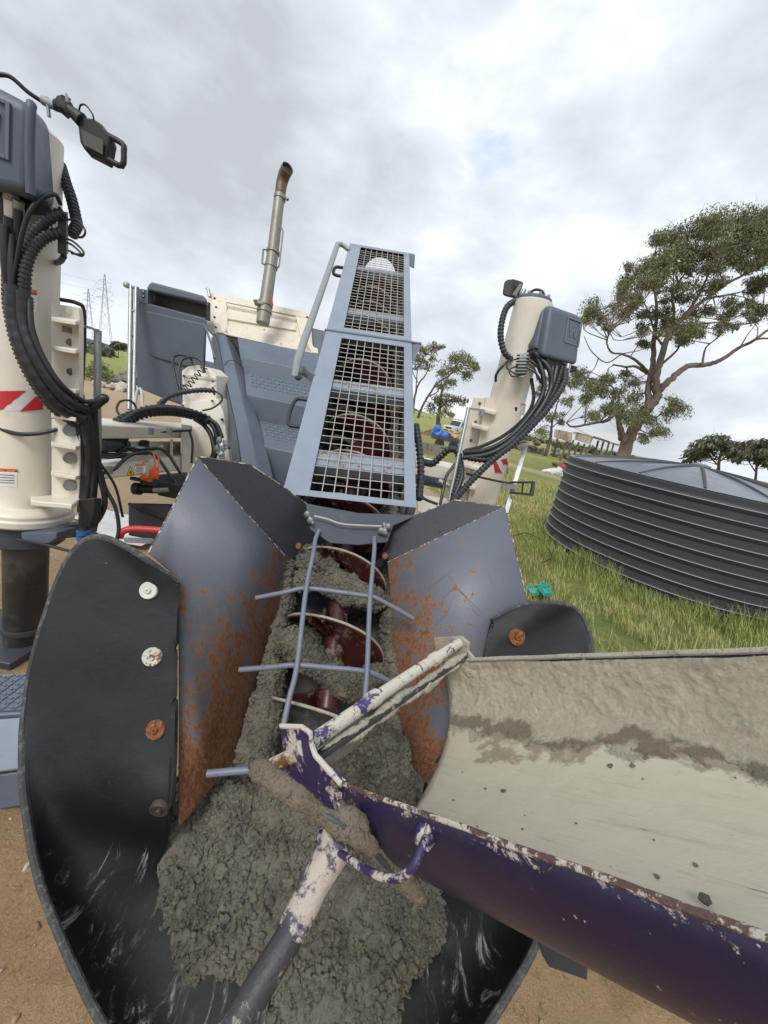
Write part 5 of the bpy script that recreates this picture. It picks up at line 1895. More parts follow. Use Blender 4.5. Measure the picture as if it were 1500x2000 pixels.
# ---- white pivot housing
MB().prism([at(*p, 3.9) for p in ((355, 724), (366, 716), (385, 713), (405, 718), (422, 733), (424, 780), (400, 790), (356, 790))], np.array([0, .3, 0])).build('pivot_housing', M['white'], pv, bevel=.008)
MB().prism([at(*p, 3.88) for p in ((354, 788), (424, 778), (436, 805), (452, 920), (405, 920), (372, 905), (370, 832), (353, 826))], np.array([0, .3, 0])).build('pivot_housing', M['white'], pv, bevel=.008)
MB().tube([at(356, 733, 3.88), at(390, 734, 3.87), at(421, 740, 3.88)], .008, 6).build('housing_lip', M['white'], pv)
for (u, v) in ((360, 735), (359, 754), (416, 745), (419, 770), (357, 792), (415, 783), (416, 758)):
    MB().lathe([(.013, 0), (.012, .012), (0, .014)], at(u, v, 3.86), -_F, 8).build('housing_bolt', M['darkmetal'], pv)
hx = []
p0, p1 = at(400, 716, 3.78), at(352, 772, 3.78)
dd = nrm(p1 - p0)
Xa = nrm(np.cross(dd, _F))
for i in range(140):
    t = i / 139
    hx.append(p0 + (p1 - p0) * t + (Xa * math.cos(t * 8 * 2 * math.pi) + _F * math.sin(t * 8 * 2 * math.pi)) * .026)
MB().tube(hx, .006, 6).build('coiled_cable', M['hose'], pv)
# ---- swing arm between column and machine
arm = MB().hexa([at(188, 828, 2.55), at(375, 838, 3.55), at(353, 856, 3.5), at(188, 858, 2.55)], [at(188, 816, 2.85), at(375, 826, 3.85), at(353, 848, 3.8), at(188, 845, 2.85)]).build('swing_arm', M['white'], pv, bevel=.012)
MB().hexa([at(188, 910, 2.55), at(360, 890, 3.5), at(362, 918, 3.5), at(196, 937, 2.55)], [at(188, 900, 2.85), at(360, 882, 3.8), at(362, 908, 3.8), at(196, 930, 2.85)]).build('arm_lower_beam', M['white'], arm, bevel=.012)
MB().hexa([at(353, 828, 3.42), at(376, 832, 3.5), at(375, 928, 3.5), at(355, 922, 3.42)], [at(353, 828, 3.8), at(376, 832, 3.8), at(375, 928, 3.8), at(355, 922, 3.8)]).build('arm_end_plate', M['white'], arm, bevel=.008)
MB().hexa([at(236, 862, 3.0), at(353, 862, 3.72), at(353, 895, 3.72), at(236, 905, 3.0)], [at(236, 862, 3.05), at(353, 862, 3.8), at(353, 895, 3.8), at(236, 905, 3.05)]).build('arm_web', M['white'], arm)
MB().hexa([at(332, 858, 3.42), at(338, 858, 3.42), at(338, 893, 3.42), at(332, 893, 3.42)], [at(332, 858, 3.6), at(338, 858, 3.6), at(338, 893, 3.6), at(332, 893, 3.6)]).build('arm_rib', M['white'], arm)
MB().tube([at(188, 868, 2.62), at(242, 870, 2.95)], .055, 16).build('arm_cylinder', M['darkmetal'], pv)
MB().tube([at(188, 890, 2.62), at(246, 890, 2.95)], .022, 12).build('arm_rod', M['darkmetal'], pv)
MB().box(at(282, 868, 3.2), (.05, .06, .07)).build('hose_block', M['black'], pv, bevel=.006)
AH = [
    ([(230, 828, 2.9), (262, 812, 3.0), (300, 802, 3.1), (345, 803, 3.3), (385, 812, 3.45), (408, 822, 3.5)], 10, True, 'hosecover', 3.2),
    ([(240, 822, 2.85), (270, 804, 2.95), (310, 797, 3.05), (350, 799, 3.2), (390, 808, 3.4), (415, 822, 3.5), (428, 845, 3.5), (430, 862, 3.5)], 3.5, False, 'hose', 0),
    ([(385, 812, 3.5), (405, 822, 3.5), (420, 840, 3.5), (424, 870, 3.5), (418, 895, 3.5)], 4.5, False, 'hose', 0),
    ([(380, 818, 3.52), (398, 830, 3.52), (412, 850, 3.52), (418, 880, 3.5), (412, 898, 3.5)], 4.5, False, 'hose', 0),
    ([(395, 812, 3.48), (422, 828, 3.48), (434, 855, 3.48)], 4, False, 'hose', 0),
    ([(310, 790, 3.4), (330, 775, 3.45), (360, 766, 3.5), (395, 762, 3.55), (420, 764, 3.6)], 4.5, True, 'hosecover', 0),
    ([(420, 764, 3.6), (432, 772, 3.6), (432, 784, 3.6), (415, 797, 3.58), (395, 802, 3.55)], 1.8, False, 'hose', 0),
    ([(350, 770, 3.75), (340, 725, 3.8), (338, 700, 3.85), (352, 693, 3.85), (372, 700, 3.85), (375, 713, 3.85)], 2.2, False, 'hose', 0),
    ([(352, 760, 3.75), (350, 720, 3.8), (358, 702, 3.82), (378, 698, 3.82), (395, 708, 3.82), (400, 728, 3.82)], 2.2, False, 'hose', 0),
    ([(236, 815, 3.1), (228, 800, 3.12), (234, 785, 3.15), (252, 782, 3.15), (264, 792, 3.2), (268, 812, 3.2)], 2.2, False, 'hose', 0),
    ([(375, 840, 3.4), (350, 842, 3.35), (315, 843, 3.2), (275, 843, 3.0), (252, 852, 2.9), (248, 868, 2.88), (258, 880, 2.9), (285, 885, 3.0)], 2.4, False, 'hose', 0),
    ([(370, 843, 3.4), (376, 865, 3.4), (374, 905, 3.4)], 2.2, False, 'hose', 0),
    ([(195, 884, 2.65), (225, 888, 2.8), (245, 875, 2.85), (270, 878, 2.95), (310, 876, 3.05), (330, 890, 3.1), (350, 920, 3.1), (366, 938, 3.1)], 3.2, False, 'hose', 0),
    ([(198, 925, 2.5), (225, 915, 2.6), (250, 892, 2.75), (285, 883, 2.95), (308, 895, 3.0), (330, 925, 3.0), (345, 945, 3.0)], 3.2, False, 'hose', 0),
    ([(195, 892, 2.6), (220, 894, 2.7), (250, 888, 2.8), (290, 886, 3.0)], 2.4, False, 'hose', 0),
    ([(330, 770, 3.9), (320, 785, 3.85), (305, 800, 3.8)], 4, False, 'hose', 0),
]
for pts, rp, rib, mt, _ in AH:
    hose(pts, rp, 'hose', M[mt], pv, rib, pitch=.036, amp=.13, seg=12 if rp > 4 else 8)
b = MB()
for (u, v) in ((428, 862), (434, 872), (424, 878), (432, 888), (440, 868)):
    b.tube([at(u, v - 8, 3.46), at(u + 2, v + 8, 3.46)], .022, 10)
    b.lump(at(u, v, 3.45), .03, u, .2, 1)
b.build('pipe_coupling', M['galv'], pv)
b = MB()
for (u, v) in ((295, 842), (331, 842), (213, 918)):
    b.box(at(u, v, 2.9 if u > 220 else 2.52), (.03, .03, .05))
b.tube([at(262, 874, 2.92), at(300, 878, 3.05), at(318, 872, 3.1)], .014, 8)
b.build('hose_clip', M['galv'], pv)
# warning triangle and sticker on the lower beam
tri = [(247, 928.5), (255, 910), (263, 927.5)]
MB().prism([at(u, v, 2.70) for u, v in tri], _F * -.002).build('warning_triangle', M['ink'], arm)
c3 = np.mean([at(u, v, 2.695) for u, v in tri], axis=0)
MB().prism([c3 + (at(u, v, 2.695) - c3) * .80 for u, v in tri], _F * -.002).build('warning_triangle', M['yellow'], arm)
MB().prism([at(u, v, 2.688) for u, v in ((253, 924), (257, 924), (255.6, 917))], _F * -.001).build('triangle_symbol', M['ink'], arm)
MB().prism([at(u, v, 2.75) for u, v in ((264, 907), (283, 905), (284, 922), (265, 924))], _F * -.002).build('warning_sticker', M['paper'], arm)
MB().prism([at(u, v, 2.745) for u, v in ((264, 907), (283, 905), (283, 908.6), (264, 910.6))], _F * -.001).build('sticker_band', M['orange'], arm)
b = MB()
for k in range(4):
    b.prism([at(u, v, 2.744) for u, v in ((266, 912.5 + k * 2.7), (280, 911.4 + k * 2.7), (280, 912.1 + k * 2.7), (266, 913.2 + k * 2.7))], _F * -.001)
b.build('sticker_print', M['ink'], arm)
oc = thing('orange_cord', 'tangle of thin orange cord hanging from the near swing arm', 'cord', at(300, 925, 2.85))
b = MB()
b.tube([at(290, 900, 2.8), at(278, 905, 2.8), at(276, 925, 2.8), at(290, 936, 2.8), at(310, 930, 2.8)], .005, 6, 6)
b.tube([at(300, 885, 2.85), at(303, 905, 2.8), at(300, 925, 2.8)], .006, 6, 6)
b.tube([at(309, 890, 2.85), at(310, 910, 2.8), at(304, 928, 2.8), at(308, 936, 2.8)], .005, 6, 6)
b.build('loose_loops', M['orangecord'], oc)
b = MB()
b.lump(at(301, 925, 2.8), .045, 3, .5, 2, (.9, .6, 1))
b.lump(at(286, 934, 2.8), .035, 6, .5, 2, (1.4, .6, .6))
b.build('knot', M['orangecord'], oc)
# black coupler under the arm
b = MB()
b.hexa([at(272, 935, 2.95), at(362, 925, 3.1), at(366, 962, 3.1), at(274, 946, 2.95)], [at(272, 930, 3.2), at(366, 922, 3.3), at(372, 958, 3.3), at(274, 942, 3.2)])
b.tube([at(268, 955, 3.0), at(368, 958, 3.1)], .034, 12)
b.tube([at(262, 954, 3.0), at(275, 955, 3.0)], .05, 12)
b.box(at(335, 955, 3.02), (.16, .1, .12))
b.build('hydraulic_coupler', M['black'], pv, bevel=.006)
MB().tube([at(256, 934, 2.95), at(278, 938, 2.95)], .016, 10).build('coupler_pin', M['darkmetal'], pv)
MB().tube([at(300, 958, 2.94), at(330, 957, 2.96)], .020, 10).build('coupler_rod', M['galv'], pv)
# lower black side plate, red bar, white strip
MB().prism([at(250, 982, 3.0), at(330, 984, 3.0), at(330, 1060, 2.9), at(250, 1046, 2.9)], _F * .25).build('lower_side_plate', M['black'], pv, bevel=.01)
MB().tube([at(252, 984, 2.96), at(320, 1012, 2.92)], .012, 8).build('plate_strut', M['black'], pv)
MB().tube([at(233, 1050, 2.3), at(240, 1038, 2.3), at(262, 1033, 2.32), at(315, 1036, 2.35)], .021, 12, 4).build('red_hose', M['red'], pv)
MB().prism([at(240, 1050, 2.7), at(292, 1052, 2.7), at(290, 1062, 2.7), at(244, 1060, 2.7)], _F * .04).build('white_strip', M['lamp_white'], pv)
# near blue step of the crawler
stp = MB().hexa([at(-160, 1330, 1.98), at(62, 1314, 1.95), at(60, 1394, 1.68), at(-160, 1406, 1.70)], [at(-160, 1345, 2.0), at(62, 1330, 1.97), at(60, 1400, 1.70), at(-160, 1412, 1.72)]).build('crawler_step', M['blue'], pv)
tread(at(-60, 1330, 1.945), at(56, 1318, 1.93), at(56, 1388, 1.69), at(-60, 1396, 1.70), 9, 8).build('anti_slip_tread', M['bluemid'], stp)
MB().hexa([at(-160, 1416, 1.69), at(60, 1400, 1.66), at(58, 1500, 1.58), at(-160, 1530, 1.60)], [at(-160, 1416, 1.8), at(60, 1400, 1.76), at(58, 1500, 1.68), at(-160, 1530, 1.7)]).build('crawler_guard', M['blue'], stp, bevel=.008)
MB().hexa([at(-160, 1535, 1.61), at(58, 1504, 1.59), at(56, 1572, 1.62), at(-160, 1610, 1.64)], [at(-160, 1535, 1.75), at(58, 1504, 1.72), at(56, 1572, 1.75), at(-160, 1610, 1.78)]).build('crawler_guard', M['bluemid'], stp, bevel=.008)
sheet_ = MB()
for k in range(4):
    c = atZ(205 + 14 * k, 1012 + 12 * k, .02 + .008 * k)
    sheet_.prism([c + np.array([x_ * .28, y_ * .2, .02 * rr_.random()]) for x_, y_ in ((-1, -1), (1, -.8), (1.1, .9), (-.7, 1.1))], (0, 0, .006))
tag(sheet_.build('plastic_sheet', paint('muddy_white_plastic', (.55, .55, .54), .5, .8, (.62, 20), .002)), 'muddy white plastic sheet on the dirt behind the near column hoses', 'plastic sheet')


# ============================================================ SCREW CONVEYOR WITH ITS HOPPER
cBL, cBR, cTL, cTR = at(553, 950, 1.67), at(815, 1005, 1.67), at(683, 472, 3.74), at(800, 497, 3.74)
G0, G1 = (cBL + cBR) / 2, (cTL + cTR) / 2
LEN = np.linalg.norm(G1 - G0)
cA = nrm(G1 - G0)
cB = nrm(cBR - cBL)
cB = nrm(cB - cA * np.dot(cB, cA))
cN = np.cross(cB, cA)
if cN[2] < 0:
    cN = -cN
c3 = lambda a_, b_, n_=0.0: G0 + cA * a_ + cB * b_ + cN * n_
cv = thing('screw_conveyor', 'blue-grey inclined screw conveyor with a wire mesh cover rising from the concrete-filled hopper', 'conveyor', (G0[0], G0[1], 0))
HB = 1.5         # joint of the two mesh covers


def abox(b, a0, a1, b0, b1, n0, n1):
    return b.hexa([c3(a0, b0, n0), c3(a0, b1, n0), c3(a0, b1, n1), c3(a0, b0, n1)], [c3(a1, b0, n0), c3(a1, b1, n0), c3(a1, b1, n1), c3(a1, b0, n1)])


for (a0, a1) in ((0.0, HB), (HB + .012, LEN)):
    low = a0 == 0
    fr = MB()
    lw, rw = -.185, .245
    abox(fr, a0, a1, -.30, lw, -.004, .0)
    abox(fr, a0, a1, rw, .30, -.004, .0)
    abox(fr, a0, a0 + (.035 if low else .07), lw, rw, -.004, .0)
    abox(fr, a1 - (.07 if low else .06), a1, lw, rw, -.004, .0)
    abox(fr, a0, a1, -.30, -.296, -.06, -.004)
    abox(fr, a0, a1, .296, .30, -.06, -.004)
    o_ = fr.build('cover_frame', M['blue'], cv, bevel=.0012)
    ws = MB()
    lo, hi = a0 + (.035 if low else .07), a1 - (.07 if low else .06)
    nb = 8
    for k in range(1, nb):
        x = lw + (rw - lw) * k / nb
        ws.tube([c3(lo - .01, x, -.008), c3(hi + .01, x, -.008)], .0026, 6)
    nA = int(round((hi - lo) / .055))
    for k in range(1, nA):
        y = lo + (hi - lo) * k / nA
        bow = .0015 * math.sin(k * 2.3)
        ws.tube([c3(y, lw - .01, -.012 + bow), c3(y + bow, (lw + rw) / 2, -.012), c3(y, rw + .01, -.012 - bow)], .0026, 6)
    ws.build('wire_mesh', M['wire'], cv, angle=60)
# joint and side tabs
b = MB()
abox(b, HB - .004, HB + .014, -.31, .37, -.004, .006)
b.prism([c3(HB + .01, .30, .0), c3(HB - .02, .37, .0), c3(HB - .16, .30, -.10)], cA * .006)
b.build('cover_joint', M['bluemid'], cv)
b = MB()
b.prism([c3(LEN, .30, .0), c3(LEN - .02, .36, -.0), c3(LEN - .20, .36, -.06), c3(LEN - .22, .30, -.04)], cN * -.006)
b.build('corner_tab', M['bluemid'], cv)
# trough: half round floor with upright sides
TRR = .225
a = MB()
prf = [(-.262, -.06), (-.262, -.23)] + [(-TRR * 1.165 * math.cos(q), -.23 - TRR * math.sin(q)) for q in np.linspace(0, math.pi, 15)][1:-1] + [(.262, -.23), (.262, -.06)]
P = np.array([[c3(x, p[0], p[1]) for p in prf] for x in np.linspace(-.02, LEN, 24)])
prf2 = [p for p in prf if p[1] < -.27]
P2 = np.array([[c3(x, p[0], p[1]) for p in prf2] for x in np.linspace(-1.0, -.02, 12)])
a = MatB('concrete_smeared_trough', (.065, .07, .08), .55)
a.lay(a.rng(a.noise(9, 9, .75), .46, .54), (.15, .135, .11), .85, .9)
a.lay(a.rng(a.noise(30, 6, .7, off=(2, 2, 1)), .60, .66), (.30, .275, .23), .85, .8)
a.bump(a.noise(30, 6, .75), .006)
M['trough'] = a.done()
grid(P).build('trough', M['trough'], cv, solid=.006)
grid(P2).build('trough_mouth', M['trough'], cv, solid=.006)
b = MB()
abox(b, 0.0, LEN, -.296, -.268, -.30, -.004)
abox(b, 0.0, LEN, .268, .296, -.30, -.004)
b.build('side_channel', M['blue'], cv)
bmt = paint('brace_rusting_blue', (.24, .28, .34), .5, .5, (.56, 18), .001)
for a0 in (.22, .86, 1.50, 1.85, 2.75):
    b = MB()
    abox(b, a0, a0 + (.10 if a0 < 2 else .07), -.25, .25, -.035, -.022)
    abox(b, a0, a0 + .006, -.25, .25, -.08, -.036)
    b.build('cross_brace', bmt, cv)
# end plate with round opening
ring = []
nseg = 40
outer = []
for k in range(nseg):
    q = 2 * math.pi * k / nseg
    cx_, cy_ = math.cos(q), math.sin(q)
    s_ = min(.296 / abs(cx_) if abs(cx_) > 1e-6 else 9, .24 / abs(cy_) if abs(cy_) > 1e-6 else 9)
    outer.append(c3(LEN - .02, cx_ * s_, -.245 + cy_ * s_))
    ring.append(c3(LEN - .02, .03 + cx_ * .165, -.235 + cy_ * .165))
b = MB()
b.add(outer + ring, [(k, (k + 1) % nseg, nseg + (k + 1) % nseg, nseg + k) for k in range(nseg)])
b.build('end_plate', M['gunmetal'], cv, solid=.006)
MB().lathe([(.06, -.3), (.13, -.28), (.14, -.05), (.10, .02), (0, .05)], c3(LEN - .42, 0.0, -.28), cA, 24).build('drive_motor', M['black'], cv)
b = MB()
abox(b, LEN - .36, LEN - .30, -.26, .26, -.50, -.16)
b.build('motor_mount', M['gunmetal'], cv)
# the auger: shaft and screw flight
SC = lambda a_: c3(a_, 0, -.235)
MB().tube([SC(-.80), SC(LEN - .40)], .045, 20).build('auger_shaft', M['auger'], cv)
RA, PITCHA, A0 = .198, .30, -.86
nt_ = int((LEN + .45) / PITCHA * 40)
rowsF, edge = [], []
for i in range(nt_ + 1):
    t = i / 40.0
    aa = A0 + t * PITCHA
    q = 2 * math.pi * t + 1.2
    cq, sq = math.cos(q), math.sin(q)
    rowsF.append([c3(aa, cq * r_, -.235 + sq * r_) for r_ in (.04, .09, .14, .175, RA)])
    edge.append(c3(aa, cq * RA, -.235 + sq * RA))
fl = grid(np.array(rowsF)).build('auger_flight', M['auger'], cv, solid=.010)
MB().tube(edge, .0050, 7).build('flight_rim', M['flightedge'], cv)
# stiffening ribs between turns
for k in range(9):
    t = 1.1 + k * 1.0
    aa = A0 + t * PITCHA
    q = 2 * math.pi * t + 1.2
    for dq in (0, .28):
        d_ = math.cos(q + dq) * cB + math.sin(q + dq) * cN
        MB().beam(c3(aa + .01, 0, -.235) + d_ * .05, c3(aa + .01, 0, -.235) + d_ * .19, .012, .05, cA).build('flight_rib', M['auger'], cv)
# concrete carried in the trough
crus = []
def crust_strip(path, wpx, seed, name, mat, parent, big=.02, nu=120, nv=34, top=.5, sc=1.0):
    """irregular ridge of crumbly concrete along a 3D path; path: (point, half width, height, up)"""
    C_ = np.array(catmull([p[0] for p in path], 12))
    n = len(C_)
    s_ = np.linspace(0, 1, n)
    W = np.interp(s_, np.linspace(0, 1, len(path)), [p[1] for p in path])
    Hh = np.interp(s_, np.linspace(0, 1, len(path)), [p[2] for p in path])
    idx = np.linspace(0, n - 1, nu)
    C2 = np.stack([np.interp(idx, np.arange(n), C_[:, k]) for k in range(3)], 1)
    W2, H2 = np.interp(idx, np.arange(n), W), np.interp(idx, np.arange(n), Hh)
    T = np.gradient(C2, axis=0)
    T /= np.linalg.norm(T, axis=1, keepdims=True)
    up = np.array(path[0][3])
    X = np.cross(T, up)
    X /= np.linalg.norm(X, axis=1, keepdims=True)
    U = np.cross(X, T)
    q = np.linspace(0, 2 * math.pi, nv)
    P = C2[:, None] + X[:, None] * (W2[:, None] * np.cos(q)[None])[..., None] + U[:, None] * (H2[:, None] * np.sin(q)[None])[..., None]
    e_ = np.minimum(np.linspace(0, 1, nu), np.linspace(1, 0, nu)) * 14
    k = np.clip(e_, 0, 1)[:, None, None] ** .5
    P = C2[:, None] + (P - C2[:, None]) * np.maximum(k, .02)
    N2 = P - C2[:, None]
    N2 /= (np.linalg.norm(N2, axis=-1, keepdims=True) + 1e-9)
    d = lumps(P, big, seed, sc)
    P = P + N2 * d[..., None]
    g_ = grid(P)
    if parent is not None and parent.name == 'trough_concrete' and nu >= 120:
        r_ = np.random.default_rng(seed)
        fl_, nl_ = P.reshape(-1, 3), N2.reshape(-1, 3)
        Vv, Ff, bs = [np.array(g_.v)], [], len(g_.v)
        for cnt, a0_, a1_ in ((nu * 3, .0055, .012), (nu * 10, .0025, .006)):
            ii = r_.integers(0, len(fl_), cnt)
            Vc, Fc = clods(fl_[ii], a0_ + (a1_ - a0_) * r_.random(cnt) ** 1.6, seed, 2, .2, nl_[ii])
            Vv.append(Vc)
            Ff.append(Fc + bs)
            bs += len(Vc)
        g_.v = np.concatenate(Vv).tolist()
        g_.f = g_.f + np.concatenate(Ff).tolist()
    return g_.build(name, mat, parent, angle=180)


upn = tuple(cN)
tc_ = thing('trough_concrete', 'lumpy grey concrete clinging along both sides of the screw in the trough', 'concrete', c3(-.6, 0, -.3))
tc_['kind'] = 'stuff'


def cp(a_, b_, n_, w_, h_):
    return (c3(a_, b_, n_), w_, h_, upn)


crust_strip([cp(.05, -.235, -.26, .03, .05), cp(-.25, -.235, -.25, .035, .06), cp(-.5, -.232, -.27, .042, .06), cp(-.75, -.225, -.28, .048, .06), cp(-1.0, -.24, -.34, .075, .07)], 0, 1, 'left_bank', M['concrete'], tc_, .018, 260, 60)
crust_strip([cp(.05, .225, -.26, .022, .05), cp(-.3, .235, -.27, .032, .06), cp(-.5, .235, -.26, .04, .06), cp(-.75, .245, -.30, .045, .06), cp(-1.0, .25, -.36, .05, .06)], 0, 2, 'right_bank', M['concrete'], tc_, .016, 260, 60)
# bridges of concrete across each turn of the screw
crust_strip([cp(-.20, -.20, -.20, .05, .03), cp(-.24, -.10, -.15, .055, .04), cp(-.32, 0, -.16, .05, .04), cp(-.38, .10, -.17, .04, .035), cp(-.37, .20, -.20, .04, .03)], 0, 3, 'clinging_lump', M['concrete'], tc_, .018, 200, 60)
crust_strip([cp(-.29, -.19, -.20, .05, .03), cp(-.33, -.06, -.17, .03, .03), cp(-.40, .05, -.18, .02, .02)], 0, 13, 'clinging_lump', M['concrete'], tc_, .014, 150, 50)
crust_strip([cp(-.56, -.22, -.22, .05, .04), cp(-.62, -.12, -.18, .055, .04), cp(-.69, 0, -.20, .045, .035), cp(-.71, .10, -.23, .04, .03), cp(-.66, .21, -.22, .035, .035)], 0, 4, 'clinging_lump', M['concrete'], tc_, .020, 240, 70)
crust_strip([cp(-1.05, -.2, -.30, .07, .05), cp(-1.08, 0, -.30, .07, .05), cp(-1.05, .2, -.30, .07, .05)], 0, 5, 'clinging_lump', M['concrete'], tc_, .020, 220, 70)
crust_strip([cp(-.50, -.14, -.30, .03, .03), cp(-.55, -.10, -.24, .04, .05), cp(-.60, -.08, -.24, .03, .03)], 0, 6, 'clinging_lump', M['concrete'], tc_, .016, 120, 50)
crust_strip([cp(-.15, -.14, -.30, .03, .03), cp(-.18, -.11, -.24, .035, .04), cp(-.24, -.10, -.22, .03, .03)], 0, 7, 'clinging_lump', M['concrete'], tc_, .014, 120, 50)
for a0 in (.35, .65, .95, 1.35, 1.75, 2.1):
    crust_strip([cp(a0, -.23, -.26, .03, .03), cp(a0 + .02, -.10, -.20 - .1 * rr_.random(), .02, .02), cp(a0 - .04, .05, -.28, .012, .012)], 0, int(a0 * 100), 'clinging_lump', M['concrete'], tc_, .012, 60, 24)
crust_strip([cp(.1, .235, -.24, .02, .06), cp(1.2, .235, -.24, .02, .05), cp(2.6, .235, -.24, .015, .04)], 0, 8, 'right_bank', M['concrete'], tc_, .012, 220, 24)
crust_strip([cp(.1, -.24, -.28, .02, .06), cp(1.2, -.24, -.28, .02, .05), cp(2.6, -.24, -.28, .015, .04)], 0, 9, 'left_bank', M['concrete'], tc_, .012, 220, 24)

# front cross plate and its fittings
def cpl(u, v, n_=0.0):
    return hit(u, v, G0 + cN * n_, cN)


fr = MB()
fp_ = [(597, 983), (700, 1002), (815, 1006), (768, 1026), (757, 1058), (700, 1064), (645, 1060), (606, 1034)]
fr.prism([cpl(u, v, -.012) for u, v in fp_], cN * -.006)
fr.build('lower_cross_plate', M['gunmetal'], cv, bevel=.001)
b = MB()
for (u, v) in ((600, 1006), (606, 1018), (757, 1030), (750, 1040), (744, 1038)):
    b.lathe([(.012, -.006), (.015, .004), (.012, .014), (.006, .02), (0, .02)], cpl(u, v, .004), cN, 10)
b.tube([cpl(600, 1000, .0), cpl(612, 1024, .012)], .006, 8)
b.tube([cpl(750, 1022, .0), cpl(754, 1044, .012)], .006, 8)
b.build('bracket_bolt', M['galv'], cv)
MB().tube([cpl(614, 1008, .012), cpl(640, 1014, .016), cpl(672, 1024, .016), cpl(745, 1028, .012)], .0042, 8, 5).build('latch_rod', M['wire'], cv)
# cage rods
rodm = paint('blue_painted_round_bar', (.155, .178, .235), .42, .35, (.60, 30), .0006)


def rod(pts, r_=.0088):
    return MB().tube([hit(u, v, G0 + cN * n_, cN) for u, v, n_ in pts], r_, 12, 6).build('guard_bar', rodm, cv)


rod([(623, 1036, .0), (616, 1054, .02), (611, 1085, .025), (598, 1150, .025), (580, 1300, .02), (566, 1360, .02), (552, 1425, .015)])
rod([(731, 1050, .0), (731, 1075, .02), (727, 1120, .025), (722, 1180, .025), (717, 1310, .02), (711, 1382, .015)])
rod([(500, 1168, -.03), (560, 1156, .0), (597, 1149, .008), (660, 1156, .008), (722, 1165, .008), (736, 1169, .006), (770, 1187, -.02), (806, 1208, -.05)])
rod([(468, 1308, -.05), (520, 1304, -.02), (578, 1299, .004), (640, 1304, .004), (705, 1310, .004), (730, 1316, .0), (775, 1338, -.04)])
rod([(405, 1511, -.10), (470, 1505, -.09), (540, 1500, -.09)], .0105)

# hopper steel
gL = at(556, 1085, 1.60)
fL = at(502, 1430, 1.36)
cL = at(355, 1135, 1.20)
nL = nrm(np.cross(fL - gL, cL - gL))
wl = lambda u, v, o_=0.0: hit(u, v, gL + nL * o_, nL)


def wing(pts, fn_, mat, name, creases=None):
    b = MB()
    b.prism([fn_(u, v) for u, v in pts], nL * 0)
    return b


wlp = [(386, 893), (340, 985), (290, 1080), (318, 1104), (349, 1130), (350, 1400), (349, 1612), (372, 1590), (418, 1530), (465, 1478), (502, 1430), (530, 1260), (556, 1085), (470, 990)]
b = MB()
b.add([wl(u, v) for u, v in wlp], [tuple(range(len(wlp)))])
wL = b.build('hopper_side_panel', M['wingL'], cv, solid=.005)
aL = wl(386, 893)
# rusty edge where the wing folds to the back plate
b = MB()
b.tube([wl(386, 893), wl(470, 990), wl(556, 1085)], .0035, 6)
b.tube([wl(386, 893), wl(340, 985), wl(290, 1080)], .0030, 6)
b.build('weld_edge', M['rimedge'], wL)
# back plate left (its shade is put into the darker base colour)
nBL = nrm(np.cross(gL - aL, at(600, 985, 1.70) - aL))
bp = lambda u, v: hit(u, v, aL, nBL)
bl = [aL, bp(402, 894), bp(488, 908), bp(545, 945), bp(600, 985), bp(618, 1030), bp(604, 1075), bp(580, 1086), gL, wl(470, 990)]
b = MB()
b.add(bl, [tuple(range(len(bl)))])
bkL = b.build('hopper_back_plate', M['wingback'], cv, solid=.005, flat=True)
scm = paint('rust_scratch_line', (.20, .105, .06), .8, .5)
for pts in ([(438, 1000), (405, 1015), (378, 1040)], [(395, 985), (388, 1020), (368, 1062)], [(382, 1070), (352, 1050), (338, 1064)], [(420, 1048), (398, 1058)], [(330, 1075), (312, 1086)], [(365, 1150), (392, 1135), (402, 1150)], [(470, 1030), (476, 1048)]):
    MB().tube([wl(u, v, 0) - _F * .0028 for u, v in pts], [.0004, .0012, .0004], 5, 6).build('rust_scratch', scm, wL)
MB().tube([bl[0], bl[1], bl[2], bl[3], bl[4]], .004, 6).build('plate_lip', M['rimedge'], bkL)
# right side
gR = at(757, 1098, 1.62)
fR = at(762, 1340, 1.44)
tR = at(985, 990, 1.56)
nR = nrm(np.cross(fR - gR, tR - gR))
wr2 = lambda u, v, o_=0.0: hit(u, v, gR + nR * o_, nR)
wrp = [(985, 990), (1031, 1180), (1000, 1290), (950, 1400), (860, 1560), (790, 1480), (762, 1340), (768, 1215), (757, 1098), (870, 1044)]
b = MB()
b.add([wr2(u, v) for u, v in wrp], [tuple(range(len(wrp)))])
wR = b.build('hopper_side_panel', M['wingR'], cv, solid=.005)
b = MB()
b.tube([wr2(985, 990), wr2(870, 1044), wr2(757, 1098)], .0032, 6)
b.tube([wr2(985, 990), wr2(1010, 1090), wr2(1031, 1180)], .003, 6)
b.build('weld_edge', M['rimedge'], wR)
nBR = nrm(np.cross(gR - wr2(985, 990), at(815, 1004, 1.68) - wr2(985, 990)))
bq = lambda u, v: hit(u, v, gR, nBR)
br_ = [wr2(985, 990), bq(888, 977), bq(820, 1003), bq(768, 1026), bq(757, 1060), bq(745, 1085), gR, wr2(870, 1044)]
b = MB()
b.add(br_, [tuple(range(len(br_)))])
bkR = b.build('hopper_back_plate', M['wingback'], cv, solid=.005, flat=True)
for pts in ([(850, 1190), (890, 1150), (935, 1205)], [(872, 1120), (905, 1160), (945, 1200)], [(800, 1190), (850, 1140), (885, 1112)], [(830, 1240), (870, 1200), (884, 1168)], [(900, 1180), (960, 1215)], [(950, 1110), (962, 1140)], [(905, 1225), (915, 1218), (930, 1224)]):
    MB().tube([wr2(u, v, 0) - _F * .0028 for u, v in pts], [.0004, .0013, .0004], 5, 6).build('rust_scratch', scm, wR)
MB().tube([br_[0], br_[1], br_[2], br_[3]], .004, 6).build('plate_lip', M['rimedge'], bkR)
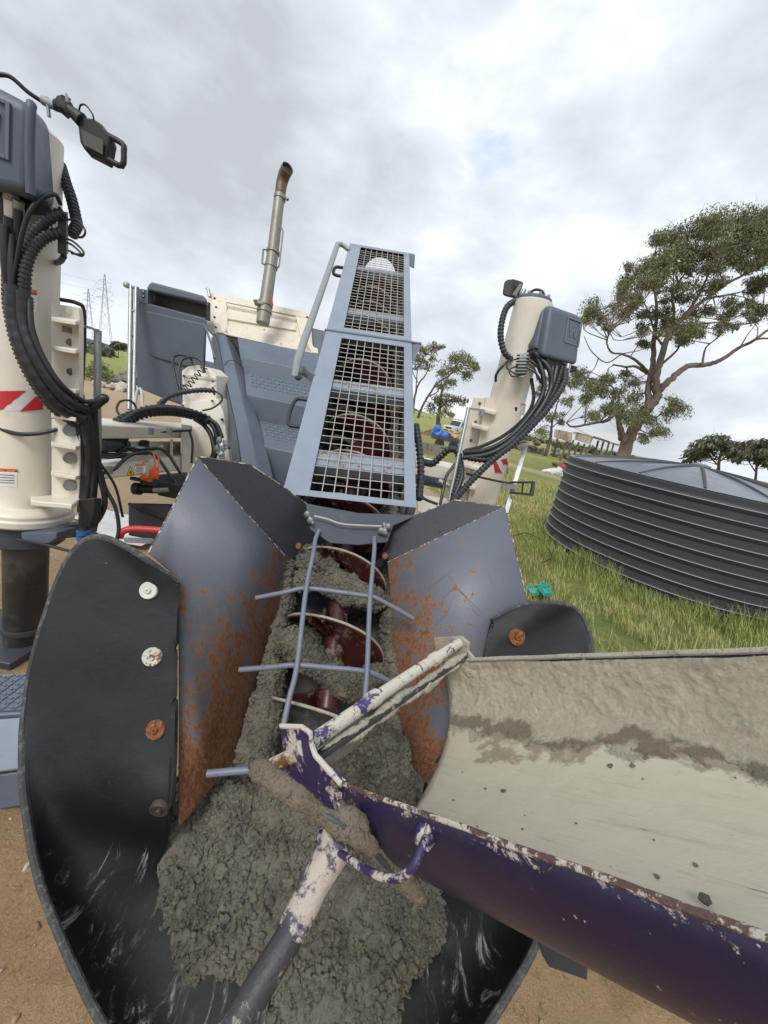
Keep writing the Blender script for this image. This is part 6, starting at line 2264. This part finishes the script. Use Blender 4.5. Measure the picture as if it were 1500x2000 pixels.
for (u, v, d_) in ((584, 1066, 1.60), (752, 1086, 1.60)):
    MB().lathe([(.014, -.01), (.015, .0), (.012, .012), (0, .012)], at(u, v, d_), -_F, 8).build('plate_bolt', M['boltC'], cv)

# rubber skirt: one bent sheet running round the front of the hopper
def hz_(x, y):
    """smooth surface of the concrete heap"""
    yy = np.clip(y, .30, 1.25)
    base = .80 - .86 * (1.02 - np.minimum(yy, .92)) - .9 * np.maximum(yy - .92, 0) - .30 * np.clip(.62 - yy, 0, 1) ** 2 * 4
    return base - .50 * (x + .04) ** 2 + .31 * np.exp(-((x - .19) / .165) ** 2 - ((y - 1.06) / .17) ** 2)


def on_heap(u, v):
    k = ray(u, v)
    lo_, hi_ = .5, 2.2
    f_ = lambda d: (CC + k * d)[2] - hz_((CC + k * d)[0], (CC + k * d)[1])
    for _ in range(50):
        m_ = (lo_ + hi_) / 2
        if f_(m_) > 0:
            lo_ = m_
        else:
            hi_ = m_
    return CC + k * lo_


rim_px = [(355, 1131, 1.16), (285, 1082, 1.12), (205, 1050, 1.13), (160, 1062, 1.13), (120, 1120, 1.12), (82, 1230, 1.10), (52, 1360, 1.09), (44, 1480, 1.05), (52, 1600, 1.01), (76, 1710, .97),
          (110, 1810, .94), (150, 1905, .91), (200, 2000, .88), (290, 2110, .85), (430, 2190, .83), (600, 2230, .83), (760, 2190, .84), (880, 2110, .86), (965, 1990, .89), (1020, 1900, .93), (1052, 1830, .97),
          (1100, 1700, 1.06), (1140, 1550, 1.15), (1156, 1400, 1.24), (1156, 1285, 1.32), (1148, 1230, 1.36), (1125, 1192, 1.39), (1080, 1174, 1.41), (1015, 1182, 1.42), (958, 1210, 1.42)]
inn = [(355, 1135), (355, 1160), (355, 1200), (354, 1260), (353, 1330), (352, 1400), (350, 1480), (345, 1560), (322, 1640), (300, 1690),
       (315, 1745), (340, 1800), (372, 1850), (420, 1905), (480, 1965), (560, 2010), (650, 2030), (730, 2000), (790, 1950), (835, 1890), (870, 1820),
       (900, 1720), (915, 1620), (925, 1500), (930, 1400), (936, 1330), (942, 1290), (947, 1260), (952, 1235), (957, 1214)]
rim3 = [at(*p) for p in rim_px]
rim3[0] = wl(355, 1131) - _F * .035
rim3[1] = wl(287, 1084) - _F * .03
for i_, du in ((28, .02), (29, .014), (27, .03)):
    rim3[i_] = wr2(rim_px[i_][0], rim_px[i_][1]) - _F * du
inn3 = []
for i, (u, v) in enumerate(inn):
    if i <= 7:
        inn3.append(wl(u, v, 0) - _F * .035)
    elif i >= 24:
        inn3.append(wr2(u, v, 0) - _F * .030)
    elif 8 <= i <= 20:
        k_ = {8: .30, 9: .12}.get(i, 0)
        ph_ = on_heap(u, v)
        inn3.append(at(u, v, depth(ph_) * (1 - k_) + k_ * (depth(wl(345, 1560)) - .035)))
    else:
        t = (i - 20) / 4
        inn3.append(on_heap(870, 1820) * (1 - t) + (wr2(936, 1340) - _F * .030) * t)
n0 = len(rim3)
rowsR = []
NT = 10
for i in range(n0):
    A_, B_ = rim3[i], inn3[i]
    w_ = math.sin(math.pi * min(1, max(0, (i - 4) / (n0 - 9)))) ** .7 if 4 < i < n0 - 4 else 0
    outd = nrm(nrm(A_ - np.array([0, .9, A_[2] + .35])) * .6 + np.array([0, .2, -.8]))
    r_ = []
    for k in range(NT + 1):
        t = k / NT
        bul = (math.sin(math.pi * t) if 9 < i < 22 else math.sin(math.pi * t) * math.sin(math.pi * min(1, max(0, (1 - t) * 1.15 - .12)) / 2) if i > 6 else 0) * (.05 + .07 * w_) * np.linalg.norm(A_ - B_) / .45
        r_.append(A_ * (1 - t) + B_ * t + outd * bul * (1 if 3 < i < n0 - 4 else .25 if 1 < i < n0 - 2 else 0))
    dn = nrm(r_[-1] - r_[-2])
    if 7 < i < 24:
        ke = {8: .05, 9: .12, 10: .3, 11: .6}.get(i, 1)
        r_.append(r_[-1] + (dn * .06 + np.array([0, 0, -.02])) * ke)
        r_.append(r_[-1] + (dn * .08 + np.array([0, 0, -.04])) * ke)
    else:
        r_ += [r_[-1], r_[-1]]
    rowsR.append(r_)
P = np.array(rowsR)
P = np.stack([np.array(catmull(list(P[:, j]), 5)) for j in range(P.shape[1])], 1)
P = np.stack([np.array(catmull(list(P[i]), 3)) for i in range(P.shape[0])], 0)
P = P + (gnormals(P) * (.004 * fbm(P, 6, 3, 4))[..., None])
skirt = grid(P).build('rubber_skirt', M['rubber'], cv, solid=.016, angle=60)
rimline = [P[i, 0] for i in range(P.shape[0])]
eb = MB()
R2 = [p + nrm(P[i, 0] - P[i, 4]) * .001 for i, p in enumerate(rimline)]
eb.tube(R2, .0095, 8)
eb.build('skirt_edge', M['rubberedge'], skirt)


def skirt_pt(u, v):
    k = nrm(ray(u, v))
    Q = P[:, :NT * 3].reshape(-1, 3) - CC
    t = Q @ k
    d2 = np.linalg.norm(Q - t[:, None] * k, axis=1)
    i = np.argsort(d2)[:4]
    return CC + ray(u, v) * np.mean([depth(CC + Q[j]) for j in i])


def skirt_n(u, v):
    a_, b_, c_ = skirt_pt(u, v), skirt_pt(u + 34, v), skirt_pt(u, v + 34)
    n_ = nrm(np.cross(b_ - a_, c_ - a_))
    return n_ if np.dot(n_, _F) < 0 else -n_


for (u, v, r_, mt) in ((294, 1152, 17, 'boltA'), (300, 1281, 18, 'boltB'), (308, 1422, 18.5, 'boltC'), (315, 1573, 18.5, 'boltD'), (1007, 1243, 16.5, 'boltC')):
    n_ = skirt_n(u, v)
    c_ = skirt_pt(u, v) + n_ * .009
    rad = r_ * depth(c_) / FP
    MB().lathe([(rad, -.01), (rad, .004), (rad * .93, .007), (rad * .45, .006), (rad * .36, .005), (rad * .34, .010), (rad * .28, .012), (rad * .13, .012), (rad * .10, .007), (0, .007)], c_, n_, 32).build('washer_bolt', M[mt], skirt)
fl_pts = [on_heap(u, v) + ray(u, v) * .13 for u, v in ((330, 1640), (380, 1560), (440, 1490), (505, 1400), (640, 1370), (780, 1330), (880, 1400), (900, 1560), (880, 1740), (600, 1900), (420, 1860))]
bfl = MB()
cf_ = np.mean(fl_pts, axis=0)
bfl.add(fl_pts + [cf_], [(i_, (i_ + 1) % len(fl_pts), len(fl_pts)) for i_ in range(len(fl_pts))])
bfl.build('hopper_floor', M['trough'], cv, solid=.005)
# concrete heap
xs = np.arange(-.66, .62, .0032)
ys = np.arange(.34, 1.14, .0032)
HX, HY = np.meshgrid(xs, ys, indexing='ij')
HZ = hz_(HX, HY)
Ph = np.stack([HX, HY, HZ], -1)
Nh = gnormals(Ph)
if Nh[10, 10, 2] < 0:
    Nh = -Nh
dh = lumps(Ph, .017, 77) + .030 * fbm(Ph, 3.2, 2, 12)
Ph = Ph + Nh * dh[..., None]
# trim the heap to the inside of the skirt
poly = np.array([[p[0], p[1]] for p in inn3])
cen = np.array([-.02, .85])
pang = np.arctan2(poly[:, 1] - cen[1], poly[:, 0] - cen[0])
prad = np.hypot(poly[:, 0] - cen[0], poly[:, 1] - cen[1])
o_ = np.argsort(pang)
ang = np.arctan2(HY - cen[1], HX - cen[0])
lim = np.interp(ang, pang[o_], prad[o_], period=2 * math.pi)
rad_ = np.hypot(HX - cen[0], HY - cen[1])
over = np.clip((rad_ - lim - .012 * vnoise(Ph, 20, 5)) / .05, 0, 4)
back = HY > .97
Ph[..., 2] -= np.where(back, 0, over * .085)
keep = (over < 2.2) | back
nu_, nv_ = HX.shape
hb = grid(Ph)
K_ = keep[:-1, :-1] & keep[1:, :-1] & keep[:-1, 1:] & keep[1:, 1:]
hb.f = [f for f, kk in zip(hb.f, K_.ravel()) if kk]
# crumbs and clods lying on it, largest first
flat_ok = np.argwhere(((over < .55) | back)[2:-2, 2:-2]) + 2
r9 = np.random.default_rng(99)
Vv, Ff, base_ = [np.array(hb.v)], [], len(hb.v)
Nn = gnormals(Ph)
if Nn[100, 100, 2] < 0:
    Nn = -Nn
for cnt, r0_, r1_, sb in ((1700, .0085, .0165, 3), (7500, .0042, .0090, 2), (9000, .0020, .0044, 2)):
    ii = flat_ok[r9.integers(0, len(flat_ok), cnt)]
    pp = Ph[ii[:, 0], ii[:, 1]]
    nn_ = Nn[ii[:, 0], ii[:, 1]]
    cl = fbm(pp, 9, 2, 55)
    ok = r9.random(cnt) < .62 + .7 * cl
    pp, nn_ = pp[ok], nn_[ok]
    rr3 = r0_ + (r1_ - r0_) * r9.random(len(pp)) ** 1.6
    Vc, Fc = clods(pp, rr3, int(cnt), sb, -.12, nn_)
    Vv.append(Vc)
    Ff.append(Fc + base_)
    base_ += len(Vc)
hb.v = np.concatenate(Vv).tolist()
hb.f = hb.f + np.concatenate(Ff).tolist()
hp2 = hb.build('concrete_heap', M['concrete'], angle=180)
tag(hp2, 'heap of wet crumbly grey concrete filling the hopper below the screw', 'concrete', kind='stuff')

# ============================================================ DELIVERY CHUTE
D_ = nrm(ray(66, 1315))
TDn = -D_                                   # from the mouth up towards the truck
E_ = nrm(np.cross(D_, [0, 0, 1]))
if np.dot(E_, _F) < 0:
    E_ = -E_
N2_ = np.cross(E_, TDn)
if N2_[2] < 0:
    N2_ = -N2_
d0 = .66
q0 = at(650, 1525, d0)
sol = np.linalg.solve(np.array([ray(865, 1290), -E_, -D_]).T, ray(650, 1525) * d0)
CW, skew = sol[1], sol[2]
ch = thing('concrete_chute', 'cement-crusted steel delivery chute with dark purple outside hanging over the hopper', 'chute', q0 * np.array([1, 1, 1]))


def cc(t, w_, n_):
    """t metres up the chute from its mouth, w across (0 near, 1 far), n above the rim"""
    return q0 + TDn * (t - skew * w_) + E_ * CW * w_ + N2_ * n_


CD = .215
prof_ = []
for k in range(29):
    q = math.pi * k / 28
    x = .5 - .5 * math.copysign(abs(math.cos(q)) ** .72, math.cos(q))
    prof_.append((x, -CD * math.sin(q) ** .80))
for_l = np.linspace(-.005, 1.6, 30)
Pc = np.array([[cc(t, w_, n_) for w_, n_ in prof_] for t in for_l])
a = MatB('dark_purple_chute_paint', PURPLE, .30)
a.lay(a.rng(a.noise(2.2, 6, .7), .45, .7), (.009, .006, .022), .36, .8)
a.lay(a.rng(a.noise(30, 7, .75, stretch=(1, 1, .6)), .70, .73), (.50, .44, .40), .8, .9)
fldp = a.math('ADD', a.noise(34, 8, .78, .4), a.grad(tuple(N2_ * 4.0), -float(np.dot(N2_, q0)) * 4.0 + .06))
a.lay(a.rng(fldp, .60, .65), (.45, .38, .32), .8, .85)
a.lay(a.rng(a.math('ADD', a.noise(5, 7, .75, .3, off=(2, 1, 1)), a.grad(tuple(TDn * -1.9), float(np.dot(TDn, q0)) * 1.9 + .26)), .66, .73), (.30, .27, .22), .85, .8)
a.lay(a.rng(a.noise(70, 4, .6, off=(6, 1, 1)), .69, .72), (.55, .5, .47), .8, .7)
a.lay(a.rng(a.noise(3.5, 7, .7, off=(6, 2, 1)), .52, .75), (.06, .045, .06), .6, .4)
for rr_s in (.3, 1.2):
    a.lay(a.rng(a.noise(28, 3, .5, 1.0, stretch=(1, .06, 1), rot=(rr_s, .4, rr_s)), .74, .75), (.24, .20, .24), .6, .6)
a.bump(a.noise(40, 5, .7), .0008)
M['purple'] = a.done()
shell = grid(Pc).build('chute_shell', M['purple'], ch, solid=.005, angle=50)
# lining: rough crust on the far wall, smooth wet film on the floor
NUc, NVc = 420, 190
prof_f = np.array([(.5 - .5 * math.copysign(abs(math.cos(q)) ** .72, math.cos(q)), -CD * math.sin(q) ** .80) for q in np.linspace(.03, math.pi - .015, NVc)])
tt = np.linspace(0, 1.55, NUc)
Pl = q0 + TDn * (tt[:, None, None] - skew * prof_f[None, :, 0:1]) + E_ * CW * prof_f[None, :, 0:1] + N2_ * prof_f[None, :, 1:2]
Nl = gnormals(Pl)
if np.dot(Nl[50, NVc // 2], N2_) < 0:
    Nl = -Nl
sidew = np.clip((prof_f[None, :, 0] - .80) / .1 + .35 * vnoise(Pl, 9, 3), 0, 1) * np.clip((prof_f[None, :, 1] + .165 + .03 * vnoise(Pl, 5, 31)) / .03, 0, 1)
th = .005 + sidew * (.009 + .004 * fbm(Pl, 14, 3, 6) + .0022 * fbm(Pl, 70, 4, 16, .7) - .0035 * worley(Pl, 38, 3)) + (1 - sidew) * (.0008 * fbm(Pl, 14, 4, 2))
mouth = np.clip(1 - tt[:, None] / .03, 0, 1)
th = th * (1 - .4 * mouth)
Pl = Pl + Nl * th[..., None]
a = MatB('cement_film_and_crust', (.47, .435, .345), .42)
n0v = tuple(N2_)
hgt = a.grad(n0v, -float(np.dot(N2_, q0)))         # 0 at the rims, -CD on the floor
across = a.grad(tuple(E_ / CW), -float(np.dot(E_, q0)) / CW)
along = a.grad(tuple(TDn), -float(np.dot(TDn, q0)))
ns = a.noise(7, 8, .7, .3)
hh = a.math('ADD', hgt, a.math('MULTIPLY', a.math('SUBTRACT', ns, .5), .10))
wall = a.math('MULTIPLY', a.rng(hh, -.182, -.170), a.rng(across, .50, .56))
# streaks of the film
a.lay(a.rng(a.noise(9, 8, .75, .5, stretch=(1, 1, 1)), .45, .7), (.41, .388, .298), .5, .6)
a.lay(a.rng(a.noise(130, 3, .6, off=(3, 1, 2)), .72, .76), (.16, .15, .12), .8, .8)
a.lay(wall, (.54, .495, .385), .85)
a.lay(a.math('MULTIPLY', wall, a.rng(a.noise(24, 9, .8, .5), .48, .66)), (.68, .625, .50), .9, .8)
a.lay(a.math('MULTIPLY', wall, a.rng(a.noise(3, 6, .7, .5, off=(5, 5, 1)), .52, .70)), (.40, .29, .15), .9, .5)
# drag streaks running down the chute
cv_ = a.n('ShaderNodeCombineXYZ')
a.l(a.math('MULTIPLY', along, .10), cv_.inputs[0])
a.l(a.math('MULTIPLY', across, .66), cv_.inputs[1])
a.l(hgt, cv_.inputs[2])
dr = []
for sc_, dt_ in ((55, 6), (16, 4)):
    nn0 = a.n('ShaderNodeTexNoise')
    nn0.inputs['Scale'].default_value = sc_
    nn0.inputs['Detail'].default_value = dt_
    nn0.inputs['Roughness'].default_value = .7
    a.l(cv_.outputs[0], nn0.inputs['Vector'])
    dr.append(nn0.outputs[0])
notwall = a.math('SUBTRACT', 1.0, wall)
a.lay(a.math('MULTIPLY', notwall, a.rng(dr[0], .56, .66)), (.33, .31, .235), .55, .5)
a.lay(a.math('MULTIPLY', notwall, a.rng(dr[1], .50, .70)), (.40, .375, .29), .5, .6)
a.lay(a.math('MULTIPLY', notwall, a.rng(a.math('ADD', dr[0], a.math('MULTIPLY', a.noise(18, 4, .6, off=(3, 3, 3)), .35)), .885, .90)), (.14, .13, .10), .8, .8)
a.bump(dr[0], .0012)
# damp band where crust meets film
hh2 = a.math('ADD', hgt, a.math('MULTIPLY', a.math('SUBTRACT', a.noise(5.5, 6, .62, .2, off=(8, 2, 1)), .5), .13))
band = a.math('MULTIPLY', a.rng(hh2, -.188, -.180), a.rng(hh2, -.160, -.170))
band = a.math('MULTIPLY', band, a.rng(across, .60, .66))
band = a.math('MULTIPLY', band, a.rng(a.noise(3.4, 4, .6, off=(1, 7, 3)), .38, .48))
a.lay(band, (.235, .205, .15), .45, .9)
mth = a.rng(a.math('ADD', along, a.math('ADD', a.math('MULTIPLY', across, skew), a.math('MULTIPLY', a.noise(8, 4, .6), .03))), .030, .018)
a.lay(mth, (.22, .20, .155), .6, .8)
pch = a.rng(a.noise(6.5, 6, .7, .6, off=(4, 4, 2)), .70, .725)
a.lay(a.math('MULTIPLY', pch, wall), (.06, .045, .13), .5, .9)
a.bump(a.math('MULTIPLY', wall, a.noise(70, 9, .8, .5)), .014)
a.bump(a.noise(26, 7, .75, .4, stretch=(1, 1, 1)), .0015)
grid(Pl).build('cement_lining', a.done(), ch, angle=180)
# rolled rims
for w_, nm in ((0.0, 'chute_rim'), (1.0, 'chute_rim')):
    pts = []
    for t in np.linspace(.0, 1.6, 60):
        p = cc(t, w_, .0)
        pts.append(p + N2_ * .0005 * math.sin(t * 31) + E_ * .0005 * math.sin(t * 47))
    MB().tube(pts, .0036 if w_ == 0 else .007, 8).build(nm, M['rimedge'] if w_ == 0 else M['crust'], ch)
for k in range(26):
    pass
lb_ = MB()
r7 = np.random.default_rng(17)
for k in range(34):
    q_i = r7.random()
    w_, n_ = .25 + .62 * r7.random(), 0
    i_ = int(np.argmin(abs(prof_f[:, 0] - w_)))
    t = .08 + 1.1 * r7.random()
    c_ = cc(t, prof_f[i_, 0], prof_f[i_, 1]) + N2_ * .006
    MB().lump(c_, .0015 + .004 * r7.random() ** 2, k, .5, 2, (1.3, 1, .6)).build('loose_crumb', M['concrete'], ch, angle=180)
# the oval clod lower right
cl_ = MB()
i_ = int(np.argmin(abs(prof_f[:, 0] - .30)))
c_ = hit(1378, 1757, cc(.5, prof_f[i_, 0], prof_f[i_, 1] + .010), N2_)
cl_.lump(c_, .0065, 4, .35, 3, (1.3, 1, .8))
cl_.build('loose_clod', M['concrete'], ch, angle=180)

# ears at the mouth
pe = lambda u, v, o_=0.0: hit(u, v, q0 - E_ * (.002 + o_), E_)
ear = [(546, 1418), (590, 1420), (606, 1432), (608, 1452), (616, 1475), (640, 1500), (672, 1530), (668, 1560), (640, 1585), (600, 1560), (572, 1530), (556, 1500), (552, 1460)]
MB().prism([pe(u, v) for u, v in ear], E_ * .008).build('end_ear', M['purplechip'], ch, bevel=.002)
ec_ = MB()
ec_.tube([pe(546, 1418), pe(590, 1420), pe(606, 1432), pe(608, 1452), pe(616, 1475), pe(640, 1502), pe(668, 1532)], .0052, 8)
ec_.build('ear_edge', M['cempipe'], ch)
# lower strap of the near ear going under the chute
MB().prism([pe(u, v, .001) for u, v in ((575, 1520), (650, 1560), (690, 1600), (700, 1650), (660, 1640), (610, 1590))], E_ * .006).build('end_ear', M['purplechip'], ch, bevel=.002)
P1 = q0 + E_ * CW - TDn * skew
pf = lambda u, v, o_=0.0: hit(u, v, P1 + E_ * (.002 + o_), E_)
fe = MB()
fe.prism([pf(u, v) for u, v in ((846, 1246), (900, 1243), (916, 1256), (914, 1272), (930, 1292), (975, 1300), (960, 1330), (905, 1345), (866, 1320), (852, 1285))], E_ * .012)
fe.build('end_ear', M['crust'], ch, bevel=.004)
# cross pipes
pa, pb = pe(520, 1493, .03), pf(897, 1256)
pa2 = pe(588, 1457, .0)
pipe = MB()
pipe.tube([pe(590, 1462, -.0), pa2 * .5 + pb * .5, pb], .0155, 18, 5)
pipe.build('cross_pipe', M['cempipe'], ch)
MB().tube([pe(515, 1502, .028), pe(575, 1474, .001)], .0135, 16).build('pipe_stub', M['rustpipe'], ch)
xp = lambda t, du=0, dv=0: pa2 * (1 - t) + pb * t
for t in (.33, .76):
    c0_ = xp(t)
    dd = nrm(pb - pa2)
    MB().lathe([(.0165, -.014), (.0195, -.013), (.0195, .013), (.0165, .014)], c0_, dd, 20).build('pipe_collar', M['cempipe'], ch)
# flat bar under the pipe, thick with cement
q1, q2 = at(618, 1480, depth(pa2) + .015), at(915, 1276, depth(pb) + .0)
nb_ = nrm(np.cross(q2 - q1, _F))
fb_ = MB()
fb_.beam(q1, q2, .012, .020, _F)
fb_.build('cross_bar', M['handle_dark'], ch, bevel=.002)
seeds = 60
path = [(q1 * (1 - t) + q2 * t + nb_ * (.007 + .002 * math.sin(t * 19)), .006 + .0015 * math.sin(t * 31), .008, tuple(-_F)) for t in np.linspace(0.02, .98, 14)]
crust_strip(path, 0, 31, 'cement_ridge', M['crust'], ch, .005, 260, 24, sc=2.2)
path = [(q1 * (1 - t) + q2 * t - nb_ * .012, .004 + .010 * max(0, math.sin(t * 21 + 1)), .008, tuple(-_F)) for t in np.linspace(0.12, .92, 30)]
crust_strip(path, 0, 33, 'cement_drips', M['crust'], ch, .006, 300, 26, sc=2.0)
crust_strip([(pf(905, 1300), .016, .010, tuple(E_)), (pf(935, 1320), .02, .012, tuple(E_)), (pf(975, 1345), .012, .008, tuple(E_))], 0, 35, 'cement_drips', M['crust'], ch, .006, 80, 30, sc=1.5)
# loop handle on the near side
lh = [pe(833, 1632, .0), pe(826, 1650, .03), pe(808, 1690, .05), pe(782, 1714, .055), pe(745, 1712, .055), pe(700, 1690, .05), pe(655, 1660, .045), pe(626, 1640, .03), pe(628, 1618, .0)]
MB().tube(lh, .0050, 14, 8).build('loop_handle', M['purplechip'], ch)
MB().lump(pe(832, 1630, .0), .016, 3, .25, 2).build('handle_weld', M['purplechip'], ch)
# bracket and rail below the chute
MB().prism([at(1055, 1838, .62), at(1150, 1882, .55), at(1147, 1916, .56), at(1072, 1890, .62), at(1060, 1868, .63)], _F * .02).build('under_bracket', M['gunmetal'], ch, bevel=.002)
MB().beam(cc(.2, .40, -CD - .03), cc(1.5, .40, -CD - .03), .05, .03, N2_).build('under_rail', M['gunmetal'], ch, bevel=.003)

# ============================================================ CONCRETE PLACER (T-headed tool)
tl2 = thing('concrete_placer', 'long-handled tool with a cement-caked T bar leaning across the front of the hopper', 'hand tool', at(640, 1650, .60))
b0_, b1_, b2_, b3_ = at(489, 1492, .600), at(600, 1570, .585), at(705, 1638, .58), at(832, 1765, .64)
MB().tube([b0_, b1_, b2_, b3_], .007, 12, 4).build('cross_head', M['darkmetal'], tl2)
crust_strip([(b0_, .0150, .014, tuple(-_F)), (at(530, 1520, .595), .0140, .013, tuple(-_F)), (b1_, .0140, .012, tuple(-_F)), (at(660, 1612, .582), .0140, .013, tuple(-_F)), (b2_, .0150, .013, tuple(-_F)), (at(765, 1690, .61), .0115, .011, tuple(-_F)), (b3_, .0120, .011, tuple(-_F))], 0, 41, 'caked_concrete', M['crustbrown'], tl2, .0042, 420, 64, sc=3.0)
crust_strip([(at(655, 1590, .595), .010, .010, tuple(-_F)), (at(690, 1605, .59), .018, .014, tuple(-_F)), (at(712, 1628, .595), .010, .010, tuple(-_F))], 0, 43, 'caked_concrete', M['crustbrown'], tl2, .006, 160, 50, sc=2.4)
h0, h1, h2, h3 = at(660, 1640, .595), at(608, 1740, .565), at(560, 1838, .535), at(420, 2070, .45)
MB().tube([h0, h1, h2, h3], [.0215, .0205, .020, .020], 24).build('handle', M['handle_dark'], tl2)
crust_strip([(at(668, 1625, .598), .028, .026, tuple(-_F)), (at(650, 1660, .588), .0245, .0235, tuple(-_F)), (at(630, 1698, .578), .0225, .0225, tuple(-_F)), (h1, .0215, .0215, tuple(-_F)), (at(580, 1800, .548), .0208, .0212, tuple(-_F)), (at(566, 1828, .54), .0195, .0195, tuple(-_F))], 0, 45, 'handle_coating', M['handle_pink'], tl2, .0022, 300, 72, sc=2.4)

# guard tube along the left of the conveyor
gt = MB().tube([c3(3.12, -.40, .03), c3(2.0, -.405, .03), c3(1.0, -.41, .03), at(583, 733, 2.42)], .024, 14, 3).build('side_rail', M['galv'], cv)
MB().lathe([(.0245, .0), (.026, .01), (.02, .028), (0, .03)], at(583, 733, 2.42), -cA, 14).build('rail_end_cap', M['black'], gt)
MB().tube([c3(3.12, -.40, .03), c3(3.14, -.36, .03), c3(3.12, -.29, .0)], .022, 12, 3).build('rail_bend', M['galv'], gt)
MB().beam(at(590, 722, 2.42), c3(.93, -.295, -.02), .02, .05).build('rail_bracket', M['bluemid'], gt)
MB().tube([c3(.72, -.30, -.02), c3(.70, -.37, -.02), c3(.50, -.37, -.02), c3(.48, -.30, -.02)], .011, 8, 4).build('grab_handle', M['black'], cv)
MB().tube([c3(2.72, -.30, -.02), c3(2.70, -.37, -.02), c3(2.55, -.37, -.02), c3(2.52, -.30, -.02)], .014, 8, 4).build('grab_handle', M['black'], cv)
MB().ribbed([at(812, 830, 2.5), at(818, 870, 2.45), at(822, 920, 2.4), at(818, 975, 2.3)], .022, .03, .14, 12).build('hose', M['hosecover'], cv, angle=50)
